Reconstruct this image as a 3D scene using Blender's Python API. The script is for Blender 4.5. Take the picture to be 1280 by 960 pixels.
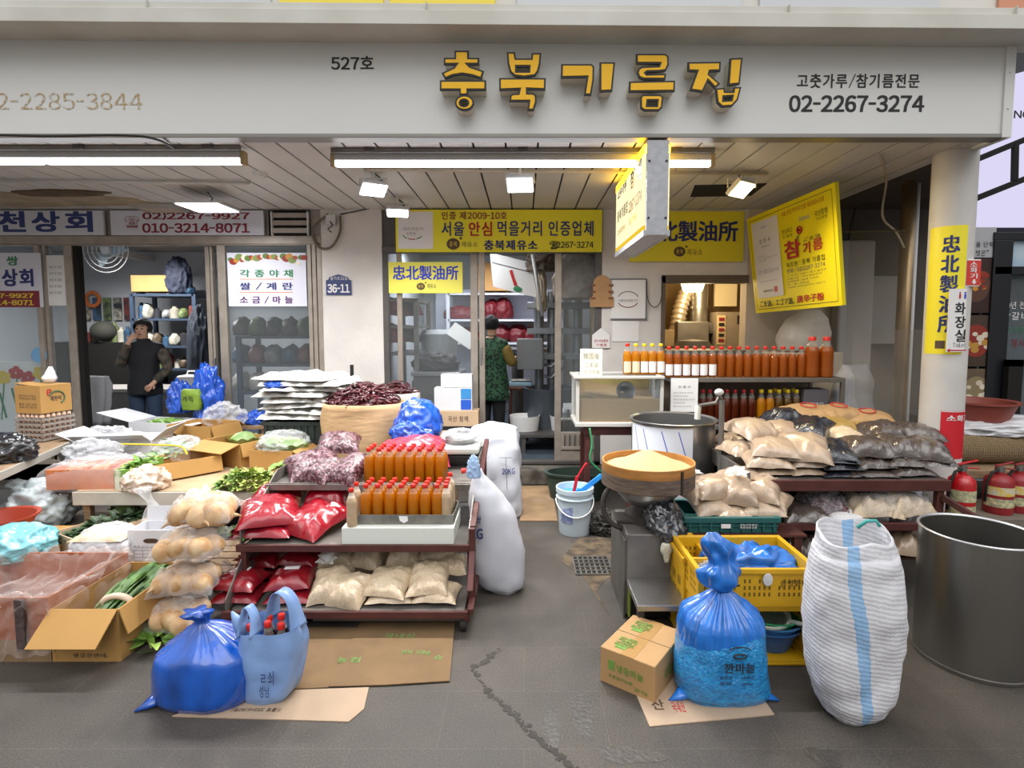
import bpy, bmesh, math, random
from mathutils import Vector, Matrix, noise, Euler
R = math.radians
scene = bpy.context.scene
for o in list(bpy.data.objects): bpy.data.objects.remove(o)
COL = scene.collection

# ------------------------------------------------------------------ camera
F = 690.0; VX, VY = 655.0, 459.0; CH = 1.5; PITCH = math.atan((459 - 408) / 690)
cd = bpy.data.cameras.new('camera'); cam = bpy.data.objects.new('camera', cd); COL.objects.link(cam)
cam.location = (0, 0, CH); cam.rotation_euler = (R(90) - PITCH, 0, 0)
cd.sensor_width = 36; cd.lens = 36 * F / 1280
cd.shift_x = -(VX - 640) / 1280; cd.shift_y = -(480 - VY) / 1280
cd.clip_start = .05; scene.camera = cam

# ------------------------------------------------------------------ sky and exposure
scene.view_settings.view_transform = 'Standard'; scene.view_settings.look = 'None'
scene.view_settings.gamma = 1; scene.view_settings.use_curve_mapping = False
scene.view_settings.exposure = 0.0
scene.cycles.use_denoising = True
scene.cycles.max_bounces = 8; scene.cycles.transparent_max_bounces = 24
scene.cycles.caustics_reflective = False; scene.cycles.caustics_refractive = False
SKY = 1.15
w = bpy.data.worlds.new('sky'); scene.world = w; w.use_nodes = True
nt = w.node_tree; nt.nodes.clear()
tc = nt.nodes.new('ShaderNodeTexCoord'); sx = nt.nodes.new('ShaderNodeSeparateXYZ')
rp = nt.nodes.new('ShaderNodeValToRGB'); bg = nt.nodes.new('ShaderNodeBackground'); wo = nt.nodes.new('ShaderNodeOutputWorld')
rp.color_ramp.elements[0].position = 0.0; rp.color_ramp.elements[0].color = (.30, .29, .28, 1)
rp.color_ramp.elements[1].position = .75; rp.color_ramp.elements[1].color = (1.0, 1.02, 1.06, 1)
e = rp.color_ramp.elements.new(.18); e.color = (.52, .51, .5, 1)
e = rp.color_ramp.elements.new(.42); e.color = (.9, .92, .95, 1)
nt.links.new(tc.outputs['Generated'], sx.inputs[0]); nt.links.new(sx.outputs['Z'], rp.inputs[0])
nt.links.new(rp.outputs[0], bg.inputs[0]); nt.links.new(bg.outputs[0], wo.inputs[0]); bg.inputs[1].default_value = SKY
sd = bpy.data.lights.new('daylight', 'SUN'); sd.energy = 1.3; sd.angle = R(50); sd.color = (1, .98, .95)
sun = bpy.data.objects.new('daylight', sd); COL.objects.link(sun)
sun.rotation_euler = (R(38), R(6), 0)      # through the arcade roof, from behind the camera

# ------------------------------------------------------------------ pixels to points
def ray(px, py):
    a, b = (px - VX) / F, -(py - VY) / F
    return Vector((a, math.cos(PITCH) + b * math.sin(PITCH), b * math.cos(PITCH) - math.sin(PITCH)))
def at(px, py, Y): d = ray(px, py); return Vector((0, 0, CH)) + d * (Y / d.y)
def onz(px, py, z): d = ray(px, py); return Vector((0, 0, CH)) + d * ((z - CH) / d.z)
def fl(px, py): return onz(px, py, 0)
def lin(h):
    if isinstance(h, str):
        h = h.lstrip('#'); c = [int(h[i:i+2], 16) / 255 for i in (0, 2, 4)]
        return tuple(x / 12.92 if x <= .04045 else ((x + .055) / 1.055) ** 2.4 for x in c) + (1,)
    return tuple(h) + (1,)

# ------------------------------------------------------------------ materials
MATS = {}
def mat(name, col, rough=.6, metal=0, var=0, scale=6, bump=0, bscale=60, coat=0, col2=None, emit=0, spec=.5, stretch=None, sheen=0, thr=None):
    """principled surface; var / col2 = soft noise variation of the colour, bump = fine relief"""
    if name in MATS: return MATS[name]
    m = bpy.data.materials.new(name); m.use_nodes = True; n = m.node_tree; p = n.nodes['Principled BSDF']
    c = lin(col)
    p.inputs['Base Color'].default_value = c; p.inputs['Roughness'].default_value = rough
    p.inputs['Metallic'].default_value = metal; p.inputs['Coat Weight'].default_value = coat
    p.inputs['Specular IOR Level'].default_value = spec; p.inputs['Coat Roughness'].default_value = .12
    if sheen: p.inputs['Sheen Weight'].default_value = sheen
    if emit: p.inputs['Emission Color'].default_value = c; p.inputs['Emission Strength'].default_value = emit
    t = None
    if var or col2 or bump:
        t = n.nodes.new('ShaderNodeTexCoord').outputs['Object']
        if stretch:
            mp = n.nodes.new('ShaderNodeMapping'); mp.inputs['Scale'].default_value = stretch
            n.links.new(t, mp.inputs[0]); t = mp.outputs[0]
    if var or col2:
        nz = n.nodes.new('ShaderNodeTexNoise'); nz.inputs['Scale'].default_value = scale; nz.inputs['Detail'].default_value = 5
        n.links.new(t, nz.inputs['Vector'])
        r = n.nodes.new('ShaderNodeValToRGB')
        lo, hi = thr or (.35, .68)
        r.color_ramp.elements[0].position = lo; r.color_ramp.elements[1].position = hi
        d = lin(col2) if col2 else tuple(x * (1 - var) for x in c[:3]) + (1,)
        r.color_ramp.elements[0].color = d; r.color_ramp.elements[1].color = c
        n.links.new(nz.outputs['Fac'], r.inputs[0]); n.links.new(r.outputs[0], p.inputs['Base Color'])
    if bump:
        nb = n.nodes.new('ShaderNodeTexNoise'); nb.inputs['Scale'].default_value = bscale; nb.inputs['Detail'].default_value = 3
        n.links.new(t, nb.inputs['Vector'])
        b = n.nodes.new('ShaderNodeBump'); b.inputs['Strength'].default_value = bump; b.inputs['Distance'].default_value = .01
        n.links.new(nb.outputs['Fac'], b.inputs['Height']); n.links.new(b.outputs[0], p.inputs['Normal'])
    MATS[name] = m; return m
def film(name, col=(.9, .9, .92), op=.25, rough=.15, bump=.25, bscale=14):
    """thin plastic film or glass: see-through, with a gloss and a little milkiness"""
    if name in MATS: return MATS[name]
    m = bpy.data.materials.new(name); m.use_nodes = True; n = m.node_tree; n.nodes.clear()
    o = n.nodes.new('ShaderNodeOutputMaterial'); tr = n.nodes.new('ShaderNodeBsdfTransparent')
    c = lin(col); k = [.5 + .5 * x for x in c[:3]]
    tr.inputs[0].default_value = tuple(k) + (1,)
    p = n.nodes.new('ShaderNodeBsdfPrincipled'); p.inputs['Base Color'].default_value = c; p.inputs['Roughness'].default_value = rough
    mx = n.nodes.new('ShaderNodeMixShader'); fr = n.nodes.new('ShaderNodeLayerWeight'); fr.inputs[0].default_value = .25
    ad = n.nodes.new('ShaderNodeMath'); ad.operation = 'ADD'; ad.use_clamp = True; ad.inputs[1].default_value = op
    pw = n.nodes.new('ShaderNodeMath'); pw.operation = 'POWER'; pw.inputs[1].default_value = 1.6; sc_ = n.nodes.new('ShaderNodeMath'); sc_.operation = 'MULTIPLY'; sc_.inputs[1].default_value = .45
    n.links.new(fr.outputs[1], pw.inputs[0]); n.links.new(pw.outputs[0], sc_.inputs[0]); n.links.new(sc_.outputs[0], ad.inputs[0]); n.links.new(ad.outputs[0], mx.inputs[0])
    n.links.new(tr.outputs[0], mx.inputs[1]); n.links.new(p.outputs[0], mx.inputs[2]); n.links.new(mx.outputs[0], o.inputs[0])
    if bump:
        t = n.nodes.new('ShaderNodeTexCoord'); nb = n.nodes.new('ShaderNodeTexNoise'); nb.inputs['Scale'].default_value = bscale; nb.inputs['Detail'].default_value = 4
        n.links.new(t.outputs['Object'], nb.inputs['Vector']); b = n.nodes.new('ShaderNodeBump'); b.inputs['Strength'].default_value = bump; b.inputs['Distance'].default_value = .03
        n.links.new(nb.outputs['Fac'], b.inputs['Height']); n.links.new(b.outputs[0], p.inputs['Normal'])
    MATS[name] = m; return m
def oil(name, col, tl=.55):
    """oil in a bottle: glows when light comes through"""
    if name in MATS: return MATS[name]
    m = bpy.data.materials.new(name); m.use_nodes = True; n = m.node_tree; p = n.nodes['Principled BSDF']; o = n.nodes['Material Output']
    c = lin(col); p.inputs['Base Color'].default_value = c; p.inputs['Roughness'].default_value = .12; p.inputs['Coat Weight'].default_value = .6
    t = n.nodes.new('ShaderNodeBsdfTranslucent'); t.inputs[0].default_value = tuple(min(1, x * 1.5) for x in c[:3]) + (1,)
    x = n.nodes.new('ShaderNodeMixShader'); x.inputs[0].default_value = tl
    n.links.new(p.outputs[0], x.inputs[1]); n.links.new(t.outputs[0], x.inputs[2]); n.links.new(x.outputs[0], o.inputs[0])
    MATS[name] = m; return m
def grains(name, c1, c2, scale=220, rough=.3, coat=.35, bump=.5, mid=None, wr=0, wscale=9):
    """a filled clear bag: speckle of the contents under a glossy wrinkled film"""
    if name in MATS: return MATS[name]
    m = bpy.data.materials.new(name); m.use_nodes = True; n = m.node_tree; p = n.nodes['Principled BSDF']
    t = n.nodes.new('ShaderNodeTexCoord'); v = n.nodes.new('ShaderNodeTexVoronoi'); v.inputs['Scale'].default_value = scale
    n.links.new(t.outputs['Object'], v.inputs['Vector'])
    r = n.nodes.new('ShaderNodeValToRGB'); r.color_ramp.elements[0].color = lin(c1); r.color_ramp.elements[1].color = lin(c2)
    r.color_ramp.elements[0].position = .15; r.color_ramp.elements[1].position = .85
    if mid: r.color_ramp.elements.new(.5).color = lin(mid)
    s = n.nodes.new('ShaderNodeSeparateColor'); n.links.new(v.outputs['Color'], s.inputs[0]); n.links.new(s.outputs[0], r.inputs[0])
    n.links.new(r.outputs[0], p.inputs['Base Color'])
    p.inputs['Roughness'].default_value = rough; p.inputs['Coat Weight'].default_value = coat; p.inputs['Coat Roughness'].default_value = .15
    nb = n.nodes.new('ShaderNodeTexNoise'); nb.inputs['Scale'].default_value = wscale; nb.inputs['Detail'].default_value = 6; nb.inputs['Distortion'].default_value = 1.2
    n.links.new(t.outputs['Object'], nb.inputs['Vector'])
    b = n.nodes.new('ShaderNodeBump'); b.inputs['Strength'].default_value = bump; b.inputs['Distance'].default_value = .03
    n.links.new(nb.outputs['Fac'], b.inputs['Height']); n.links.new(b.outputs[0], p.inputs['Normal']); n.links.new(b.outputs[0], p.inputs['Coat Normal'])
    MATS[name] = m; return m
def weave(name, col, sx=90, sz=90, depth=.5, rough=.7, stripes=None, diag=0, col2=None):
    """woven cloth or mat: two crossed wave reliefs; stripes = (colour, [(lo, hi) of angle-free local x])"""
    if name in MATS: return MATS[name]
    m = bpy.data.materials.new(name); m.use_nodes = True; n = m.node_tree; p = n.nodes['Principled BSDF']; p.inputs['Roughness'].default_value = rough
    t = n.nodes.new('ShaderNodeTexCoord'); p.inputs['Base Color'].default_value = lin(col)
    hs = []
    for k, (dr, sc) in enumerate((('X', sx), ('Z', sz))):
        wv = n.nodes.new('ShaderNodeTexWave'); wv.bands_direction = dr; wv.inputs['Scale'].default_value = sc / 6.283; wv.inputs['Distortion'].default_value = 1.5
        mp = n.nodes.new('ShaderNodeMapping'); mp.inputs['Rotation'].default_value = (0, diag, 0)
        n.links.new(t.outputs['Object'], mp.inputs[0]); n.links.new(mp.outputs[0], wv.inputs[0]); hs.append(wv.outputs['Fac'])
    a = n.nodes.new('ShaderNodeMath'); a.operation = 'MULTIPLY'; n.links.new(hs[0], a.inputs[0]); n.links.new(hs[1], a.inputs[1])
    b = n.nodes.new('ShaderNodeBump'); b.inputs['Strength'].default_value = depth; b.inputs['Distance'].default_value = .01
    n.links.new(a.outputs[0], b.inputs['Height']); n.links.new(b.outputs[0], p.inputs['Normal'])
    if col2:
        mx = n.nodes.new('ShaderNodeMix'); mx.data_type = 'RGBA'; mx.inputs[6].default_value = lin(col2); mx.inputs[7].default_value = lin(col)
        n.links.new(a.outputs[0], mx.inputs[0]); n.links.new(mx.outputs[2], p.inputs['Base Color'])
    MATS[name] = m; return m
def glow(name, col, st):
    if name in MATS: return MATS[name]
    m = bpy.data.materials.new(name); m.use_nodes = True; n = m.node_tree; n.nodes.clear()
    o = n.nodes.new('ShaderNodeOutputMaterial'); e = n.nodes.new('ShaderNodeEmission'); e.inputs[0].default_value = lin(col); e.inputs[1].default_value = st
    n.links.new(e.outputs[0], o.inputs[0]); MATS[name] = m; return m

# ------------------------------------------------------------------ mesh helpers
class MB:
    def __init__(s): s.b = bmesh.new()
    def box(s, x0, x1, y0, y1, z0, z1, m=None):
        v = [s.b.verts.new(p) for p in ((x0,y0,z0),(x1,y0,z0),(x1,y1,z0),(x0,y1,z0),(x0,y0,z1),(x1,y0,z1),(x1,y1,z1),(x0,y1,z1))]
        for f in ((0,3,2,1),(4,5,6,7),(0,1,5,4),(1,2,6,5),(2,3,7,6),(3,0,4,7)): s.b.faces.new([v[i] for i in f])
        if m is not None: bmesh.ops.transform(s.b, matrix=m, verts=v)
        return s
    def cbox(s, c, d, m=None):
        h = [x / 2 for x in d]
        mm = Matrix.Translation(c) @ (m.to_4x4() if m is not None else Matrix.Identity(4))
        return s.box(-h[0], h[0], -h[1], h[1], -h[2], h[2], mm)
    def pbox(s, px0, py0, px1, py1, Y0, Y1, o=(0,0,0)):
        a = at(px0, py0, Y0); c = at(px1, py1, Y0)
        return s.box(min(a.x,c.x)-o[0], max(a.x,c.x)-o[0], Y0-o[1], Y1-o[1], min(a.z,c.z)-o[2], max(a.z,c.z)-o[2])
    def bar(s, p, q, wd, hh=None, up=(0,0,1)):
        p, q = Vector(p), Vector(q); d = q - p; L = d.length; d.normalize(); u = Vector(up)
        if abs(d.dot(u)) > .98: u = Vector((0,1,0))
        x = d.cross(u).normalized(); z = x.cross(d)
        m = Matrix((x, d, z)).transposed().to_4x4(); m.translation = (p + q) / 2
        h = hh or wd
        return s.box(-wd/2, wd/2, -L/2, L/2, -h/2, h/2, m)
    def cyl(s, p, q, r, r2=None, n=16, caps=True): return s.tube([p, q], [r, r2 if r2 is not None else r], n, caps)
    def tube(s, pts, r, n=10, caps=True):
        pts = [Vector(p) for p in pts]; rs = r if isinstance(r, (list, tuple)) else [r] * len(pts); rings = []
        d = (pts[1] - pts[0]).normalized(); u = d.orthogonal().normalized()
        for i, p in enumerate(pts):
            a = pts[max(0, i-1)]; c = pts[min(len(pts)-1, i+1)]; t = (c - a)
            t = t.normalized() if t.length > 1e-9 else d
            u = (u - t * u.dot(t)); u = u.normalized() if u.length > 1e-6 else t.orthogonal().normalized()
            v = t.cross(u)
            rings.append([s.b.verts.new(p + (u * math.cos(2*math.pi*k/n) + v * math.sin(2*math.pi*k/n)) * rs[i]) for k in range(n)])
        for a, c in zip(rings, rings[1:]):
            for k in range(n): s.b.faces.new((a[k], a[(k+1) % n], c[(k+1) % n], c[k]))
        if caps: s.b.faces.new(rings[0][::-1]); s.b.faces.new(rings[-1])
        return s
    def lathe(s, prof, c=(0,0,0), n=24, close=False, sq=1.0):
        """prof: (r, z) pairs from the axis outwards; turns round z"""
        rings = []; c = Vector(c)
        for r, z in prof:
            if r < 1e-6: rings.append([s.b.verts.new(c + Vector((0,0,z)))])
            else: rings.append([s.b.verts.new(c + Vector((r*math.cos(2*math.pi*k/n), r*sq*math.sin(2*math.pi*k/n), z))) for k in range(n)])
        for a, d in zip(rings, rings[1:]):
            for k in range(n):
                k2 = (k+1) % n
                if len(a) == 1 and len(d) == 1: continue
                if len(a) == 1: s.b.faces.new((a[0], d[k2], d[k]))
                elif len(d) == 1: s.b.faces.new((a[k], a[k2], d[0]))
                else: s.b.faces.new((a[k], a[k2], d[k2], d[k]))
        return s
    def quad(s, *p): s.b.faces.new([s.b.verts.new(q) for q in p]); return s
    def ico(s, c, r, sub=2, sc=(1,1,1)):
        m = Matrix.Translation(c) @ Matrix.Diagonal((r*sc[0], r*sc[1], r*sc[2], 1))
        bmesh.ops.create_icosphere(s.b, subdivisions=sub, radius=1, matrix=m); return s
    def prism(s, poly, z0, z1, axis='Y'):
        """poly in (x, z) pushed along Y, or (x, y) pushed along Z"""
        f = (lambda p, t: (p[0], t, p[1])) if axis == 'Y' else ((lambda p, t: (p[0], p[1], t)) if axis == 'Z' else (lambda p, t: (t, p[0], p[1])))
        a = [s.b.verts.new(f(p, z0)) for p in poly]; c = [s.b.verts.new(f(p, z1)) for p in poly]; n = len(poly)
        s.b.faces.new(a); s.b.faces.new(c[::-1])
        for k in range(n): s.b.faces.new((a[k], a[(k+1)%n], c[(k+1)%n], c[k]))
        return s
    def move(s, m): bmesh.ops.transform(s.b, matrix=m, verts=s.b.verts[:]); return s
    def warp(s, f):
        for v in s.b.verts: v.co = f(v.co)
        return s
    def build(s, name, m=None, parent=None, smooth=False, bevel=0, seg=2, ang=30):
        bmesh.ops.recalc_face_normals(s.b, faces=s.b.faces[:])
        me = bpy.data.meshes.new(name); s.b.to_mesh(me); s.b.free()
        if m: me.materials.append(m)
        o = bpy.data.objects.new(name, me); COL.objects.link(o)
        if parent: o.parent = parent
        if smooth: me.polygons.foreach_set('use_smooth', [True] * len(me.polygons))
        if smooth == 'auto': me.set_sharp_from_angle(angle=R(40))
        if bevel:
            md = o.modifiers.new('bevel', 'BEVEL'); md.width = bevel; md.segments = seg; md.limit_method = 'ANGLE'; md.angle_limit = R(ang)
        return o
def tag(o, label=None, cat=None, group=None, kind=None):
    if label: o['label'] = label
    if cat: o['category'] = cat
    if group: o['group'] = group
    if kind: o['kind'] = kind
    return o
def thing(name, label, cat, loc=(0,0,0), rz=0, group=None, rot=None):
    o = bpy.data.objects.new(name, None); COL.objects.link(o); o.location = loc; o.empty_display_size = .1
    o.rotation_euler = rot if rot else (0, 0, rz)
    return tag(o, label, cat, group)
def solo(o, label, cat, loc=None, rot=None, group=None):
    if loc is not None: o.location = loc
    if rot is not None: o.rotation_euler = rot
    return tag(o, label, cat, group)
def struct(o): o['kind'] = 'structure'; return o
KIDS = {}
def dup(o, label=None, loc=None, rot=None, group=None, parent=None, kids=None):
    """copy of a thing with its parts and sub-parts"""
    c = o.copy(); COL.objects.link(c)
    if parent: c.parent = parent
    if loc is not None: c.location = loc
    if rot is not None: c.rotation_euler = rot
    if label: c['label'] = label
    if group: c['group'] = group
    for ch in list(o.children): dup(ch, parent=c)
    return c

# ------------------------------------------------------------------ lettering
GL = {}
def glyph(ch):
    """outline of one character; digits and latin letters come from the same sans face as the Hangul"""
    if ch in GL: return GL[ch]
    src = chr(ord(ch) + 0xFEE0) if '!' <= ch <= '~' else ch
    c = bpy.data.curves.new('t', 'FONT'); c.body = src; c.size = 1; c.resolution_u = 3
    o = bpy.data.objects.new('t', c); COL.objects.link(o)
    me = bpy.data.meshes.new_from_object(o.evaluated_get(bpy.context.evaluated_depsgraph_get()))
    bpy.data.objects.remove(o); bpy.data.curves.remove(c)
    vs = [(v.co.x, v.co.y) for v in me.vertices]; fs = [tuple(p.vertices) for p in me.polygons]; bpy.data.meshes.remove(me)
    if vs and '!' <= ch <= '~':
        a = min(v[0] for v in vs); w_ = max(v[0] for v in vs) - a; k_ = {'-': .45, '/': .5, '(': .8, ')': .8}.get(ch, 1); vs = [((x - a)*k_ + .04, y) for x, y in vs]; adv = w_*k_ + .09
    else: adv = 1.0 if vs else .3
    if not vs and ch == ' ': adv = .32
    GL[ch] = (vs, fs, adv); return GL[ch]
def lettering(s, box, m, parent, fn=None, bold=.02, name='lettering', shear=0):
    """writes s into box (x0, z0, x1, z1) of the sign's own flat face; fn maps (x, z) to a local point"""
    x0, z0, x1, z1 = box; V, FF = [], []; x = 0
    for ch in s:
        vs, fs, adv = glyph(ch)
        for nq, (dx, dz) in enumerate(((0, 0),) if bold < .008 else ((-bold, -bold*.6), (bold, -bold*.6), (bold, bold*.6), (-bold, bold*.6))):
            k = len(V); V += [(p[0] + x + dx, p[1] + dz, nq) for p in vs]; FF += [tuple(i + k for i in f) for f in fs]
        x += adv
    if not V: return None
    a, b = min(v[0] for v in V), max(v[0] for v in V); c, d = min(v[1] for v in V), max(v[1] for v in V)
    kx = (x1 - x0) / max(b - a, 1e-6); kz = (z1 - z0) / max(d - c, 1e-6); P = []
    for vx, vz, nq in V:
        X = x0 + (vx - a) * kx; Zv = z0 + (vz - c) * kz; X += shear * (Zv - z0)
        p = fn(X, Zv) if fn else Vector((X, 0, Zv))
        if nq:
            f = fn or (lambda a_, b_: Vector((a_, 0, b_))); nn = (f(X + .001, Zv) - p).cross(f(X, Zv + .001) - p)
            if nn.length > 1e-12: p = p + nn.normalized()*(.0003*nq)
        P.append(p)
    me = bpy.data.meshes.new(name); me.from_pydata(P, [], FF); me.materials.append(m)
    o = bpy.data.objects.new(name, me); COL.objects.link(o); o.parent = parent
    return o
def front(o, Y):
    """maps points of the sign's face at depth Y into the local frame of thing o (no rotation)"""
    l = Vector(o.location)
    return lambda x, z: Vector((x, Y, z)) - l
def pwrite(s, px, Y, m, o, bold=.02, name='lettering'):
    """lettering on a wall-parallel face at depth Y, px = (x0, y0, x1, y1) with y0 above y1"""
    a = at(px[0], px[3], Y); b = at(px[2], px[1], Y)
    return lettering(s, (a.x, a.z, b.x, b.z), m, o, front(o, Y), bold, name)

# ------------------------------------------------------------------ soft shapes
def nz(p, s, seed=0): return noise.noise(Vector((p[0]*s + seed*7.3, p[1]*s - seed*3.1, p[2]*s + seed*1.7)))
def pillow(L, W, H, seed=0, n=20, flat=.32, crease=.1, corner=.07, power=.5, wr=.01, droop=0, lean=0):
    """a filled bag lying down: pinched seams, drawn-out corners, wrinkles; base at z = 0"""
    mb = MB(); top, bot = {}, {}
    for i in range(n+1):
        for j in range(n+1):
            u = -1 + 2*i/n; v = -1 + 2*j/n
            u = math.copysign(abs(u)**.8, u); v = math.copysign(abs(v)**.8, v)
            h = max(0, (1 - abs(u)**2.6) * (1 - abs(v)**2.6)) ** power
            e = max(abs(u), abs(v))
            x = L/2*u*(1 - corner*(1 - v*v)); y = W/2*v*(1 - corner*(1 - u*u))
            q = (x, y, 0)
            cr = crease*H*nz((x*(1 if abs(v) > abs(u) else .35), y*(.35 if abs(v) > abs(u) else 1), .3), 26/max(L, .12)*.35, seed) * (.35 + e)
            lump = .12*H*nz(q, 2.2/max(L, W), seed+5)
            zs = H*flat + .1*H*nz(q, 3/max(L, W), seed+9)*(e**3)
            x += wr*nz(q, 18, seed+2); y += wr*nz(q, 18, seed+3)
            dz = -droop*((u*.5+.5)**2)*H - lean*max(0, -v)*H*.5
            zt = zs + (H - zs)*h + (cr + lump)*min(1, h*1.6) + dz
            zb = zs - zs*(h**.35 if h > 0 else 0) + dz*.9
            top[i,j] = mb.b.verts.new((x, y, max(zt, .002)))
            if 0 < i < n and 0 < j < n: bot[i,j] = mb.b.verts.new((x, y, max(zb, 0)))
            else: bot[i,j] = top[i,j]
    for i in range(n):
        for j in range(n):
            mb.b.faces.new((top[i,j], top[i+1,j], top[i+1,j+1], top[i,j+1]))
            q = [bot[i,j], bot[i,j+1], bot[i+1,j+1], bot[i+1,j]]
            if len(set(q)) == 4 and not all(x in top.values() for x in ()):
                try: mb.b.faces.new(q)
                except ValueError: pass
    return mb
def sack(rings, n=48, seed=0, sup=2.6, amp=.015, ns=6, folds=None, cap=True, hf=0, open_top=False, K=4):
    """upright soft sack: rings = (z, rx, ry, cx, cy); folds(t, a) gives a relative radius change"""
    mb = MB(); rr = []
    full = []
    for a, b in zip(rings, rings[1:]):
        j_ = len(full)//K; p0 = rings[max(0, j_-1)]; p3 = rings[min(len(rings)-1, j_+2)]
        for k in range(K):
            t = k/K; q = [a[0]*(1-t) + b[0]*t]
            for i in range(1, 5):
                v_ = .5*(2*a[i] + (b[i]-p0[i])*t + (2*p0[i]-5*a[i]+4*b[i]-p3[i])*t*t + (3*a[i]-p0[i]-3*b[i]+p3[i])*t**3); lo_, hi_ = min(a[i], b[i]), max(a[i], b[i]); m_ = .12*(hi_-lo_)
                q.append(min(hi_+m_, max(lo_-m_, v_)))
            full.append(tuple(q))
    full.append(rings[-1]); N = len(full)
    for i, (z, rx, ry, cx, cy) in enumerate(full):
        t = i/(N-1); ring = []
        for k in range(n):
            a = 2*math.pi*k/n; c, s = math.cos(a), math.sin(a)
            d = (abs(c)**sup + abs(s)**sup) ** (-1/sup)
            f = 1 + (folds(t, a) if folds else 0)
            p = Vector((rx*c*d*f + cx, ry*s*d*f + cy, z))
            m = amp*nz(p, ns, seed) + amp*.5*nz(p, ns*2.7, seed+4) + hf*nz((p.x*3, p.y*3, p.z), 30, seed+8)
            p += Vector((c, s, 0))*m
            if 0 < i: p.z += amp*.5*nz(p, ns, seed+6)
            if z < .03: p.z = max(p.z, 0.0)
            ring.append(mb.b.verts.new(p))
        rr.append(ring)
    for a, b in zip(rr, rr[1:]):
        for k in range(n): mb.b.faces.new((a[k], a[(k+1)%n], b[(k+1)%n], b[k]))
    def lid(r, flip):
        c = Vector((0,0,0))
        for v in r: c += v.co
        vc = mb.b.verts.new(c/len(r))
        for k in range(n):
            q = (r[k], r[(k+1)%n], vc); mb.b.faces.new(q if not flip else q[::-1])
    lid(rr[0], True)
    if not open_top: lid(rr[-1], False)
    return mb
def crumple(L, W, H, seed=0, amp=.3, sub=5, flat=True, ns=1.7, sharp=2.1):
    """a crumpled plastic lump"""
    mb = MB(); bmesh.ops.create_icosphere(mb.b, subdivisions=sub, radius=1)
    for v in mb.b.verts:
        p = v.co.copy(); d = 0; a = .85; f = ns
        for k in range(3):
            d += a*(.45 - abs(nz(p, f, seed+k))*2.2); a *= .55; f *= sharp
        p = p*(1 + amp*d)
        z = p.z
        if flat and z < -.45: z = -.45 + (z+.45)*.08
        v.co = Vector((p.x*L/2, p.y*W/2, (z + .5)*H/1.5))
    zm = min(v.co.z for v in mb.b.verts)
    for v in mb.b.verts: v.co.z -= zm
    return mb
def leaf(mb, p, d, up, L, W, curl=.25, fold=.2, n=4):
    d = Vector(d).normalized(); up = Vector(up); s = d.cross(up)
    s = s.normalized() if s.length > 1e-4 else Vector((1,0,0)); u = s.cross(d); rows = []
    for i in range(n+1):
        t = i/n; wd = W*math.sin(math.pi*(t*.9 + .08))**.8 * .5 if 0 < i < n else W*.06
        c = Vector(p) + d*L*t + u*(curl*L*(t - t*t*1.6))
        rows.append([mb.b.verts.new(c - s*wd + u*fold*wd), mb.b.verts.new(c), mb.b.verts.new(c + s*wd + u*fold*wd)])
    for a, b in zip(rows, rows[1:]):
        mb.b.faces.new((a[0], a[1], b[1], b[0])); mb.b.faces.new((a[1], a[2], b[2], b[1]))
def carton(parent, W, D, H, m, t=.006, flaps=(0,0,0,0), closed=False, base=True):
    """open cardboard box centred on x, y; flaps = angles below level of front, back, left, right (None = none) and flap depth"""
    mb = MB()
    mb.box(-W/2, W/2, -D/2, -D/2+t, 0, H); mb.box(-W/2, W/2, D/2-t, D/2, 0, H)
    mb.box(-W/2, -W/2+t, -D/2+t, D/2-t, 0, H); mb.box(W/2-t, W/2, -D/2+t, D/2-t, 0, H)
    mb.box(-W/2+t, W/2-t, -D/2+t, D/2-t, 0, t)
    mb.build('body', m, parent)
    for k, fl in enumerate(flaps):
        if not fl: continue
        ang, dep = fl; f = MB(); ln = W if k < 2 else D
        f.box(-ln/2+.003, ln/2-.003, -dep, 0, -t/2, t/2)
        f.move(Matrix.Rotation(R(ang), 4, 'X'))
        mv = {0: Matrix.Translation((0,-D/2,H)), 1: Matrix.Translation((0,D/2,H)) @ Matrix.Rotation(math.pi, 4, 'Z'),
              2: Matrix.Translation((-W/2,0,H)) @ Matrix.Rotation(-math.pi/2, 4, 'Z'), 3: Matrix.Translation((W/2,0,H)) @ Matrix.Rotation(math.pi/2, 4, 'Z')}[k]
        f.move(mv); f.build('flap', m, parent)
# ================================================================== SETTING
W = 5.3; CEIL = 2.6; FY = 3.29
M_white = mat('painted plaster', '#d9d4cf', .8, var=.12, scale=3, bump=.25, bscale=30)
M_beige = mat('old beige wall', '#c8b9a4', .85, var=.25, scale=3, bump=.2, bscale=30)
M_grey = mat('grey wall', '#8f8b86', .8, var=.2, scale=3, bump=.2, bscale=30)
M_alu = mat('aged aluminium', '#a69b90', .45, .35, var=.2, scale=9)
M_dark = mat('dark frame metal', '#5e5a58', .5, .3, var=.2, scale=9)
M_fascia = mat('fascia paint', '#dadad6', .55, var=.04, scale=1.2)
M_slat = mat('ceiling slat', '#cfccc8', .5, .1, var=.1, scale=2.5)
M_void = mat('dark void', '#15120f', .9)
M_steel = mat('stainless steel', '#a9a8a6', .3, .9, var=.12, scale=4, bump=.04, bscale=18, stretch=(1, 1, .2))
M_dsteel = mat('dull steel', '#8b8781', .45, .7, var=.3, scale=7)
M_glass = film('window glass', (.75, .8, .82), .05, .03, 0)
M_black = mat('black print', '#1c1c1e', .6); M_navy = mat('navy print', '#26306e', .6); M_blue = mat('blue print', '#2b3fc0', .6)
M_red = mat('red print', '#b8282a', .6); M_dred = mat('dark red print', '#7f1f2c', .6); M_green = mat('green print', '#2e8050', .6)
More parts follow.
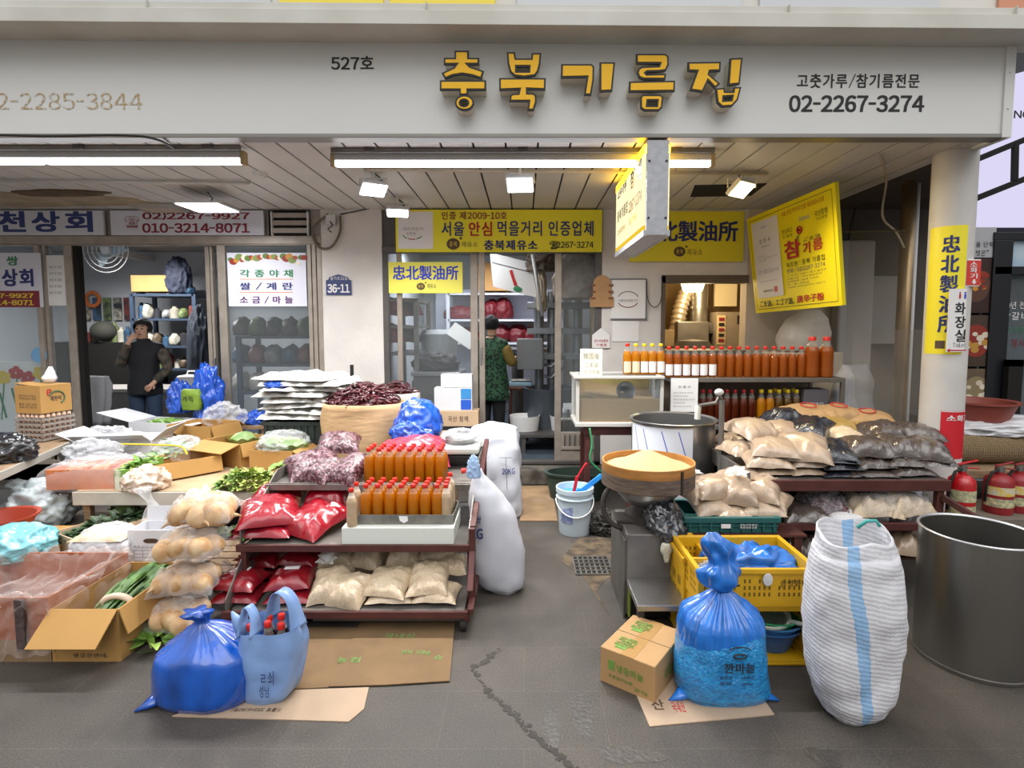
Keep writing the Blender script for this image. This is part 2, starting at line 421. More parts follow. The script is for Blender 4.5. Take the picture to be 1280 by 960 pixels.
M_paper = mat('white paper', '#e6e4e2', .75); M_brown = mat('brown print', '#5a4636', .7); M_yprint = mat('yellow print', '#e2c33c', .6)
M_tan = mat('faded tan print', '#b59a6c', .8, col2='#c9c9c5', scale=60, thr=(.45, .5)); M_purple = mat('purple print', '#5a2c68', .6); M_grayp = mat('grey print', '#77777c', .7)
M_ysign = mat('yellow sign face', '#f0e62a', .5, var=.03, scale=2); M_cardb = mat('cardboard', '#b98d55', .8, var=.12, scale=5, bump=.12, bscale=25)
M_wood = mat('weathered wood', '#9a7f62', .8, var=.35, scale=10, stretch=(1, 6, 6), bump=.2)

# floor: dark stone tiles with worn joints and damp patches
m = bpy.data.materials.new('dark stone paving'); m.use_nodes = True; n = m.node_tree; p = n.nodes['Principled BSDF']
t = n.nodes.new('ShaderNodeTexCoord'); b = n.nodes.new('ShaderNodeTexBrick'); b.inputs['Scale'].default_value = 1
b.inputs['Brick Width'].default_value = .62; b.inputs['Row Height'].default_value = .31; b.inputs['Mortar Size'].default_value = .003; b.inputs['Mortar Smooth'].default_value = .6
b.inputs['Color1'].default_value = lin('#4f4943'); b.inputs['Color2'].default_value = lin('#4a4540'); b.inputs['Mortar'].default_value = lin('#595249')
n.links.new(t.outputs['Object'], b.inputs['Vector'])
a = n.nodes.new('ShaderNodeTexNoise'); a.inputs['Scale'].default_value = 1.6; a.inputs['Detail'].default_value = 7; a.inputs['Roughness'].default_value = .65
c = n.nodes.new('ShaderNodeTexNoise'); c.inputs['Scale'].default_value = 150; c.inputs['Detail'].default_value = 3
r = n.nodes.new('ShaderNodeValToRGB'); r.color_ramp.elements[0].position = .36; r.color_ramp.elements[0].color = (.62, .6, .58, 1); r.color_ramp.elements[1].position = .62; r.color_ramp.elements[1].color = (1.1, 1.08, 1.05, 1)
r2 = n.nodes.new('ShaderNodeValToRGB'); r2.color_ramp.elements[0].position = .3; r2.color_ramp.elements[0].color = (.6, .6, .6, 1); r2.color_ramp.elements[1].position = .66; r2.color_ramp.elements[1].color = (1.2, 1.2, 1.2, 1); e_ = r2.color_ramp.elements.new(.74); e_.color = (2.2, 2.15, 2.1, 1)
for q in (a, c): n.links.new(t.outputs['Object'], q.inputs['Vector'])
n.links.new(a.outputs[0], r.inputs[0]); n.links.new(c.outputs[0], r2.inputs[0])
x = b.outputs[0]
for rr_ in (r, r2):
    mx = n.nodes.new('ShaderNodeMix'); mx.data_type = 'RGBA'; mx.blend_type = 'MULTIPLY'; mx.inputs[0].default_value = 1
    n.links.new(x, mx.inputs[6]); n.links.new(rr_.outputs[0], mx.inputs[7]); x = mx.outputs[2]
n.links.new(x, p.inputs['Base Color']); p.inputs['Roughness'].default_value = .6
mp = n.nodes.new('ShaderNodeMapRange'); mp.inputs[3].default_value = .38; mp.inputs[4].default_value = .8; n.links.new(a.outputs[0], mp.inputs[0]); n.links.new(mp.outputs[0], p.inputs['Roughness'])
bu = n.nodes.new('ShaderNodeBump'); bu.inputs['Strength'].default_value = .35; bu.inputs['Distance'].default_value = .006; n.links.new(c.outputs[0], bu.inputs['Height']); n.links.new(bu.outputs[0], p.inputs['Normal'])
M_floor = m
struct(MB().box(-7, 7, -1.5, 5.3, -.1, 0).build('floor', M_floor))
M_inner = mat('inner floor', '#4a5560', .6, var=.3, scale=4)
struct(MB().box(-7.2, 3.2, 5.3, 9.2, -.1, .16).build('floor', M_inner))
M_conc = mat('rough concrete', '#6f6960', .9, col2='#3a352e', scale=7, bump=.6, bscale=25)
struct(MB().box(-1.5, 1.4, 5.12, 5.32, 0, .15).build('step', M_conc, bevel=.015))
# worn dark crack running across the paving
def blob(mb, c, rx, ry, z, seed, n=26, th=.012, irr=.5):
    a = [(c[0] + rx*math.cos(6.283*k/n)*(1 + irr*nz((math.cos(6.283*k/n), math.sin(6.283*k/n), seed), 1.6)), c[1] + ry*math.sin(6.283*k/n)*(1 + irr*nz((math.cos(6.283*k/n), math.sin(6.283*k/n), seed), 1.6))) for k in range(n)]
    mb.prism(a, z-th, z, 'Z')
mb = MB(); rnd = random.Random(3); pts = [fl(625, 812), fl(592, 838), fl(612, 868), fl(640, 890), fl(668, 922), fl(700, 945), fl(718, 962)]
for q0, q1 in zip(pts, pts[1:]):
    k = 26
    for i in range(k):
        u = q0.lerp(q1, (i+rnd.random())/k); s_ = .003 + .011*rnd.random()**2; blob(mb, (u.x+rnd.gauss(0, .006), u.y+rnd.gauss(0, .006)), s_*1.2, s_, .0012+i*.00002, i, 8, .001, .6)
struct(mb.build('floor_crack', mat('damp dirt', '#3c3731', .8, var=.3, scale=30)))

mb = MB()
for px, py, rx, ry, sd in ((728, 892, .045, .12, 2), (790, 944, .14, .035, 5), (1028, 946, .06, .05, 7), (690, 905, .03, .1, 9)):
    q = fl(px, py); blob(mb, q, rx, ry, .0009, sd, 30, .0008)
struct(mb.build('floor_stain', mat('damp stain', '#45403b', .45, var=.3, scale=25, bump=.3)))
# back wall pieces of the shopfront
def wallbox(px0, py0, px1, py1, m, name='wall_back', Y=W, th=.15, z0=None, z1=None):
    a = at(px0, py1, Y); c = at(px1, py0, Y)
    x0 = at(px0, 400, Y).x; x1 = at(px1, 400, Y).x
    return struct(MB().box(x0, x1, Y, Y+th, a.z if z0 is None else z0, c.z if z1 is None else z1).build(name, m))
def ZW(py): return at(655, py, W).z
def XW(px): return at(px, 400, W).x
wallbox(404, 0, 479, 0, M_white, 'wall_back', z0=0, z1=CEIL)
wallbox(752, 0, 828, 0, M_white, 'wall_back', z0=0, z1=CEIL)
wallbox(828, 0, 932, 345, M_white, 'wall_back', z1=CEIL)
wallbox(828, 440, 932, 0, M_beige, 'wall_back', z0=0)
wallbox(932, 0, 1040, 0, M_beige, 'wall_back', z0=0, z1=CEIL)
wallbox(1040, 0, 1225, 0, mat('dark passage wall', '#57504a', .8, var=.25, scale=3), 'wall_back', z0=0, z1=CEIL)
wallbox(479, 0, 752, 312, M_dark, 'wall_back', z1=CEIL, Y=W+.03, th=.05)
wallbox(-80, 0, 404, 302, M_alu, 'wall_back', z1=CEIL, Y=W+.03, th=.05)
# rooms behind the fronts
xl0, xl1, xm0, xm1, xr1 = XW(-90), XW(425), XW(450), XW(790), XW(960)
M_in = mat('interior wall', '#b9bcc0', .8, var=.08, scale=2); M_in2 = mat('kitchen wall', '#a8906a', .85, var=.35, scale=3)
struct(MB().box(xl0-1.3, xl1, 8.3, 8.4, .16, CEIL).build('wall_left', M_in)); struct(MB().box(xl0-1.4, xl0-1.3, W+.05, 8.4, .16, CEIL).build('wall_left', M_in))
struct(MB().box(xl1, xm0, W+.15, 9.0, .16, CEIL).build('wall_left', M_in))
struct(MB().box(xm0, xm1, 8.7, 8.8, .16, CEIL).build('wall_back', M_in)); struct(MB().box(xm1, xm1+.15, W+.15, 8.8, .16, CEIL).build('wall_right', M_in2))
struct(MB().box(xm1+.15, xr1+.6, 7.0, 7.1, .16, CEIL).build('wall_back', M_in2)); struct(MB().box(xr1+.6, xr1+.7, W+.15, 7.1, .16, CEIL).build('wall_right', M_in2))
struct(MB().box(-7.2, 4.2, W+.15, 9.2, CEIL, CEIL+.1).build('ceiling', mat('interior ceiling', '#a09d9a', .8)))
# canopy: slatted soffit, fascia, ledge
mb = MB(); sw = .197; x = -7.0; XR = at(1250, 166, FY).x
while x < XR - .05:
    x1 = min(x + sw - .014, XR)
    mb.box(x, x1, FY+.02, W+.02, CEIL, CEIL+.015); x += sw
struct(mb.build('ceiling', M_slat)); struct(MB().box(-7, XR, FY+.02, W+.2, CEIL+.02, CEIL+.06).build('ceiling', M_void))
mb = MB(); mb.box(-7, XR, FY, FY+.06, CEIL+.012, 3.16); struct(mb.build('fascia', M_fascia))
struct(MB().box(-7, XR+.02, FY-.012, FY+.08, CEIL-.012, CEIL+.012).build('trim_1', mat('fascia trim', '#8a8680', .4, .5), bevel=.003))
a = at(1262, 166, FY).x
mb = MB().box(XR, a, FY-.015, FY+.3, CEIL-.012, 3.16)
for z in (2.75, 2.95, 3.08): mb.cyl((XR+.025, FY-.02, z), (XR+.025, FY-.014, z), .006, n=8)
struct(mb.build('trim_2', M_fascia, bevel=.004))
L0 = FY - .2; zb = at(655, 31, L0).z
mb = MB(); mb.box(-7, a+.25, L0, FY+.06, zb, zb+.075); mb.box(-7, a+.25, L0+.02, FY+.06, zb+.078, zb+.118)
for x in (-2.05, -.55, 1.4, 2.62): mb.box(x, x+.004, L0-.001, L0+.05, zb+.076, zb+.12)
o = struct(mb.build('ledge', mat('ledge paint', '#cfcec6', .5, col2='#c3c0b6', scale=3), bevel=.004)); o.rotation_euler = (0, R(.42), 0); o.location.z = -.0
# upper storey strip
M_yp = mat('yellow panel', '#e8d34a', .5); M_gp = mat('grey panel', '#c4c6c9', .4)
mb = MB(); mb.box(-7, 3.2, FY+.02, FY+.08, zb+.1, zb+.6); struct(mb.build('wall_front', mat('upper wall', '#d2cec6', .6)))
def strip(px0, px1, m, nm='wall_panel'): struct(MB().box(at(px0, 4, FY).x, at(px1, 4, FY).x, FY, FY+.02, zb+.11, zb+.55).build(nm, m, bevel=.004))
strip(349, 479, M_yp); strip(487, 619, M_yp); strip(646, 928, M_gp); strip(950, 1175, M_gp); strip(1249, 1300, mat('terracotta panel', '#c98b6d', .6)); strip(-40, 338, M_gp)
# column carrying the canopy
pc = at(1187.5, 320, 3.62); CX, CY, CR = pc.x, 3.62, .122
mb = MB().lathe([(CR, 0), (CR, CEIL+.01)], (CX, CY, 0), 40); struct(mb.build('column', mat('column paint', '#d3cfca', .6, var=.15, scale=3, bump=.08, bscale=20), smooth=True))
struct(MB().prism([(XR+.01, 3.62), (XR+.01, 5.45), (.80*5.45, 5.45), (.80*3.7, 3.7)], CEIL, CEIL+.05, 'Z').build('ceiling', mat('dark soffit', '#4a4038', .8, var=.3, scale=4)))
# torn ceiling patches
mb = MB()
q = onz(68, 240, CEIL); blob(mb, q, .42, .10, CEIL, 3); struct(mb.build('ceiling_hole', mat('torn ceiling', '#6b5640', .9, var=.5, scale=9)))
mb = MB(); q = onz(60, 250, CEIL); blob(mb, (q.x-.3, q.y+.0), 1.2, .22, CEIL+.004, 9); struct(mb.build('ceiling_stain', mat('water stain', '#b4a287', .8, var=.3, scale=5)))
mb = MB(); q = onz(905, 237, CEIL); mb.prism([(q.x-.28, q.y-.14), (q.x+.26, q.y-.2), (q.x+.3, q.y+.2), (q.x-.2, q.y+.24)], CEIL-.004, CEIL, 'Z'); struct(mb.build('ceiling_hole', M_void))

# ------------------------------------------------------------------ shopfront doors and windows
def post(mb, px0, px1, z0, z1, Y=W, th=.06): mb.box(XW(px0), XW(px1), Y, Y+th, z0, z1)
zt = ZW(305); zs = .16
# left shop: fixed light, sliding leaf, open doorway, two leaves
mb = MB(); mb.box(XW(-80), XW(404), W-.01, W+.08, ZW(305), ZW(295)); mb.box(XW(-80), XW(404), W, W+.07, ZW(300)-.05, ZW(305)); mb.box(XW(-80), XW(100), W, W+.08, .0, .2)
mb.box(XW(255), XW(404), W, W+.08, 0, .2)
for a, b in ((386, 391), (392, 397), (398, 404)): post(mb, a, b, 0, zt, W-.005)
struct(mb.build('door_1', M_alu, bevel=.004))
dl = struct(MB().box(XW(47), XW(53), W, W+.05, .2, zt).box(XW(-75), XW(47), W, W+.05, .2, .32).build('window_1', M_alu, bevel=.003))
MB().box(XW(-75), XW(47), W+.02, W+.026, .32, zt).build('window_pane', M_glass, dl)
dl = struct(MB().box(XW(82), XW(92), W+.02, W+.07, .2, zt).box(XW(55), XW(59), W+.02, W+.07, .2, zt).box(XW(55), XW(82), W+.02, W+.07, .2, .45).build('door_2', M_alu, bevel=.003))
MB().box(XW(59), XW(82), W+.04, W+.046, .45, zt).build('window_pane', M_glass, dl)
MB().box(XW(93), XW(99), W+.03, W+.09, .2, zt).build('door_edge', M_void, dl)
dl = struct(MB().box(XW(256), XW(261), W+.04, W+.09, .2, zt).box(XW(262), XW(265), W+.04, W+.09, .2, zt).box(XW(274), XW(284), W, W+.05, .2, zt).box(XW(284), XW(386), W, W+.05, .2, .42).build('door_3', M_alu, bevel=.003))
MB().box(XW(284), XW(386), W+.02, W+.026, .42, zt).build('window_pane', M_glass, dl)
MB().box(XW(263), XW(265), W+.02, W+.04, 1.08, 1.2).build('door_handle', M_steel, dl, bevel=.003)
# oil shop: window leaf, open doorway, right leaf
mb = MB(); mb.box(XW(479), XW(752), W-.01, W+.08, ZW(316), ZW(308)); mb.box(XW(479), XW(752), W, W+.08, .14, .19)
post(mb, 479, 486, .15, ZW(310)); post(mb, 744, 752, .15, ZW(310))
struct(mb.build('door_4', M_dark, bevel=.004))
dl = struct(MB().box(XW(496), XW(502), W+.02, W+.06, .2, ZW(312)).box(XW(588), XW(597), W+.02, W+.06, .2, ZW(312)).box(XW(486), XW(597), W+.02, W+.06, .2, .3).build('window_2', M_alu, bevel=.003))
MB().box(XW(486), XW(590), W+.035, W+.041, .3, ZW(312)).build('window_pane', M_glass, dl)
dl = struct(MB().box(XW(599), XW(606), W-.01, W+.04, .19, ZW(312)).build('door_5', M_alu, bevel=.003))
MB().box(XW(600), XW(602.5), W-.03, W-.01, ZW(455), ZW(433)).build('door_handle', M_steel, dl, bevel=.003)
dl = struct(MB().box(XW(694), XW(702), W+.02, W+.07, .19, ZW(312)).box(XW(702), XW(746), W+.02, W+.07, .19, ZW(541)).box(XW(702), XW(746), W+.005, W+.07, .3, .33).build('door_6', M_alu, bevel=.003))
for k in range(6): MB().box(XW(706+k*6.4), XW(706+k*6.4)+.012, W+.005, W+.02, .34, ZW(544)).build('door_rib', M_dark, dl)
MB().box(XW(702), XW(746), W+.04, W+.046, ZW(541), ZW(312)).build('window_pane', M_glass, dl)
# kitchen hatch frame
mb = MB(); post(mb, 826, 831, ZW(440), ZW(345), W-.02, .1); mb.box(XW(826), XW(934), W-.02, W+.1, ZW(354), ZW(344)); mb.box(XW(826), XW(934), W-.04, W+.15, ZW(445), ZW(438))
struct(mb.build('window_3', mat('hatch frame', '#6b5c4c', .6, var=.3), bevel=.003))

# neighbouring shop beyond the column, and the passage behind
mb = MB().box(at(1205,400,5.9).x, 9.5, 5.9, 6.0, 0, 3.6); struct(mb.build('wall_right', mat('dark shopfront', '#3a3836', .6)))
M_lil = glow('backlit lilac panel', '#dcd8f5', 1.0)
def panel(px0, py0, px1, py1, Y, m, name, th=.02, kind=True, **k):
    o = MB().pbox(px0, py0, px1, py1, Y, Y+th).build(name, m, **k)
    return struct(o) if kind else o
mb = MB().box(7.2, 7.3, 1.0, 6, 0, 4); struct(mb.build('wall_right', M_grey))
panel(1204, 62, 1420, 115, 5.6, M_slat, 'wall_right', .3)
# ================================================================== SIGNS
# shop sign: five channel letters standing off the fascia
fy0, fy1 = FY, FY - .095
sg = thing('shop_sign', 'yellow raised channel letters with black outlines on the white fascia', 'sign', at(740, 140, fy1))
M_face = mat('golden letter face', '#f2b90c', .6, var=.04, scale=20); M_ret = mat('letter return', '#d8d3c2', .5)
def curve_mesh(loops, off, ex):
    c = bpy.data.curves.new('g', 'CURVE'); c.dimensions = '2D'; c.fill_mode = 'BOTH'; c.extrude = ex; c.offset = off
    for lp in loops:
        s = c.splines.new('POLY'); s.points.add(len(lp)-1); s.use_cyclic_u = True
        for q, pt in zip(s.points, lp): q.co = (pt[0], pt[1], 0, 1)
    o = bpy.data.objects.new('g', c); COL.objects.link(o); dg = bpy.context.evaluated_depsgraph_get()
    me = bpy.data.meshes.new_from_object(o.evaluated_get(dg)); bpy.data.objects.remove(o); bpy.data.curves.remove(c); return me
def area(lp): return sum(a[0]*b[1]-b[0]*a[1] for a, b in zip(lp, lp[1:]+lp[:1]))/2
def ell(cx, cy, rx, ry, n=28): return [(cx+rx*math.cos(6.283*k/n), cy+ry*math.sin(6.283*k/n)) for k in range(n)]
A, B, D = (540, 50, 6.4), (740, 50, 6.4), (640, 0, 4)
LETTERS = {
 'chung': [(A, [(182,88),(292,88),(292,145),(375,145),(375,195),(285,195),(305,215),(412,250),(395,310),(320,285),(240,272),(165,285),(105,310),(80,265),(175,222),(195,195),(97,195),(97,145),(182,145)], None),
           (A, [(65,325),(430,325),(430,400),(287,400),(287,440),(220,440),(220,400),(65,400)], None), (A, ell(260,503,74,60), ell(256,505,32,25,16))],
 'buk': [(A, [(600,100),(662,100),(670,150),(795,150),(800,107),(872,107),(865,190),(850,250),(825,285),(740,297),(660,288),(625,255),(608,190)], [(675,212),(778,212),(775,253),(675,253)]),
         (A, [(540,307),(908,307),(905,398),(762,392),(762,428),(810,428),(832,445),(834,500),(812,562),(766,562),(775,490),(620,490),(628,445),(645,433),(692,430),(700,394),(540,400)], None)],
 'gi': [(D, [(248,322),(398,322),(410,334),(408,400),(395,475),(362,475),(375,385),(246,388)], None), (D, [(440,313),(514,313),(500,455),(440,458)], None)],
 'reum': [(B, [(355,113),(585,113),(610,130),(612,200),(590,245),(545,252),(440,255),(427,265),(438,277),(590,272),(585,315),(410,313),(375,298),(362,262),(375,228),(405,215),(535,210),(543,188),(355,187)], None),
          (B, [(300,335),(662,328),(660,410),(297,415)], None), (B, [(405,440),(545,440),(568,455),(560,540),(535,565),(420,565),(390,545),(388,460)], [(445,485),(522,485),(518,528),(440,528)])],
 'jip': [(B, [(768,180),(1028,177),(1025,247),(942,250),(935,275),(1022,350),(985,385),(928,325),(885,415),(785,400),(840,250),(770,248)], None),
         (B, [(1105,150),(1202,145),(1180,352),(1090,362)], None), (B, [(990,390),(1060,385),(1062,415),(1130,415),(1135,380),(1192,378),(1165,480),(1120,530),(1040,535),(1002,500)], [(1052,455),(1122,450),(1115,482),(1050,487)])]}
for key, strokes in LETTERS.items():
    parts = {'r': bmesh.new(), 'k': bmesh.new(), 'f': bmesh.new()}
    for (bx_, by_, sc), outer, hole in strokes:
        def w2(lp):
            q = [at(bx_ + u/sc, by_ + v/sc, fy1) for u, v in lp]; return [(p.x, p.z) for p in q]
        o_ = w2(outer); o_ = o_ if area(o_) > 0 else o_[::-1]; lps = [o_]
        if hole:
            h_ = w2(hole); lps.append(h_ if area(h_) < 0 else h_[::-1])
        for kk, off, ex, yc in (('r', -.002, (fy0-fy1-.012)/2, (fy0+fy1+.012)/2), ('k', .002, .006, fy1+.006), ('f', -.008, .002, fy1-.001)):
            me = curve_mesh(lps, off, ex)
            me.transform(Matrix.Translation((0, yc, 0)) @ Matrix.Rotation(R(90), 4, 'X')); me.transform(Matrix.Translation(-Vector(sg.location)))
            parts[kk].from_mesh(me); bpy.data.meshes.remove(me)
    def fin(k, nm, mm, par):
        me = bpy.data.meshes.new(nm); parts[k].to_mesh(me); parts[k].free(); me.materials.clear(); me.materials.append(mm)
        o = bpy.data.objects.new(nm, me); COL.objects.link(o); o.parent = par; return o
    r_ = fin('r', 'letter', M_ret, sg); fin('k', 'outline', M_black, r_); fin('f', 'face', M_face, r_)
fasc = thing('fascia_lettering', 'black painted shop number, trade and phone lettering on the white fascia', 'lettering', at(1070, 140, FY))
pwrite('527호', (414, 70, 467, 87), FY-.002, M_black, fasc, .02)
pwrite('고춧가루/참기름전문', (996, 92, 1150, 110), FY-.002, M_black, fasc, .02)
pwrite('02-2267-3274', (986, 119, 1156, 140), FY-.002, M_black, fasc, .03)
o = thing('faded_lettering', 'peeling tan remains of an old phone number on the fascia', 'lettering', at(80, 130, FY))
pwrite('02-2285-3844', (-22, 116, 177, 137), FY-.002, M_tan, o, .005)

def logo(o, px, Y, s=1.0):
    c = at(px[0], px[1], Y); l = Vector(o.location); d = c - l; rx = px[2]
    mb = MB(); mb.prism([(d.x + rx*math.cos(6.283*k/24)*(1+.05*math.sin(3*k)), d.z + rx*.85*math.sin(6.283*k/24)) for k in range(24)], d.y-.001, d.y+.001)
    mb.prism([(d.x + rx*1.15 + rx*.2*math.cos(6.283*k/10), d.z + rx*.85 + rx*.2*math.sin(6.283*k/10)) for k in range(10)], d.y-.001, d.y+.001)
    e_ = mb.build('logo', M_brown, o)
    lettering('충북', (d.x-rx*.6, d.z-rx*.4, d.x+rx*.6, d.z+rx*.4), M_yprint, o, lambda x, z: Vector((x, d.y-.003, z)), .0)
def flatsign(name, label, px, Y, m, th=.02, cat='sign', bevel=.002):
    a = at(px[0], px[3], Y); b = at(px[2], px[1], Y)
    o = thing(name, label, cat, ((a.x+b.x)/2, Y, a.z))
    h = (b.x-a.x)/2
    MB().box(-h, h, 0, th, 0, b.z-a.z).build('panel', m, o, bevel=bevel)
    return o
# long certification banner over the oil shop door
Yb = W - .06
o = flatsign('banner_sign', 'long yellow banner over the shop door with a white square logo', (495, 262, 753, 315), Yb, M_ysign)
def pq(o, px0, py0, px1, py1, Y, m, name):
    q = MB().pbox(px0, py0, px1, py1, Y-.001, Y+.003, o.location); return q.build(name, m, o)
pq(o, 497, 264.5, 541.5, 311, Yb-.001, M_paper, 'logo_patch')
pwrite('서울안심먹을거리', (503, 284, 529, 288), Yb-.004, M_grayp, o, .0); pwrite('인증제', (508, 290, 519, 294), Yb-.004, M_grayp, o, 0)
l_ = Vector(o.location)
for a0, a1, mm in ((200, 245, M_green), (245, 290, M_red), (290, 335, M_green)):
    pts = []; c = at(516, 291, Yb-.004) - l_
    for k in range(8):
        t_ = R(a0 + (a1-a0-8)*k/7); pts.append(c + Vector((.1*math.cos(t_), 0, .06*math.sin(t_))))
    MB().tube(pts, .004, 6).build('logo_arc', mm, o)
pwrite('인증 제2009-10호', (552, 264.5, 634, 274.5), Yb-.004, M_dred, o, .02)
pwrite('서울', (552, 277, 580, 295), Yb-.004, M_navy, o, .02); pwrite('안심', (586, 277, 615, 295), Yb-.004, M_red, o, .025); pwrite('먹을거리 인증업체', (622, 276, 742, 295), Yb-.004, M_navy, o, .02)
logo(o, (566.5, 305, .062), Yb-.003); pwrite('제유소', (577, 302, 597, 309), Yb-.004, M_brown, o, .0)
pwrite('충북제유소', (605, 300, 672, 312.5), Yb-.004, M_navy, o, .035); pwrite('☎2267-3274', (687, 301, 742, 311.5), Yb-.004, M_black, o, .02)
# small sign on the window leaf
Ys = W - .02
o = flatsign('name_sign', 'small yellow sign with blue characters on the window left of the doorway', (486, 327.5, 578, 366.5), Ys, mat('pale yellow sign', '#f4ec62', .5), .012)
pwrite('忠北製油所', (491, 332, 573, 350), Ys-.002, M_blue, o, .025); logo(o, (526, 358, .04), Ys-.002); pwrite('제유소', (534, 354.5, 545, 360.5), Ys-.003, M_brown, o, 0)
# sign above the kitchen hatch
Yk = W - .03
o = flatsign('name_sign', 'yellow sign over the kitchen hatch, partly behind the hanging lightbox', (787, 264, 931, 327), Yk, mat('dull yellow sign', '#e2d626', .5), .02)
pwrite('忠北製油所', (797, 276, 923, 302), Yk-.002, M_navy, o, .03); logo(o, (849.5, 314.5, .055), Yk-.002); pwrite('제유소', (859, 311, 878, 319), Yk-.003, M_brown, o, 0)
# hanging lightbox, at right angles to the fascia
q = at(807, 294, FY); x0 = at(808, 170, FY).x; x1 = at(838, 170, FY).x; y1 = FY + 1.03; z0, z1 = q.z, CEIL - .02
o = thing('hanging_lightbox', 'lit two-sided yellow sign box in a galvanised case hanging under the canopy', 'sign', ((x0+x1)/2, (FY+y1)/2, z0)); l_ = Vector(o.location)
mg = mat('galvanised sheet', '#b9bbc0', .5, .1, var=.2, scale=25)
case = MB().box(x0+.006-l_.x, x1-.006-l_.x, FY-l_.y, y1-l_.y, 0, z1-z0).build('case', mg, o, bevel=.004)
mb = MB()
for sx_ in (-1, 1):
    for z in (.1, z1-z0-.12): mb.cyl((sx_*.05, FY-l_.y-.004, z), (sx_*.05, FY-l_.y+.002, z), .007, n=8)
mb.build('screw', M_black, case)
M_lb = glow('lit sign face', '#fff3c4', 1.15); M_lby = glow('lit yellow band', '#ffd23a', .9)
for sx_, xx in ((-1, x0), (1, x1)):
    fc = MB().box(xx-l_.x-.005, xx-l_.x+.005, FY+.02-l_.y, y1-.02-l_.y, .06, z1-z0-.03).build('light_panel', M_lb, o)
    MB().box(xx-l_.x-.006, xx-l_.x+.006, FY+.02-l_.y, y1-.02-l_.y, .03, .06).build('yellow_band', M_lby, o)
    MB().box(xx-l_.x-.008, xx-l_.x+.008, FY-l_.y, y1-l_.y, -.004, .03).build('edge_rail', mg, o)
    MB().box(xx-l_.x-.0065, xx-l_.x+.0065, FY+.02-l_.y, y1-.02-l_.y, z1-z0-.07, z1-z0-.02).build('top_band', glow('added yellow glow', '#ffc21a', 14), o)  # yellow top edge; its strong glow is added to tint the ceiling slats
    f_ = (lambda u, z, s=sx_, xx=xx: Vector((xx - l_.x + s*.0062, (y1 - u if s < 0 else FY + u) - l_.y, z)))
    md_ = mat('lightbox print', '#5a3d12', .6)
    lettering('고추가루', (.1, .40, .45, .50), md_, o, f_, .03); lettering('참기름', (.6, .36, .95, .48), md_, o, f_, .03)
    lettering('충북기름집', (.1, .24, .5, .32), md_, o, f_, .02); lettering('2267-3274', (.55, .22, .95, .29), md_, o, f_, .02); lettering('고추방아 · 들기름', (.1, .14, .8, .18), mat('lightbox orange', '#c98b12', .6), o, f_, .01)
MB().cyl((0, FY+.1-l_.y, z1-z0), (0, FY+.1-l_.y, z1-z0+.03), .012).cyl((0, y1-.1-l_.y, z1-z0), (0, y1-.1-l_.y, z1-z0+.03), .012).build('hanger', M_dsteel, o)
# large tilted board on the right
c4 = [at(933.4, 274.4, 5.15), at(1043.5, 227.5, 4.0), at(1052.9, 381.7, 4.0), at(945, 391.6, 5.15)]
o = thing('product_board', 'large tilted yellow board with a white certificate sheet and product text', 'sign', (c4[3]+c4[2])/2); l_ = Vector(o.location)
nrm = (c4[1]-c4[0]).cross(c4[3]-c4[0]).normalized()
nrm = nrm if nrm.y < 0 else -nrm
def bil(u, v, d=0):
    return (c4[3]*(1-u)+c4[2]*u)*(1-v) + (c4[0]*(1-u)+c4[1]*u)*v + nrm*d - l_
mb = MB(); vv = [bil(u, v, d) for d in (0, -.03) for u, v in ((0,0),(1,0),(1,1),(0,1))]
vs = [mb.b.verts.new(q) for q in vv]
for f in ((0,1,2,3),(7,6,5,4),(0,4,5,1),(1,5,6,2),(2,6,7,3),(3,7,4,0)): mb.b.faces.new([vs[i] for i in f])
mb.build('panel', mat('board yellow', '#f0df14', .35), o)
def bquad(u0, v0, u1, v1, m, name, d=.002):
    MB().quad(bil(u0,v0,d), bil(u1,v0,d), bil(u1,v1,d), bil(u0,v1,d)).build(name, m, o)
bquad(.06, .15, .40, .93, M_paper, 'certificate_sheet')
def bt(s, u0, v0, u1, v1, m, bold=.01): lettering(s, (u0, v0, u1, v1), m, o, lambda x, z: bil(x, z, .0035), bold)
for (u0, v0, u1, v1) in ((.03,.035,.97,.04), (.03,.955,.97,.96)): bquad(u0, v0, u1, v1, M_brown, 'border_line')
for (u0, v0, u1, v1) in ((.03,.035,.033,.96), (.967,.035,.97,.96)): bquad(u0, v0, u1, v1, M_brown, 'border_line')
bt('인 증 서', .15, .70, .29, .745, M_grayp); bt('서울특별시', .18, .85, .26, .87, M_blue, 0); bt('안심먹을거리', .17, .655, .27, .68, M_grayp, 0)
for k, (v, u1) in enumerate(((.57,.2),(.545,.36),(.52,.22),(.42,.37),(.4,.36),(.31,.33))): bt('충북 기름집 참기름 들기름', .11, v, u1, v+.013, M_grayp, 0)
bt('서울특별시장', .14, .205, .27, .23, M_black, .01); bquad(.285, .195, .33, .25, mat('seal red', '#c96a6a', .7), 'seal', .003)
bt('서울 안심 먹거리 인증 제2009-10호', .45, .885, .9, .93, M_red, .0)
bt('Seoul', .64, .79, .75, .83, mat('pale blue print', '#6aa0c8', .6), 0); bt('국산참깨', .8, .78, .92, .83, M_black, 0); bt('고소한맛', .81, .745, .92, .77, M_black, 0); bt('안심하고', .44, .72, .56, .765, M_black, 0); bt('드세요', .44, .68, .56, .71, M_black, 0)
bt('ごま油', .67, .6, .84, .635, M_brown, 0)
mb = MB(); mb.tube([bil(.635+.025*math.cos(6.283*k/20), .715+.03*math.sin(6.283*k/20), .004) for k in range(21)], .006, 6); mb.tube([bil(.635+.006*math.cos(6.283*k/8), .715+.008*math.sin(6.283*k/8), .004) for k in range(9)], .006, 6); mb.build('ring_mark', M_red, o)
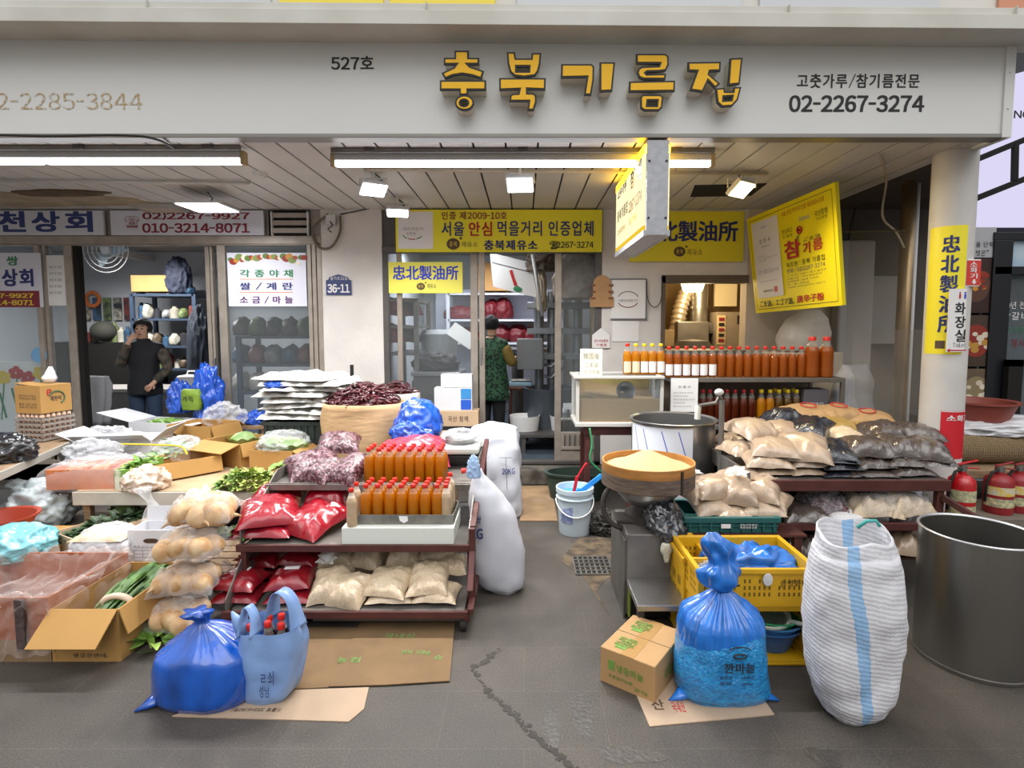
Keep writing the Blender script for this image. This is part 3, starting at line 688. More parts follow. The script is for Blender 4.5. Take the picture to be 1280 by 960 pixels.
bt('참', .45, .48, .635, .645, M_red, .03); bt('기', .66, .49, .735, .59, M_red, .03); bt('름', .76, .5, .86, .595, M_red, .02)
MB().quad(bil(.585,.635,.004), bil(.6,.655,.004), bil(.63,.685,.004), bil(.615,.65,.004)).build('leaf_mark', M_green, o)
bt('제조원 : 충북 기름집', .46, .40, .87, .45, M_black, .0); bt('전화 : 02)2267-3274', .46, .345, .87, .39, M_navy, .0)
for k, s in enumerate(('소 재 지 : 서울시 중구 을지로', '유통기한 : 제조일로부터', '원재료명 : 참깨 100%', '용    량 : 350ml', '보관방법 : 직사광선을 피하고 서늘한 곳')): bt(s, .46, .315-.027*k, (.88, .83, .8, .7, .86)[k], .33-.027*k, M_brown, -.002)
bt('ごま油、エゴマ油、', .08, .055, .52, .125, M_black, .015); bt('唐辛子粉', .55, .06, .84, .13, M_red, .025)

# column stickers wrap round the column
def wrap(d=.002): return lambda a, z: Vector((math.sin(a)*(CR+d), -math.cos(a)*(CR+d), z))
def ang(px):       # angle on the column facing this pixel column
    best = min(range(-90, 91), key=lambda k: abs(proj(CX + CR*math.sin(R(k)), CY - CR*math.cos(R(k)), 1.6)[0] - px)); return R(best)
def proj(x, y, z):
    d = Vector((x, y, z - CH)); dz = d.y*math.cos(PITCH) - d.z*math.sin(PITCH); yy = d.y*math.sin(PITCH) + d.z*math.cos(PITCH)
    return VX + F*d.x/dz, VY - F*yy/dz
def cpatch(o, a0, z0, a1, z1, m, name, d=.0015):
    mb = MB(); n = 16
    for k in range(n):
        u0 = a0+(a1-a0)*k/n; u1 = a0+(a1-a0)*(k+1)/n; f = wrap(d); mb.quad(f(u0,z0), f(u1,z0), f(u1,z1), f(u0,z1))
    mb.build(name, m, o, smooth=True)
def zc(py): return at(1175, py, CY-CR).z
o = thing('column_sticker', 'tall narrow yellow sign with blue characters wrapped round the white column', 'sign', (CX, CY, 0))
cpatch(o, R(-98), zc(443), R(5), zc(281), mat('column yellow', '#f0e12e', .5), 'panel')
for k, ch in enumerate('忠北製油所'):
    z1_ = zc(293+k*25.2); lettering(ch, (R(-58), zc(293+k*25.2+22), R(-14), z1_), M_navy, o, wrap(.003), .03)
lettering('제유소', (R(-28), zc(434), R(-8), zc(428)), M_brown, o, wrap(.003), .0); cpatch(o, R(-62), zc(436), R(-38), zc(426), M_brown, 'logo', .003)
o = thing('extinguisher_sticker', 'red fire extinguisher sticker low down on the white column', 'sign', (CX, CY, 0))
cpatch(o, R(-38), zc(574), R(88), zc(514), mat('sticker red', '#c8202c', .45), 'panel'); lettering('소화기', (R(-24), zc(527), R(52), zc(519)), M_paper, o, wrap(.003), .04)
cpatch(o, R(-37), zc(515.2), R(87), zc(514.4), M_paper, 'edge_line', .003)
o = thing('toilet_sign', 'white toilet sign with red arrow fixed flat on the column', 'sign', at(1196, 440, CY-CR-.02)); l_ = Vector(o.location); Yt = CY-CR-.02
a = at(1183, 440, Yt)-l_; b = at(1209, 361, Yt)-l_
MB().box(a.x, b.x, 0, .006, a.z, b.z).build('panel', M_paper, o)
for k, ch in enumerate('화장실'): pwrite(ch, (1193.5, 378+k*17, 1207.5, 393+k*17), Yt-.002, M_black, o, .02)
pwrite('Toilet', (1191, 428, 1208, 434), Yt-.002, M_grayp, o, 0)
MB().pbox(1186, 437.2, 1208, 438.6, Yt-.002, Yt, l_).build('arrow', M_red, o); c = at(1183.5, 438, Yt-.002)-l_
MB().prism([(c.x, c.z), (c.x+.02, c.z+.012), (c.x+.02, c.z-.012)], -.002, 0).build('arrow_head', M_red, o)
for px, mm in ((1200, M_red), (1206.5, M_blue)):
    c = at(px, 369, Yt)-l_; MB().ico((c.x, -.002, c.z+.016), .006, 1, (1,.3,1)).box(c.x-.005, c.x+.005, -.003, -.001, c.z-.02, c.z+.008).build('figure_mark', mm, o)
Yf = CY-.12
o = flatsign('extinguisher_sign', 'small red hanging fire extinguisher sign with down arrow beside the column', (1207.5, 324, 1226.5, 358), Yf, M_paper, .03)
pq(o, 1209, 325.5, 1225, 356.5, Yf-.001, mat('sign red', '#cb3a2f', .5), 'red_panel')
for k, ch in enumerate('소화기'): pwrite(ch, (1212.5, 327+k*7.4, 1222, 333.4+k*7.4), Yf-.003, M_paper, o, .02)
c = at(1217.5, 352, Yf-.003)-Vector(o.location); MB().prism([(c.x-.016, c.z), (c.x+.016, c.z), (c.x, c.z-.018)], -.004, -.002).box(c.x-.007, c.x+.007, -.004, -.002, c.z, c.z+.014).build('arrow', M_paper, o)
MB().bar((Vector((-.05, .03, .09))), (CX-o.location.x, CY-o.location.y, .09), .02).build('bracket', M_steel, o)

# left shop signs
M_ws = mat('white sign face', '#cfd0da', .5)
Yl = W - .02
o = flatsign('shop_name_sign', 'white sign with big blue letters over the produce shop window', (-40, 263, 128, 294), Yl, M_ws, .03)
for ch, bx_ in (('천', (-3, 264, 31, 290)), ('상', (40, 264, 74, 290)), ('회', (82, 264, 115, 290))): pwrite(ch, bx_, Yl-.002, mat('deep blue print', '#2c3c74', .6), o, .04)
o = flatsign('phone_sign', 'white sign with dark red telephone numbers over the produce shop door', (139, 263, 329, 294), Yl, M_ws, .03)
pwrite('02)2267-9927', (178, 264.5, 312, 275), Yl-.002, M_dred, o, .035); pwrite('010-3214-8071', (178, 279, 312, 291), Yl-.002, M_dred, o, .035); pwrite('☎', (156, 270, 174, 285), Yl-.002, M_dred, o, .005)
o = thing('vent_louvre', 'grey louvred vent in a dark opening beside the phone sign', 'vent', at(362, 296, W)); l_ = Vector(o.location)
MB().pbox(335, 263, 387, 296, W+.0, W+.03, l_).build('backing', M_void, o)
for k in range(3): 
    q = MB().pbox(340, 266+k*9.5, 383, 272+k*9.5, W-.03, W-.02, l_); q.move(Matrix.Translation((0,0,0))); q.build('blade', M_alu, o)
q = MB().pbox(338, 264, 340, 294, W-.04, W, l_).pbox(383, 264, 385, 294, W-.04, W, l_); q.build('frame', M_paper, o)
Yd = W - .008
o = flatsign('price_sign', 'white door sign listing produce in green, blue and purple with vegetables printed above', (286, 316, 382, 383), Yd, mat('pale sign', '#d5d5e2', .5), .006)
for s, y, mm in (('각 종 야 채', 337, M_green), ('쌀 / 계 란', 353, M_navy), ('소 금 / 마 늘', 370, M_purple)): pwrite(s, (300, y, 366, y+9.5), Yd-.002, mm, o, .03)
for y in (348.5, 365): pq(o, 300, y, 366, y+.8, Yd-.001, mat('orange line', '#d58a3a', .6), 'rule_line')
rnd = random.Random(4); cols = [mat('print veg %d' % i, c, .6) for i, c in enumerate(('#5d7a34', '#8f2f24', '#c58a33', '#7b8f4a', '#a14a35', '#e0d9c8'))]
l_ = Vector(o.location)
for i in range(26):
    t_ = i/25; px = 288 + 92*t_; py = 320 + 3*rnd.random() + (12*max(0, t_-.75)*4*rnd.random()) + (9*max(0, .25-t_)*4*rnd.random())
    c = at(px, py, Yd)-l_; r_ = .022 + .02*rnd.random()
    MB().prism([(c.x+r_*math.cos(6.283*k/12), min(c.z+r_*.8*math.sin(6.283*k/12), at(300,316.5,Yd).z-l_.z)) for k in range(12)], -.0015-i*.00005, 0).build('printed_vegetable', cols[i % 6], o)
o = flatsign('phone_sticker', 'white and dark red sticker sign on the leftmost window', (-60, 316, 50, 384), Yd, mat('pale sign', '#d5d5e2', .5), .006)
pwrite('쌍', (8.5, 320, 22, 332), Yd-.002, M_green, o, .03); pwrite('상회', (3, 336, 41, 358), Yd-.002, M_navy, o, .04)
pq(o, -60, 363.5, 50, 384, Yd-.001, M_dred, 'red_band'); pwrite('02)2267-9927', (-44, 366, 42, 373), Yd-.003, M_yprint, o, .035); pwrite('010-3214-8071', (-44, 375, 42, 381.5), Yd-.003, M_yprint, o, .035)
o = flatsign('paper_notice', 'tall sheet of handwritten paper behind the narrow glass of the door', (60, 319, 82, 382), W+.03, M_paper, .003)
for k in range(5): pwrite('배추 무 대파', (62, 332+k*8, 77, 336+k*8), W+.028, M_grayp, o, 0)
# house number
a = at(408, 369, W-.004); b = at(439, 343, W-.004)
o = thing('house_number_plate', 'navy house number plate with an arched top on the white pillar', 'sign', ((a.x+b.x)/2, W-.004, a.z)); h = (b.x-a.x)/2; hz = b.z-a.z
poly = [(-h, 0), (h, 0), (h, hz*.72), (h*.82, hz*.74), (h*.7, hz*.88), (0, hz), (-h*.7, hz*.88), (-h*.82, hz*.74), (-h, hz*.72)]
MB().prism(poly, -.006, 0).build('plate', mat('plate navy', '#2f3c6b', .4), o, bevel=.001)
pwrite('36-11', (409.5, 355, 437, 366), W-.012, M_paper, o, .04); pwrite('을지로32길', (413, 345.5, 434, 350), W-.012, M_paper, o, .0)
# door notices of the oil shop
o = flatsign('paper_notice', 'framed white certificate with a smiling arc beside the hatch', (764, 349, 808, 399), W-.02, M_paper, .02)
pwrite('서울안심먹을거리', (773, 374, 797, 377.5), W-.023, M_grayp, o, 0)
l_ = Vector(o.location); c = at(785, 377, W-.023)-l_
for a0, a1, mm in ((205, 335, M_dred), (20, 160, M_grayp)):
    MB().tube([c + Vector((.1*math.cos(R(a0+(a1-a0)*k/14)), 0, .075*math.sin(R(a0+(a1-a0)*k/14))+.02)) for k in range(15)], .004, 6).build('logo_arc', mm, o)
MB().pbox(763.5, 348, 808.5, 349.5, W-.03, W, l_).pbox(763.5, 398, 808.5, 399.5, W-.03, W, l_).pbox(807.5, 349, 808.5, 399, W-.03, W, l_).build('frame', M_grayp, o)
flatsign('blank_card', 'plain white card on the wall under the framed certificate', (765, 401, 799, 427), W-.01, M_paper, .008, 'card')
Yn = W-.02
a = at(740, 435, Yn); b = at(762, 410, Yn)
o = thing('bingsu_tag', 'small house-shaped white tag with red print on the door edge', 'tag', ((a.x+b.x)/2, Yn, a.z)); o.name = 'store_tag'; h = (b.x-a.x)/2; hz = b.z-a.z
MB().prism([(-h,0),(h,0),(h,hz*.65),(0,hz),(-h,hz*.65)], -.004, 0).build('card', M_paper, o); pwrite('온누리상품권', (743, 424, 760, 428), Yn-.006, M_red, o, .01); pwrite('가맹점', (745, 429.5, 758, 433), Yn-.006, M_red, o, .01)
# ================================================================== LAMPS AND CONDUITS
M_tube = glow('lit led tube', '#f4f6ff', 6); M_spot = glow('lit flood face', '#f2f6ff', 14); M_lampb = mat('lamp body', '#c9c8c6', .5); M_cable = mat('black cable', '#262422', .6)
M_cream = mat('cream cable', '#b7aa92', .6)
def area_lamp(par, loc, sx_, sy_, e_, col=(1, 1, 1), rot=(0, 0, 0), spread=160):
    l = bpy.data.lights.new('lamp_light', 'AREA'); l.shape = 'RECTANGLE'; l.size = sx_; l.size_y = sy_; l.energy = e_; l.color = col; l.spread = R(spread)
    o = bpy.data.objects.new('lamp_light', l); COL.objects.link(o); o.parent = par; o.location = loc; o.rotation_euler = rot
def tube_lamp(px0, px1, py, label, splits=(), e_=30):
    zt_ = CEIL - .085; a = onz(px0, py, zt_); b = onz(px1, py, zt_); Y = (a.y+b.y)/2
    o = thing('tube_lamp', label, 'lamp', ((a.x+b.x)/2, Y, zt_)); h = (b.x-a.x)/2
    MB().box(-h, h, -.022, .022, .018, .06).build('housing', M_lampb, o, bevel=.004)
    MB().box(-h, h, -.05, -.03, .055, .085).build('mounting_rail', M_dsteel, o, bevel=.003)
    xs = [-h] + [at(s, py, Y).x - o.location.x for s in splits] + [h]
    for u, v in zip(xs, xs[1:]): MB().box(u+.012, v-.012, -.02, .02, -.016, .018).build('tube', M_tube, o, bevel=.006)
    for s in (-1, 1): MB().box(s*h-.014, s*h+.014, -.024, .024, -.02, .06).build('end_cap', mat('lamp end cap', '#b59c72', .6), o, bevel=.003)
    area_lamp(o, (0, 0, -.022), 2*h, .04, e_)
    for s in (-.8, 0, .8): MB().box(s*h-.03, s*h+.03, -.06, .03, .06, .085).build('clip', M_dark, o)
    return o
tube_lamp(417, 890, 205, 'long lit tube lamp under the canopy in front of the oil shop', (), 85)
tube_lamp(-90, 305, 202, 'long lit tube lamp under the canopy in front of the produce shop', (56,), 46)
def flood(px, py, rx, rz, label, zt_=CEIL-.1, s=1.25, warm=0):
    q = onz(px, py, zt_-.03)
    o = thing('flood_lamp', label, 'lamp', (q.x, q.y, zt_-.03))
    m4 = Matrix.Rotation(rz, 4, 'Z') @ Matrix.Rotation(rx, 4, 'X')
    w_ = .075*s
    MB().cbox((0, 0, .012), (w_*2, w_*1.5, .03)).move(m4).build('housing', M_lampb, o, bevel=.006)
    mb = MB()
    for k in range(6): mb.cbox((-w_*.7+k*w_*.28, 0, .035), (.006, w_*1.2, .022))
    mb.move(m4).build('heat_sink', M_lampb, o)
    MB().cbox((0, 0, -.006), (w_*1.8, w_*1.3, .006)).move(m4).build('lens', M_spot if not warm else glow('lit warm face', '#ffe2a8', 10), o)
    MB().tube([(-w_*1.05, 0, .012), (-w_*1.05, 0, .075), (w_*1.05, 0, .075), (w_*1.05, 0, .012)], .007, 8).cyl((0,0,.075), (0, 0, CEIL-o.location.z), .012).build('bracket', M_lampb, o)
    MB().tube([(0, .02, .03), (.05, .05, .08), (.02, .08, .11), (-.01, .06, CEIL-o.location.z)], .005, 6).build('cord', M_cable, o)
    l = bpy.data.lights.new('lamp_light', 'SPOT'); l.energy = 60; l.spot_size = R(140); l.spot_blend = .7; l.shadow_soft_size = .07; l.color = (1, .97, .93) if not warm else (1, .82, .5)
    lo = bpy.data.objects.new('lamp_light', l); COL.objects.link(lo); lo.parent = o; lo.matrix_local = m4 @ Matrix.Translation((0, 0, -.02))
    return o
flood(467, 237, R(-26), R(30), 'lit flood lamp on the front conduit, the one furthest from the lightbox')
flood(650, 231, R(-32), R(-4), 'lit flood lamp on the front conduit beside the hanging lightbox')
flood(497, 266, R(-16), R(12), 'lit flood lamp at the corner of the long yellow banner')
flood(927, 237, R(-38), R(35), 'warm lit flood lamp under the canopy beside the torn ceiling', warm=1)
q = onz(260, 260, 2.47); o = thing('panel_lamp', 'square lit panel lamp hanging in front of the phone sign', 'lamp', (q.x, q.y, 2.47))
MB().cbox((0, 0, .012), (.36, .36, .016)).build('frame', M_lampb, o, bevel=.003); MB().cbox((0, 0, .0), (.33, .33, .008)).build('diffuser', glow('lit panel', '#eef4ff', 7), o)
MB().tube([(0, 0, .02), (.03, .02, .08), (0, 0, CEIL-2.47)], .005, 6).build('cord', M_cable, o); area_lamp(o, (0, 0, -.01), .33, .33, 14)
q = onz(203, 258, CEIL); o = thing('ceiling_panel', 'unlit square ceiling panel lamp next to the hanging lit one', 'lamp', (q.x, q.y, CEIL-.02))
MB().cbox((0, 0, 0), (.42, .30, .03)).build('frame', mat('old grey plastic', '#a7a49f', .6), o, bevel=.004); MB().cbox((0, 0, -.016), (.28, .2, .006)).build('diffuser', mat('unlit diffuser', '#c4b6a6', .5), o)
# conduits and cables
def cable(name, label, pts, r, m, cat='cable', smooth_=True, n=8):
    if smooth_:
        P = [Vector(p) for p in pts]; out = []
        for i in range(len(P)-1):
            p0, p1, p2, p3 = P[max(0,i-1)], P[i], P[i+1], P[min(len(P)-1,i+2)]
            for k in range(6):
                t = k/6; out.append(.5*((2*p1) + (p2-p0)*t + (2*p0-5*p1+4*p2-p3)*t*t + (3*p1-p0-3*p2+p3)*t**3))
        out.append(P[-1]); pts = out
    return tag(MB().tube(pts, r, n).build(name, m, smooth=True), label, cat)
zz = CEIL - .02
cable('conduit', 'thin pale conduit under the canopy carrying the flood lamps', [onz(455, 212, zz), onz(960, 217, zz)], .012, M_cream, 'pipe', False)
cable('conduit', 'thin pale conduit under the canopy of the produce shop', [onz(-40, 226, zz), onz(312, 229, zz)], .012, mat('pale pipe', '#b9b6b2', .5), 'pipe', False)
cable('wire', 'black cable drooping from the fascia to the ceiling lamp rail', [onz(-20, 168, zz), onz(60, 170, zz-.02), onz(150, 169, zz-.03), onz(195, 174, zz-.01), onz(225, 190, zz)], .007, M_cable)
cable('wire', 'black cable along the top of the white pillar', [at(425, 268, W-.02), at(455, 262, W-.03), at(478, 256, W-.02)], .006, M_cable)
cable('wire', 'loop of cables hanging on the aluminium frame beside the pillar', [at(425, 270, W-.03), at(425, 290, W-.03), at(415, 308, W-.03), at(400, 310, W-.03), at(391, 295, W-.03), at(394, 282, W-.03), at(410, 268, W-.03)], .012, mat('brown cable', '#6b6052', .6))
cable('wire', 'pale cord hanging from the canopy over the vinyl screen', [onz(1100, 195, zz), at(1108, 225, 4.2), at(1103, 270, 4.2), at(1120, 290, 4.2), at(1130, 310, 4.2)], .008, M_cream)
cable('wire', 'dark cable loop with a plug on the wall behind the vinyl screen', [at(1072, 250, 5.2), at(1060, 310, 5.2), at(1075, 340, 5.2), at(1078, 365, 5.2), at(1068, 384, 5.2), at(1052, 384, 5.2)], .009, M_cable)
cable('wire', 'thin cable sagging below the certificate to the hatch', [at(808, 352, W-.04), at(810, 375, W-.04), at(818, 384, W-.04), at(826, 376, W-.04), at(828, 352, W-.04)], .004, M_cable)
o = thing('junction_box', 'small white outlet with tangled wires at the top of the pillar', 'outlet', at(414, 275, W-.04)); MB().cbox((0, 0, 0), (.09, .05, .09)).build('box', M_lampb, o, bevel=.006); MB().tube([(0,-.03,-.02), (.03,-.05,-.06), (-.02,-.04,-.09), (.01,-.03,-.12)], .006, 6).build('cord', M_cable, o)
o = thing('smoke_detector', 'round white detector on the ceiling slats', 'detector', onz(325, 216, CEIL)); MB().lathe([(0,-.035),(.03,-.035),(.045,-.02),(.05,0)], n=20).build('body', M_lampb, o, smooth='auto')
# steel standpipe by the column and the duct poles
cable('standpipe', 'shiny vertical steel pipe behind the clear vinyl screen', [at(1139, 200, 4.3), (at(1139, 200, 4.3).x, 4.3, .0)], .05, mat('galvanised pipe', '#a98f6a', .35, .7, var=.3, scale=6), 'pipe', False, 20)
cable('thin_pole', 'thin pale pole next to the shiny standpipe', [at(1149, 200, 4.35), (at(1149, 200, 4.35).x, 4.35, 0)], .02, M_lampb, 'pipe', False)
# ================================================================== THE DISPLAY RACK ON WHEELS AND WHAT IS ON IT
M_rust = mat('maroon painted angle iron', '#5a302b', .55, .2, var=.3, scale=12)
M_sheet = mat('grey sheet metal', '#86807a', .45, .55, var=.35, scale=8)
Y0, Y1, Y2 = 2.60, 2.76, 3.10
zl = at(480, 765, Y0).z; zm = at(440, 682, Y1).z; zt3 = at(380, 606, Y2).z
xl, xr = at(284, 745, Y0).x, at(580, 765, Y0).x; xc = (xl+xr)/2
rk = thing('display_rack', 'three-tiered maroon iron display rack on castors with grey metal shelves', 'rack', (xc, 2.9, 0)); l_ = Vector((xc, 2.9, 0))
def rb(mb, x0, x1, y0, y1, z0, z1): return mb.box(x0-l_.x, x1-l_.x, y0-l_.y, y1-l_.y, z0, z1)
for nm, y0, y1, z in (('lower', Y0, 3.3, zl), ('middle', Y1, 3.45, zm), ('upper', Y2, 3.75, zt3)):
    rb(MB(), xl, xr, y0, y1, z-.012, z).build('shelf', M_sheet, rk, bevel=.002)
    mb = MB(); rb(mb, xl-.03, xr+.02, y0-.012, y0+.006, z-.03, z+.006)
    mb.build('edge_rail', M_rust if nm != 'upper' else M_sheet, rk, bevel=.003)
mb = MB(); rb(mb, xl, xr, Y2-.006, Y2+.006, zt3-.03, zt3+.012); mb.build('tray_lip', M_sheet, rk, bevel=.003)
for x in (xl-.012, xr-.0):
    for y, z1 in ((Y0, zl), (Y1, zm+.0), (Y2, zt3), (3.83, zt3)):
        rb(MB(), x, x+.028, y, y+.03, .06, z1).build('leg', M_rust, rk, bevel=.003)
def side(x, poly, nm='side_sheet', m=M_sheet):
    MB().prism([(y-l_.y, z) for y, z in poly], x-l_.x-.003, x-l_.x+.003, 'X').build(nm, m, rk)
side(xl-.01, [(Y0, zl), (Y0, zl+.06), (Y1+.05, zm-.03), (3.3, zm-.03), (3.3, zl)])
side(xl-.01, [(Y1, zm), (Y1, zm+.08), (Y2, zt3), (3.45, zt3), (3.45, zm)])
side(xl-.01, [(Y2, zt3), (Y2, zt3+.01), (3.2, zt3+.06), (3.85, zt3+.06), (3.85, zt3)])
side(xr+.012, [(Y1, zm), (Y1, zm+.09), (Y2, zt3), (Y2, zm)])
side(xr+.012, [(Y2, zt3), (Y2, zt3+.03), (3.2, zt3+.09), (3.85, zt3+.09), (3.85, zt3)])
for p, q in (((xr+.03, Y1-.02, .1), (xr+.03, Y1-.02, zm+.1)), ((xr+.03, Y1, zm+.09), (xr+.03, 3.85, zt3+.1)), ((xr+.03, Y0, zl+.1), (xr+.03, Y1, zm)), ((xr+.03, Y0, zl), (xr+.03, 3.8, zl))):
    MB().bar(Vector(p)-l_, Vector(q)-l_, .03, .03).build('side_rail', M_rust, rk, bevel=.003)
rb(MB(), xl+.4, xr, Y0+.03, Y0+.06, .045, zl-.03).build('base_rail', M_dark, rk, bevel=.004)
for x in (xl+.02, xr-.005):
    for y in (Y0+.03, 3.8):
        wv = MB().cyl((x-l_.x-.014, y-l_.y, .035), (x-l_.x+.014, y-l_.y, .035), .035, n=20).build('castor', mat('black rubber', '#1f1d1c', .7), rk, smooth='auto'); MB().lathe([(.02, .06), (.03, .075), (.03, .09)], (x-l_.x, y-l_.y, 0), 12).build('castor_fork', M_dsteel, wv)

M_redbag = mat('red powder bag', '#9c1526', .25, var=.25, scale=4, bump=.35, bscale=9, coat=.5)
M_redbag2 = mat('deep red powder bag', '#8a1420', .3, var=.3, scale=5, bump=.3, bscale=12, coat=.4)
M_grain = grains('sesame in clear bag', '#bda487', '#d8c6aa', 430, .4, .3, .5, '#ccb696', wscale=9)
M_azuki = grains('dried jujube chips in clear bag', '#2c1015', '#8a6a72', 95, .28, .4, .7, '#54222a', wscale=10)  # pale pink end of the speckle paints in highlights of the film
M_label = mat('sticker white', '#e8e4e4', .5)
BAGN = [0]
def bag(name, label, m, px, Y, z, L, D, H, rz=0, tilt=(0, 0), cat='bag', group=None, sticker=None, py=700, knot=None, **k):
    BAGN[0] += 1
    k.setdefault('n', 18); k.setdefault('crease', .14); k.setdefault('wr', .005)
    b = pillow(L, D, H, BAGN[0], **k).build(name, m, smooth=True)
    x = at(px, py, Y).x
    solo(b, label, cat, (x, Y, z), (R(tilt[0]), R(tilt[1]), R(rz)), group)
    if sticker:
        sx_, sy_ = sticker; MB().cbox((sx_, sy_, H*1.04), (.075, .028, .004)).build('sticker', M_label, b)
    if knot:
        mb = MB(); kx, ky, kz = knot
        for i in range(7): leaf(mb, (kx, ky, kz), (math.cos(i*.9), math.sin(i*.9), .9 + .3*(i % 2)), (0, 0, 1), .07, .05, .3, .5, 3)
        mb.build('tied_neck', film('bag neck film', (.9, .88, .86), .5, .2, .5, 40) if m is not M_redbag2 else M_redbag2, b)
    return b
GR = 'red chilli powder bags on the rack'
# middle shelf
bag('powder_bag', 'flat red chilli powder bag lowest at the left of the middle shelf', M_redbag, 335, 2.93, zm, .34, .30, .085, 4, group=GR, n=24)
bag('powder_bag', 'plump red chilli powder bag lying on top at the left of the middle shelf', M_redbag, 340, 2.96, zm+.08, .32, .34, .11, 22, (8, -3), group=GR, n=24, droop=.2)
bag('powder_bag', 'plump shiny red chilli powder bag sloping down beside the white board', M_redbag, 397, 2.98, zm+.01, .29, .34, .13, -24, (10, 3), group=GR, n=24)
bag('powder_bag', 'red chilli powder bag tucked under the upper tray, left of the gap', M_redbag, 352, 3.22, zm+.08, .30, .22, .12, 3, (12, 0), group=GR)
bag('powder_bag', 'red chilli powder bag tucked under the upper tray, behind the foam board', M_redbag, 415, 3.2, zm+.06, .26, .22, .14, -6, (16, 0), group=GR)
# lower shelf red
for a in (('small red powder bag with a sticker at the front left of the lowest shelf', 302, 2.76, .05, -4, (0, 0), 1), ('small red powder bag with a sticker at the lowest shelf front beside the sesame', 365, 2.77, .05, 8, (0, 0), 1),
          ('small red powder bag with a sticker behind, against the left side sheet', 330, 2.99, .075, 3, (5, 0), 1), ('small red powder bag with a sticker behind, next to the tied sesame bags', 383, 2.99, .085, -8, (6, 2), 1)):
    bag('powder_bag', a[0], M_redbag2, a[1], a[2], zl+a[3], .225, .22, .085, a[4], a[5], group=GR, sticker=(0, .02), py=740, knot=(-.02, .07, .08) if a[1] == 302 else None, n=22)
for a in (('flattened red powder bag at the very bottom left of the lowest shelf', 302, 2.75, 0), ('flattened red powder bag at the bottom beneath the one touching the sesame', 368, 2.75, 0), ('flattened red powder bag under the back left sticker bag', 332, 3.0, .0), ('flattened red powder bag under the back right sticker bag', 385, 3.0, .01)):
    bag('powder_bag', a[0], M_redbag2, a[1], a[2], zl+a[3], .24, .22, .06, 3, group=GR, py=750)
GS = 'sesame seed bags on the lowest shelf'
for lab, px, Y, z, L, D, H, rz, tl, kn in (
    ('clear tied bag of sesame slumped next to the red bags', 415, 2.79, 0, .2, .26, .13, 8, (16, 0), (-.03, .08, .12)), ('folded clear bag of sesame leaning at the shelf front', 443, 2.74, .0, .2, .22, .13, -18, (22, 0), None),
    ('square plump sesame bag lying in the centre front', 487, 2.77, .04, .235, .24, .09, -8, (12, 0), None), ('tall sesame bag at the right end of the lowest shelf front', 537, 2.79, .05, .215, .27, .1, 4, (14, 0), None),
    ('sesame bag lying flat under the square plump one', 490, 2.74, 0, .24, .2, .055, 2, (0, 0), None), ('sesame bag lying flat under the tall one', 546, 2.74, 0, .23, .2, .07, -3, (0, 0), None),
    ('tied sesame bag at the back behind the slumped one', 425, 3.04, .06, .2, .24, .13, 5, (14, 0), (0, .06, .12)), ('second tied sesame bag at the back centre', 465, 3.04, .06, .2, .24, .13, -12, (14, 0), (.02, .06, .12)),
    ('bulging sesame bag at the back behind the square plump one', 508, 3.03, .06, .2, .24, .15, 4, (15, 0), None), ('bulging sesame bag at the back right corner of the shelf', 550, 3.03, .07, .22, .24, .14, 2, (12, 0), None), ('sesame bag stuffed low at the right back post', 566, 2.93, .05, .15, .18, .1, 4, (6, 0), None)):
    bag('sesame_bag', lab, M_grain, px, Y, zl+z, L, D, H, rz, tl, group=GS, py=730, knot=kn, n=20)
# foam board and bottle tray
f0 = at(427, 680, Y1+.01); f1 = at(567, 660, Y1+.01); zfb = f1.z
solo(MB().box(f0.x, f1.x, Y1+.012, Y1+.34, zm, zfb).build('foam_board', mat('white foam', '#d8dcd2', .7, bump=.1, bscale=80), bevel=.004), 'thick white foam board under the tray of bottles', 'board')
Yt0 = Y1 + .06; t0 = at(447, 655, Yt0); t1 = at(567, 638, Yt0); tz = zfb; th_ = .052
o = thing('bottle_tray', 'grey zinc tray holding rows of red-capped oil bottles', 'tray', ((t0.x+t1.x)/2, Yt0, tz)); h = (t1.x-t0.x)/2; td = .24
mz = mat('zinc sheet', '#8f8c84', .5, .5, var=.4, scale=14)
MB().box(-h, h, 0, .004, 0, th_).box(-h, h, td-.004, td, 0, th_).box(-h, -h+.004, .004, td-.004, 0, th_).box(h-.004, h, .004, td-.004, 0, th_).box(-h+.004, h-.004, .004, td-.004, 0, .004).build('pan', mz, o, bevel=.0015)
MB().prism([(-.035, .045), (.01, .045), (.012, .02), (-.008, .008), (-.03, .02)], -.0015, -.0003).build('sticker', M_label, o)
M_oil = oil('amber perilla oil', '#bd8010', .5); M_oilr = oil('orange sesame oil', '#ab5c10', .45); M_oild = oil('dark sesame oil', '#5a2210', .3); M_oily = oil('golden oil', '#c98a18', .5); M_oilg = oil('dark golden oil', '#6a4a14', .4)
M_bglass = film('bottle neck glass', (.85, .8, .7), .12, .05, 0); M_cap = mat('red plastic cap', '#d22a1c', .35); M_ycap = mat('yellow plastic cap', '#e8c81c', .35)
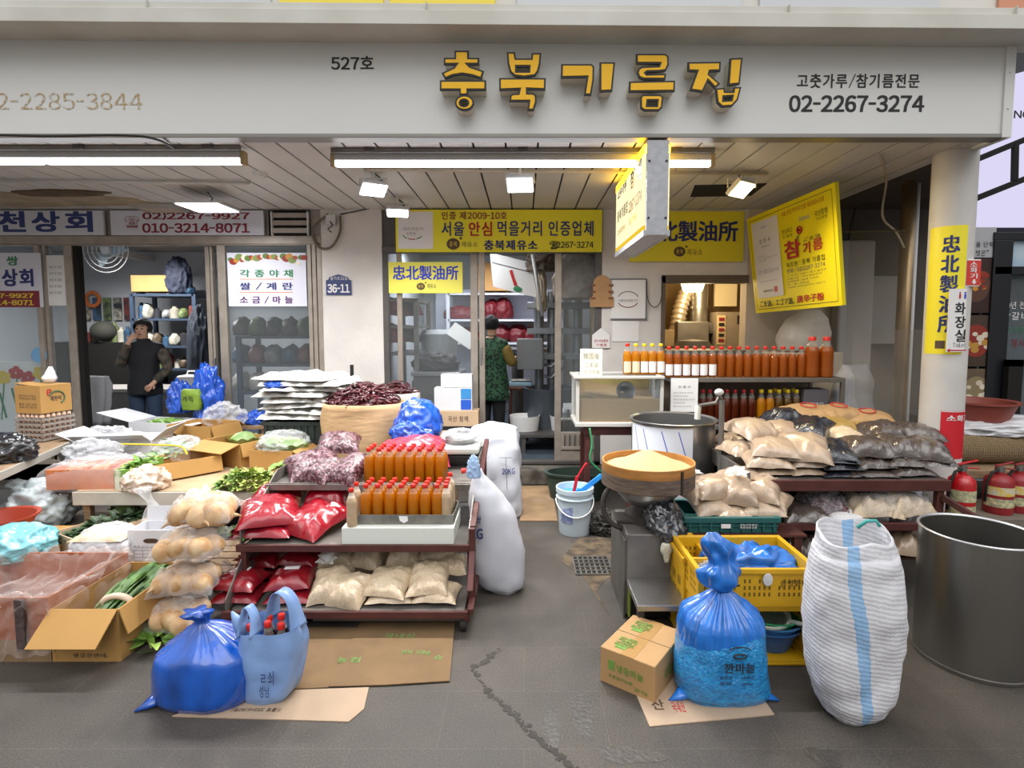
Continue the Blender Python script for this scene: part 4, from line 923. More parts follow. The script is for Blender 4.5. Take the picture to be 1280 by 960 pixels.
def bottle(label, oilm, capm, loc, r=.0285, H=.2, fill=.62, lab=None, group=None, ridges=False, glass=None):
    o = thing('oil_bottle', label, 'bottle', loc, group=group); b = H*.62
    prof = [(0, 0), (r*.9, 0), (r, .006), (r, b)]
    if ridges: prof = [(0, 0), (r*.9, 0), (r, .006), (r, b*.3)] + [(r*(.94 if k % 2 else 1.0), b*(.34+.055*k)) for k in range(12)] + [(r, b)]
    n_ = 16; fz = b*.98
    MB().lathe(prof + [(r*.955, b*1.06), (r*.89, b*1.12), (r*.74, b*1.21), (0, b*1.215)], n=n_).build('oil', oilm, o, smooth='auto')
    MB().lathe([(r*.745, b*1.215), (r*.55, b*1.32), (r*.42, b*1.4), (r*.42, H*.92), (0, H*.92)], n=n_).build('neck', glass or M_bglass, o, smooth=True)
    MB().lathe([(0, H*.9), (r*.47, H*.9), (r*.5, H*.905), (r*.5, H*.985), (r*.44, H), (0, H)], n=14).build('cap', capm, o, smooth='auto')
    if lab:
        a0, a1, z0, z1, lm = lab; mb = MB(); k_ = 8
        for k in range(k_):
            u = R(a0+(a1-a0)*k/k_); v = R(a0+(a1-a0)*(k+1)/k_); rr = r+.0008
            mb.quad((rr*math.sin(u), -rr*math.cos(u), z0), (rr*math.sin(v), -rr*math.cos(v), z0), (rr*math.sin(v), -rr*math.cos(v), z1), (rr*math.sin(u), -rr*math.cos(u), z1))
        e_ = mb.build('label', lm, o, smooth=True)
    return o
proto = bottle('', M_oil, M_cap, (0, 0, 0)); first = True
def put(label, loc, group, src=None):
    global first
    s = src or proto
    rz_ = random.Random(str(loc)).random()*6
    if not src and first: first = False; proto.location = loc; proto['label'] = label; proto['group'] = group; return proto
    return dup(s, label, loc, (0, 0, rz_ if not src else 0), group)
xs0, xs1 = at(457, 610, Yt0+.035).x, at(546, 610, Yt0+.035).x
rows = ('front', 'second', 'third')
for j in range(3):
    for i in range(7):
        put('red-capped bottle of amber oil standing in the %s row of the zinc tray' % rows[j], (xs0+(xs1-xs0)*i/6, Yt0+.037+.06*j, tz+.005), 'amber oil bottles in the zinc tray, %s row' % rows[j])
yb = Y2 + .06; xs0, xs1 = at(461, 570, yb).x, at(550, 570, yb).x
for j in range(3):
    for i in range(8):
        put('red-capped bottle of amber oil in the %s row on the upper shelf behind the tray' % rows[j], (xs0+(xs1-xs0)*i/7, yb+.06*j, zt3+.001), 'amber oil bottles on the upper shelf, %s row' % rows[j])
M_sesw = mat('sesame powder', '#c3a988', .4, var=.2, scale=40, coat=.4); M_cgl = film('cloudy neck', (.9, .86, .78), .4, .2, 0)
wb = None
for lab, px, Y, z in (('ribbed bottle of pale sesame powder standing in front of the tray', 439.5, Yt0-.02+.0, zfb), ('ribbed bottle of pale sesame powder behind its twin left of the tray', 446, Yt0+.09, zfb),
      ('ribbed bottle of pale sesame powder at the front right end of the tray', 557.5, Yt0+.04, tz+.005), ('ribbed bottle of pale sesame powder second from the front at the tray end', 558.5, Yt0+.1, tz+.005), ('ribbed bottle of pale sesame powder third from the front at the tray end', 560, Yt0+.16, tz+.005), ('ribbed bottle of pale sesame powder hindmost at the tray end', 563, Yt0+.21, tz+.02)):
    x = at(px, 630, Y).x; loc = (x, Y, z)
    if px > 550: loc = (x, Y, z)
    if wb is None: wb = bottle(lab, M_sesw, M_cap, loc, .027, .2, ridges=True, glass=M_cgl, group='ribbed sesame powder bottles')
    else: put(lab, loc, 'ribbed sesame powder bottles', wb)
# upper shelf: bags of dried chips
GA = 'clear bags of dried red chips on the upper shelf'
for lab, px, Y, z, L, D, H, rz, tl in (('long clear bag of dark red chips lying left on the upper shelf', 393, 3.36, 0, .33, .34, .13, 30, (8, -6)), ('clear bag of dark red chips heaped at the back of the upper shelf', 424, 3.58, .08, .28, .26, .13, 12, (10, 0)), ('clear bag of dark red chips at the shelf front centre', 408, 3.23, 0, .2, .26, .12, -22, (14, 0)), ('clear bag of dark red chips against the oil bottles', 440, 3.24, 0, .19, .3, .13, -14, (18, 0))):
    bag('chip_bag', lab, M_azuki, px, Y, zt3+z, L, D, H, rz, tl, group=GA, py=575, n=24)
bag('mesh_bag', 'pink-red shiny bag behind the upper row of oil bottles', mat('pink plastic bag', '#a8324a', .25, bump=.6, bscale=18, coat=.5), 517, 3.5, zt3, .5, .3, .2, 3, (10, 0), py=560, n=24)
tag(MB().lathe([(.016, 0), (.016, .025), (.012, .03), (0, .03)], n=14).move(Matrix.Rotation(R(80), 4, 'Y')).move(Matrix.Translation(at(577, 589, 3.2))).build('screw_closure', M_cap), 'loose red bottle cap lying at the right edge of the rack', 'cap')
# things on the right back of the rack
a = at(575, 560, 3.55)
o = thing('foam_tray', 'white foam tray with a clear wrapped metal pan at the right end of the rack', 'tray', (a.x, 3.6, zt3+.09)); M_foam = MATS['white foam']
MB().box(-.16, .13, -.15, .18, 0, .05).build('tray', M_foam, o, bevel=.015); MB().lathe([(0, .052), (.09, .055), (.11, .085), (.105, .085), (.085, .06), (0, .058)], n=28).build('pan', M_steel, o, smooth='auto')
q = crumple(.26, .22, .09, 5, .2).move(Matrix.Translation((0, .0, .05))).build('wrap', film('clear film', (.92, .92, .95), .16, .1, .4), o, smooth=True)
tag(MB().box(-.2, .13, -.12, .18, 0, .05).move(Matrix.Translation((a.x, 3.6, zt3+.03))).build('black_tray', mat('black plastic', '#222224', .4), bevel=.01), 'black plastic tray under the white foam tray', 'tray')
solo(crumple(.07, .04, .12, 55, .35).build('paper_scrap', mat('pale blue tissue', '#a9c4e6', .8), smooth=True), 'scrap of pale blue tissue tucked into the right side rail', 'tissue', at(592, 598, 2.95))
# ================================================================== PRODUCE STALL
M_film = film('clear bag film', (.93, .93, .95), .1, .1, .4, 9); M_filmw = film('milky bag film', (.93, .94, .96), .2, .16, .4, 9)
M_leaf = mat('green leaf', '#5d8238', .5, col2='#37592a', scale=14); M_lleaf = mat('light leaf', '#9dbb5a', .5, col2='#5f8a38', scale=10); M_dleaf = mat('dark leaf', '#36522a', .5, col2='#1e3018', scale=10)
M_wbox = mat('white carton', '#d6d6da', .7, var=.06, scale=6); M_card2 = mat('tan carton', '#b0864a', .8, var=.1, scale=4); M_pcard = mat('pale cardboard', '#c9ac8c', .85, var=.1, scale=5)
def frame2(A, B, z, depth):
    """bottom front corners in pixels on height z -> centre, turn, width of a box standing there"""
    a, b = onz(A[0], A[1], z), onz(B[0], B[1], z); d = b - a; wd = d.length; an = math.atan2(d.y, d.x)
    c = (a+b)/2 + Vector((-math.sin(an), math.cos(an), 0))*depth/2
    return c, an, wd
def pcarton(name, label, A, B, z, depth, H, m, flaps=(0,0,0,0), cat='box', group=None, t=.006):
    c, an, wd = frame2(A, B, z, depth); o = thing(name, label, cat, c, an, group); carton(o, wd, depth, H, m, t, flaps); o['w'] = wd; return o
def heap(mb, rx, ry, z, n, L, W_, seed, up=.5, dirf=None, cy=0, cx=0):
    rnd = random.Random(seed)
    for i in range(n):
        a = rnd.random()*6.283; r = math.sqrt(rnd.random()); p = (cx+rx*r*math.cos(a), cy+ry*r*math.sin(a), z + (1-r*r)*up*L + rnd.random()*.01)
        d = dirf(rnd) if dirf else (math.cos(a)+rnd.gauss(0,.5), math.sin(a)+rnd.gauss(0,.5), rnd.uniform(-.1,.6))
        leaf(mb, p, d, (rnd.gauss(0,.3), rnd.gauss(0,.3), 1), L*rnd.uniform(.6,1.2), W_*rnd.uniform(.7,1.2), rnd.uniform(-.1,.4), .3)
# trestle table with the produce, and the low pallet before it
TZ = at(230, 615, 3.42).z; tx0, tx1 = at(92, 640, 3.42).x, -1.52
o = thing('produce_table', 'low wooden trestle table carrying the open produce boxes', 'table', ((tx0+tx1)/2, 4.15, 0)); h = (tx1-tx0)/2
MB().box(-h, h, -.73, .75, TZ-.02, TZ).build('tabletop', mat('stall board', '#b59a78', .8, var=.25, scale=6), o, bevel=.003)
MB().box(-h, h, -.735, -.715, TZ-.085, TZ-.0).build('front_board', mat('pale board edge', '#cdc5b8', .8, var=.2, scale=8), o, bevel=.003)
for sx_ in (-1, 1):
    for y in (-.68, .7): MB().box(sx_*(h-.06)-.02, sx_*(h-.06)+.02, y-.02, y+.02, 0, TZ-.02).build('leg', M_wood, o)
o = thing('pallet', 'low wooden pallet under the front row of produce boxes', 'pallet', (-2.35, 3.13, 0))
for k in range(6): MB().box(-.22, .78, -.26+k*.09, -.185+k*.09, .16, .19).build('plank', M_wood, o, bevel=.003)
for x in (-.18, .25, .7): MB().box(x-.04, x+.04, -.26, .27, 0, .16).build('bearer', M_wood, o)
PZ = .19
# boxes on the table
b1 = pcarton('cardboard_box', 'open tan box with a bag of cabbage greens on the produce table front', (193, 610), (219, 607), TZ, .55, .1, M_card2, ((20,.12),None,(25,.1),(60,.1)))
b1.rotation_euler.z = -.72; b1.location = onz(226, 592, TZ); 
for ch in list(b1.children): bpy.data.objects.remove(ch)
carton(b1, .30, .44, .12, M_card2, .006, ((70,.1), None, (40,.07), (75,.11)))
q = crumple(.3, .36, .16, 11, .2).move(Matrix.Translation((0,0,.06))).build('vegetable_bag', M_filmw, None, smooth=True); solo(q, 'clear bag of pale cabbage greens bulging out of the front tan box', 'bag', onz(226, 582, TZ), (0,0,-.7))
mb = MB(); heap(mb, .1, .14, .05, 40, .12, .06, 21, .5); q = solo(mb.build('cabbage_greens', mat('pale cabbage', '#a9bf94', .5, col2='#6f8f5c', scale=10)), 'pale cabbage greens inside the clear bag on the produce table', 'vegetable', onz(226, 582, TZ)+Vector((0,0,.03)), (0,0,-.7))
def freebox(name, label, cpx, wd, dp, H, rz, m, flaps, z=None, t=.006):
    z = TZ if z is None else z
    o = thing(name, label, 'box', onz(cpx[0], cpx[1], z), R(rz)); carton(o, wd, dp, H, m, t, flaps); return o
freebox('cardboard_box', 'empty open tan box furthest back on the produce table', (256, 560), .44, .32, .22, -14, M_card2, (None, (35,.1), None, (70,.1)))
freebox('cardboard_box', 'open tan box with a lone cabbage, in front of the white sack stack', (302, 576), .40, .34, .18, -24, M_card2, ((15,.16), None, (50,.12), (75,.1)))
M_cab = mat('cabbage green', '#a8bf7e', .45, col2='#7d9c58', scale=9, bump=.2, bscale=10)
def cabbage(label, loc, r, seed):
    mb = MB().ico((0, 0, r*.8), r, 3, (1.15, .9, .8)); mb.warp(lambda p: p*(1+.12*nz(p, 9, seed)))
    for i in range(10):
        a = i*.63; leaf(mb, (r*.5*math.cos(a), r*.4*math.sin(a), r*.35), (math.cos(a), math.sin(a), .9), (-math.cos(a), -math.sin(a), 1), r*1.3, r*1.1, -.2, .3)
    return solo(mb.build('cabbage', M_cab, smooth=True), label, 'vegetable', loc)
cabbage('round pale cabbage alone in the open tan box', onz(306, 570, TZ)+Vector((0,0,.03)), .1, 3)
o = pcarton('cardboard_box', 'tan box of film-wrapped cabbages beside the rack', (312, 588), (366, 590), TZ, .34, .15, M_card2, (None, None, None, (35,.1)))
for i, (dx, dy) in enumerate(((-.08,.06), (.07,-.02), (.0,.12))):
    cabbage(('napa cabbage at the left in the wrapped box beside the rack', 'napa cabbage at the front of the wrapped box beside the rack', 'napa cabbage at the back of the wrapped box beside the rack')[i], o.location+Vector((dx, dy, .05)), .1, 7+i)
solo(crumple(.36, .34, .16, 31, .22).build('plastic_wrap', M_filmw, smooth=True), 'crumpled clear plastic laid over the cabbages in the box beside the rack', 'plastic', o.location+Vector((0,0,.11)))
o = freebox('white_box', 'white open box with raised flaps and a plastic bag on it', (160, 573), .52, .34, .17, 8, M_wbox, ((-30,.14), (20,.12), (-25,.16), (-40,.14)))
solo(crumple(.5, .3, .17, 41, .3).build('plastic_bag', M_filmw, smooth=True), 'crumpled milky plastic bag draped on the white open box', 'bag', onz(138, 577, TZ)+Vector((0,0,.1)))
solo(crumple(.34, .28, .14, 43, .3).build('plastic_bag', M_filmw, smooth=True), 'second crumpled milky plastic bag above the carrot box', 'bag', onz(118, 590, TZ)+Vector((0,0,.1)))
cable('yellow_strap', 'yellow packing strap across the white open box', [onz(150, 555, TZ+.18), onz(190, 556, TZ+.2), onz(225, 558, TZ+.2), onz(234, 568, TZ+.15)], .006, mat('yellow strap', '#e3c51e', .5), 'strap')
o = freebox('white_box', 'white box of green peppers with its lid standing open, at the table back', (205, 552), .42, .3, .2, -10, M_wbox, (None, None, (-12,.34), (5,.2)))
M_pep = mat('green pepper', '#7fa43a', .35, col2='#4d7a24', scale=6, coat=.3)
rnd = random.Random(8)
for i in range(7):
    mb = MB(); L = .16; mb.tube([(0, 0, 0), (.05, .01, .012), (.1, 0, .014), (L, -.02, 0)], [.012, .024, .022, .003], 8)
    solo(mb.build('green_pepper', M_pep, smooth=True), 'long green pepper in the white box with the open lid', 'vegetable', o.location+Vector((-.12+.03*i, -.08+.03*(i % 4), .17+.012*(i % 2))), (0, 0, rnd.uniform(-.6,.6)), 'green peppers in the white box')
# carrots
o = pcarton('carrot_box', 'low green printed box with orange inner liner, wrapped in clear film', (58, 613), (143, 611), TZ, .28, .13, mat('carrot liner', '#d9824e', .6, var=.25, scale=9), (None,)*4)
M_carrot = mat('carrot', '#d8702e', .5, var=.2, scale=12)
for i in range(9):
    mb = MB().tube([(0,0,0), (.04,0,.004), (.12,0,0), (.17,0,-.006)], [.006, .02, .015, .002], 10)
    solo(mb.build('carrot', M_carrot, smooth=True), 'orange carrot under film in the low wrapped box', 'vegetable', o.location+Vector((-.14+.035*i, -.1+.05*(i % 3), .1)), (0, 0, 1.2+.3*(i % 4)), 'carrots in the wrapped box')
mb = MB(); bmesh.ops.create_grid(mb.b, x_segments=30, y_segments=20, size=.5)
def drape(p):
    x, y = p.x, p.y; X = x*.56; Y = y*.44
    z = .15 + .02*nz((X, Y, 0), 9, 2)
    if Y < -.13: z = .15 - (-.13-Y)*1.75
    if abs(X) > .2: z -= (abs(X)-.2)*.9
    Yc = max(Y, -.165 - .04*abs(nz((X*2, Y, 0), 8, 5))); return Vector((X*1.0, Yc, z + .02*nz((X*3, Y, 1), 14, 7)))
solo(mb.warp(drape).build('plastic_film', M_film, smooth=True), 'large clear film sheet covering the carrot box and hanging down in front', 'plastic', o.location)
o = pcarton('printed_box', 'green and white printed vegetable box beside the carrots', (144, 613), (170, 612), TZ, .36, .13, mat('green print carton', '#6f9c3c', .6, col2='#d9d8c0', scale=9, thr=(.42, .5)), (None,)*4)
mb = MB(); heap(mb, .05, .14, .1, 90, .06, .035, 5); solo(mb.build('leafy_greens', M_lleaf), 'light leafy greens filling the green and white printed box', 'vegetable', o.location, o.rotation_euler)
solo(crumple(.26, .26, .15, 51, .2).build('mushroom_bag', grains('beige mushrooms in film', '#b59a84', '#e6d6c6', 40, .35, .4, .7, wscale=8), smooth=True), 'clear bag of beige mushrooms at the front edge of the table', 'bag', onz(183, 611, TZ))
mb = sack([(0,.07,.05,0,0),(.05,.06,.04,.01,0),(.12,.03,.03,0,0),(.16,.02,.02,-.02,0),(.22,.05,.04,-.05,0)], 32, 4, 2.2, .02, 9)
solo(mb.build('twisted_bag', M_filmw, smooth=True), 'twisted clear plastic bag standing behind the white storage box', 'bag', onz(190, 655, PZ+.13))
mb = MB(); heap(mb, .17, .11, .0, 420, .06, .035, 77, 1.6)
solo(mb.build('lettuce_heap', mat('yellow green leaf', '#b5bf66', .5, col2='#6b8a3c', scale=8, thr=(.4, .6))), 'heap of yellow-green lettuce leaves at the table corner by the rack', 'vegetable', onz(306, 612, TZ)+Vector((0, .03, 0)))
mb = MB(); heap(mb, .03, .03, .0, 12, .08, .05, 78, .5); solo(mb.build('lettuce_leaf', M_lleaf), 'stray lettuce leaf lying on the upper shelf corner of the rack', 'vegetable', onz(352, 590, zt3)+Vector((0,0,.002)))
# front row on the pallet
o = pcarton('produce_tray', 'long pale open box of dark leafy greens lying slantwise', (92, 700), (236, 655), PZ, .24, .12, M_pcard, (None,)*4)
mb = MB(); heap(mb, .24, .08, .07, 260, .075, .034, 31, .7, cx=-.05); solo(mb.build('leafy_greens', M_dleaf), 'dark long-leaved greens filling the slanted pale box', 'vegetable', o.location, o.rotation_euler)
mb = MB(); heap(mb, .06, .05, .03, 50, .08, .05, 32, 1.0); solo(mb.build('red_lettuce', mat('dark red lettuce', '#3a3126', .5, col2='#4c5a2c', scale=9)), 'dark curly lettuce at the far end of the slanted box', 'vegetable', o.location+Vector((.24, .14, .06)))
cabbage('small yellow-green cabbage behind the white storage box', onz(158, 655, PZ)+Vector((0,0,.03)), .07, 13)
o = thing('wrapped_pack', 'flat beige pack of dried sheets wrapped in milky plastic', 'pack', frame2((84, 706), (157, 706), PZ, .2)[0], 0); wd = frame2((84, 706), (157, 706), PZ, .2)[2]
MB().box(-wd/2, wd/2-.0, -.1, .1, 0, .12).build('inner_box', M_wbox, o, bevel=.02, seg=3); q = pillow(wd*.9, .22, .05, 61, n=18, crease=.4); q.move(Matrix.Translation((0,0,.115))).build('dried_sheet', mat('dried beige sheet', '#dfc49c', .5, var=.15, scale=12, bump=.4, bscale=20), o, smooth=True)
crumple(wd*1.15, .3, .2, 62, .12, ns=4).move(Matrix.Translation((0, 0, -.005))).build('wrap', M_filmw, o, smooth=True)
o = pcarton('storage_box', 'white storage box with a hand hole and printed table, lid flap raised', (161, 701), (219, 701), PZ, .16, .175, M_wbox, (None, (-80,.085), None, None))
wd = o['w']; f_ = lambda x, z: Vector((x, -.082, z))
MB().prism([(.03*math.cos(6.283*k/20)*1.0 + (.012 if math.cos(6.283*k/20) > 0 else -.012), .115+.013*math.sin(6.283*k/20)) for k in range(20)], -.083, -.08).build('hand_hole', mat('dark hole', '#4a3626', .9), o)
mb = MB()
for z in (.02, .04, .058, .076): mb.box(-.1, .1, -.0815, -.08, z, z+.0012)
for x in (-.1, -.05, .02, .1): mb.box(x, x+.0012, -.0815, -.08, .02, .077)
mb.build('printed_table', M_grayp, o); lettering('품명 규격 수량 비고', (-.1, .08, .08, .088), M_grayp, o, lambda x, z: Vector((x, -.0815, z)), 0); lettering('원산지 국산 무게', (-.09, .063, .02, .07), M_grayp, o, lambda x, z: Vector((x, -.0815, z)), 0)
# big boxes on the paving
a, b = fl(66, 827), fl(151, 827); wd = (b-a).length; hb = at(100, 762, a.y).z
o = thing('cardboard_box', 'large open tan box on the paving holding a bundle of green leaves', 'box', ((a.x+b.x)/2, a.y+.25, 0))
carton(o, wd, .5, hb, M_card2, .006, ((38,.17), None, None, (72,.12)))
lettering('생강한관네.', (-.06, .02, .1, .04), M_brown, o, lambda x, z: Vector((x, -.2515, z)), .01)
mb = MB(); rnd = random.Random(9)
for i in range(130):
    x = rnd.gauss(0, .055); y = rnd.uniform(-.02, .16); leaf(mb, (x, y, .14 + .085*(1-(x/.13)**2)*(.5+rnd.random()*.5)), (x*1.5+rnd.gauss(0,.15), 1, .12+rnd.gauss(0,.1)), (rnd.gauss(0,.4), 0, 1), .13, .05, .1, .3)
for i in range(60):
    x = rnd.gauss(0, .03); leaf(mb, (x, -.19+rnd.random()*.05, .15+.04*rnd.random()), (x*1.0+rnd.gauss(0,.05), 1, .25), (0, 0, 1), .2, .014, .0, .3)
g = solo(mb.build('spinach_bundle', M_leaf), 'bundle of dark green leaves with pale stems in the large tan box', 'vegetable', (o.location.x+.03, o.location.y, 0))
MB().tube([(.075*math.cos(6.283*k/24), -.09, .17+.055*math.sin(6.283*k/24)) for k in range(25)], .016, 6).build('paper_band', mat('paper band', '#dcc6b0', .7), g, smooth=True)
B2 = fl(60, 830); A2 = fl(-120, 830); hb = at(20, 750, B2.y).z
o = thing('lined_box', 'large box lined with clear plastic over terracotta paper, leftmost on the paving', 'box', ((A2.x+B2.x)/2, B2.y+.27, 0)); wd = B2.x-A2.x
carton(o, wd, .5, hb, mat('terracotta liner', '#a25f3c', .6, var=.2, scale=5), .008, (None,)*4)
MB().box(-wd/2-.003, wd/2+.003, -.254, -.25, 0, .1).build('outer_card', mat('brown carton', '#8a6f50', .8, var=.2), o)
MB().box(-wd/2+.35, wd/2-.4, -.256, -.252, 0, .1).build('green_print', M_green, o)
mb = MB(); bmesh.ops.create_grid(mb.b, x_segments=80, y_segments=66, size=1)
def liner(p):
    x, y = p.x*(wd/2+.12), p.y*.44; X = max(-wd/2-.02, min(wd/2+.02, x)); Y = max(-.27, min(.27, y)); z = hb + .012
    ins = min(wd/2 - abs(X), .25 - abs(Y))
    if ins > .02: z -= min(.12, (ins-.02)*2.5)
    ex = max(abs(x)-wd/2-.02, 0) + max(abs(y)-.27, 0); z -= ex*1.6
    q = Vector((X, Y, z)); s = .045*(1-.5*(ins > .1)); return q + Vector((s*.6*nz(q, 17, 1), s*.6*nz(q, 17, 2), s*nz((q.x*1.6, q.y*.7, q.z), 16, 3)))
mb.warp(liner).build('plastic_liner', film('liner film', (.92, .84, .8), .1, .1, .8, 13), o, smooth=True)
MB().box(wd/2-.13, wd/2-.09, -.275, -.265, .06, hb).build('printed_strip', mat('dark print strip', '#5a4a46', .6, var=.6, scale=60), o)
o = thing('cardboard_box', 'closed brown box behind the lined box, under the teal bag', 'box', (-2.98, 3.12, 0)); MB().box(-.36, .34, -.2, .25, 0, .26).build('body', M_card2, o, bevel=.004); MB().box(-.36, .34, -.002, .002, .26, .2615).build('tape', mat('tape', '#bfa97e', .3), o)
M_teal = mat('teal film', '#7fc4cf', .25, var=.3, scale=5, bump=.7, bscale=14, coat=.5)
mb = crumple(.36, .3, .15, 37, .16, ns=1.8); mb.ico((0,0,0), .001, 1) if 0 else None
solo(mb.build('teal_bag', M_teal, smooth=True), 'tied teal plastic bag at the left edge behind the lined box', 'bag', onz(22, 690, .262), (R(8), 0, .4))
# grey carrier bag and red basin in front of the egg table
mb = crumple(.52, .38, .3, 39, .2, ns=1.9)
solo(mb.build('carrier_bag', mat('grey white plastic', '#b9c4c6', .3, var=.15, scale=5, bump=.7, bscale=12, coat=.4), smooth=True), 'grey-white tied carrier bag on the floor under the egg table', 'bag', (at(42, 650, 3.55).x, 3.55, at(42, 655, 3.55).z))
o = thing('plastic_basin', 'terracotta-red round plastic basin cut by the picture edge', 'basin', (at(2, 665, 3.2).x, 3.2, at(2, 672, 3.15).z)); MB().lathe([(0, .0), (.12, 0), (.17, .1), (.185, .105), (.185, .115), (.165, .11), (.115, .012), (0, .012)], n=36).build('bowl', mat('basin red', '#a4402c', .45), o, smooth='auto')
struct(MB().box(-4.4, -2.75, 3.4, 3.9, 0, at(42, 655, 3.55).z-.002).build('stall_platform', mat('dark boards', '#6f665c', .8, var=.3), bevel=.005)); bpy.data.objects['stall_platform'].pop('kind', None)
tag(bpy.data.objects['stall_platform'], 'low dark board platform under the carrier bag', 'platform')
# egg table
ez = at(60, 560, 3.9).z
e0, e1 = onz(-70, 620, ez), onz(107, 543, ez); d = (e1-e0).normalized(); s_ = Vector((-d.y, d.x, 0))
o = thing('egg_table', 'worn wooden table at the left with egg trays on it', 'table', (e0.x, e0.y, 0)); an = math.atan2(d.y, d.x); o.rotation_euler.z = an; L = (e1-e0).length
MB().box(0, L, 0, .8, ez-.03, ez).build('tabletop', M_wood, o, bevel=.004)
MB().box(0, L, -.012, 0, ez-.05, ez+.002).build('edge_strip', mat('pale edge strip', '#a9a59c', .6), o, bevel=.003)
for x in (.15, L-.1):
    for y in (.05, .7): MB().box(x-.025, x+.025, y-.025, y+.025, 0, ez-.03).build('leg', M_dark, o)
MB().bar((L-.1, .05, .25), (L-.35, .05, ez-.03), .03).build('brace', M_lampb, o)
ang_e = math.atan2((onz(96, 543, ez)-onz(45, 553, ez)).y, (onz(96, 543, ez)-onz(45, 553, ez)).x)
ec = onz(54, 553, ez); M_pulp = mat('egg tray pulp', '#8f857c', .9, bump=.4, bscale=60); M_egg = mat('egg shell', '#d9b49a', .5, var=.15, scale=8); S = .24
u = Vector((math.cos(ang_e), math.sin(ang_e), 0)); v = Vector((-u.y, u.x, 0)); cen = ec + u*.12 + v*.12
mb = MB(); g = 6; st = S/g
NS = 24
def pulp(p):
    x, y = p.x*S/2*1.04, p.y*S/2*1.04; return Vector((x, y, .022 + .02*math.cos(x/st*2*math.pi)*math.cos(y/st*2*math.pi)))
bmesh.ops.create_grid(mb.b, x_segments=36, y_segments=36, size=1); mb.warp(pulp)
mb.box(-S/2*1.06, S/2*1.06, -S/2*1.06, -S/2*1.03, .008, .026).box(-S/2*1.06, -S/2*1.03, -S/2*1.06, S/2*1.06, .008, .026)
tray0 = mb.build('egg_tray', M_pulp, smooth='auto'); names = ('lowest', 'second', 'third', 'fourth', 'topmost')
eggm = MB().ico((0,0,0), .0175, 2, (1,1,1.28)).build('egg', M_egg, smooth=True); fe = True
dz_ = (at(60, 517, cen.y).z - ez - .03)/4.4
for k in range(5):
    t = tray0 if k == 0 else dup(tray0); t.location = cen + Vector((0, 0, dz_*k)); t.rotation_euler.z = ang_e
    tag(t, 'grey pulp egg tray, %s of the stack on the wooden table' % names[k], 'egg tray', 'stacked egg trays')
    for i in range(6):
        for sd_ in (0, 1):
            if sd_ and i == 0: continue
            lx, ly = ((-S/2 + st*(i+.5), -S/2 + st*.5) if not sd_ else (-S/2 + st*5.5 if 0 else -S/2+st*.5, -S/2 + st*(i+.5)))
            e_ = eggm if fe else dup(eggm); fe = False
            e_.location = cen + u*lx + v*ly + Vector((0, 0, dz_*k+.038)); tag(e_, 'brown egg in the outer row of the %s egg tray' % names[k], 'egg', 'eggs in the %s tray' % names[k])
o = thing('egg_box', 'closed tan carton with a green ring print on top of the egg trays', 'box', cen + Vector((0, 0, dz_*4+.062)), ang_e)
hb = at(60, 480, cen.y).z - o.location.z
MB().box(-.118, .118, -.118, .118, 0, hb).build('body', M_card2, o, bevel=.003); MB().box(-.118, .118, -.003, .003, hb, hb+.001).build('tape', mat('tape', '#bfa97e', .3), o)
mb = MB(); mb.box(-.118, -.0, -.119, .119, 0, .004); mb.move(Matrix.Translation((0,0,hb+.002)) @ Matrix.Rotation(R(6), 4, 'X')); mb.build('lid_flap', M_card2, o)
MB().tube([(.0+.06*math.cos(R(a)), -.12, hb*.52+.05*math.sin(R(a))) for a in range(-60, 160, 12)], .006, 6).build('ring_print', mat('dark green print', '#3c5a3c', .6), o)
for s, bx_, mm in (('B', (-.07, hb*.62, -.035, hb*.85), M_red), ('계란이', (-.05, hb*.42, .035, hb*.6), M_brown)): lettering(s, bx_, mm, o, lambda x, z: Vector((x, -.1205, z)), .03)
for s, z in (('신선하고 맛있는', .6), ('무항생제 계란', .5), ('품명 수량 중량', .3), ('유통기한 생산자', .2)): lettering(s, (-.08, hb*z, .08, hb*z+.016), M_brown, o, lambda x, z: Vector((-.1195, -x, z)), 0)
mb = sack([(0,.04,.03,0,0),(.03,.05,.04,0,0),(.08,.025,.02,.01,0),(.12,.008,.008,.015,0)], 24, 8, 2, .012, 14); solo(mb.build('white_bag', mat('white plastic', '#dcdfe6', .35, bump=.4, coat=.3), smooth=True), 'small pointed white plastic bag on top of the egg carton', 'bag', o.location+Vector((-.0, .06, hb+.01)))
mb = crumple(.36, .26, .17, 71, .25); solo(mb.build('black_bag', mat('black plastic bag', '#1c1c20', .3, bump=.6, bscale=14, coat=.5), smooth=True), 'crumpled black plastic bag on the wooden table left of the eggs', 'bag', onz(-2, 578, ez)+Vector((0,.05,0)))
# floral sheet behind the left window
o = flatsign('floral_sheet', 'white sheet printed with red flowers and green stems behind the leftmost window', (-60, 452, 56, 540), W+.12, M_paper, .01, 'sheet')
rnd = random.Random(12); l_ = Vector(o.location)
for i in range(7):
    px = -40+15*i; c = at(px, 466+6*(i % 2), W+.12)-l_
    for k in range(5):
        a = k*1.256+i; MB_ = MB().prism([(c.x+.04*math.cos(a)+.035*math.cos(6.283*j/8), c.z+.04*math.sin(a)+.03*math.sin(6.283*j/8)) for j in range(8)], -.003-.0002*k, -.001); MB_.build('printed_flower', M_red if i % 3 else M_yprint, o)
    MB().bar((c.x, -.002, c.z-.04), (c.x+.05*(-1)**i, -.002, c.z-.42), .012, .002, (0,1,0)).bar((c.x-.05, -.0025, c.z-.15), (c.x, -.0025, c.z-.4), .02, .002, (0,1,0)).build('printed_stem', M_green, o)
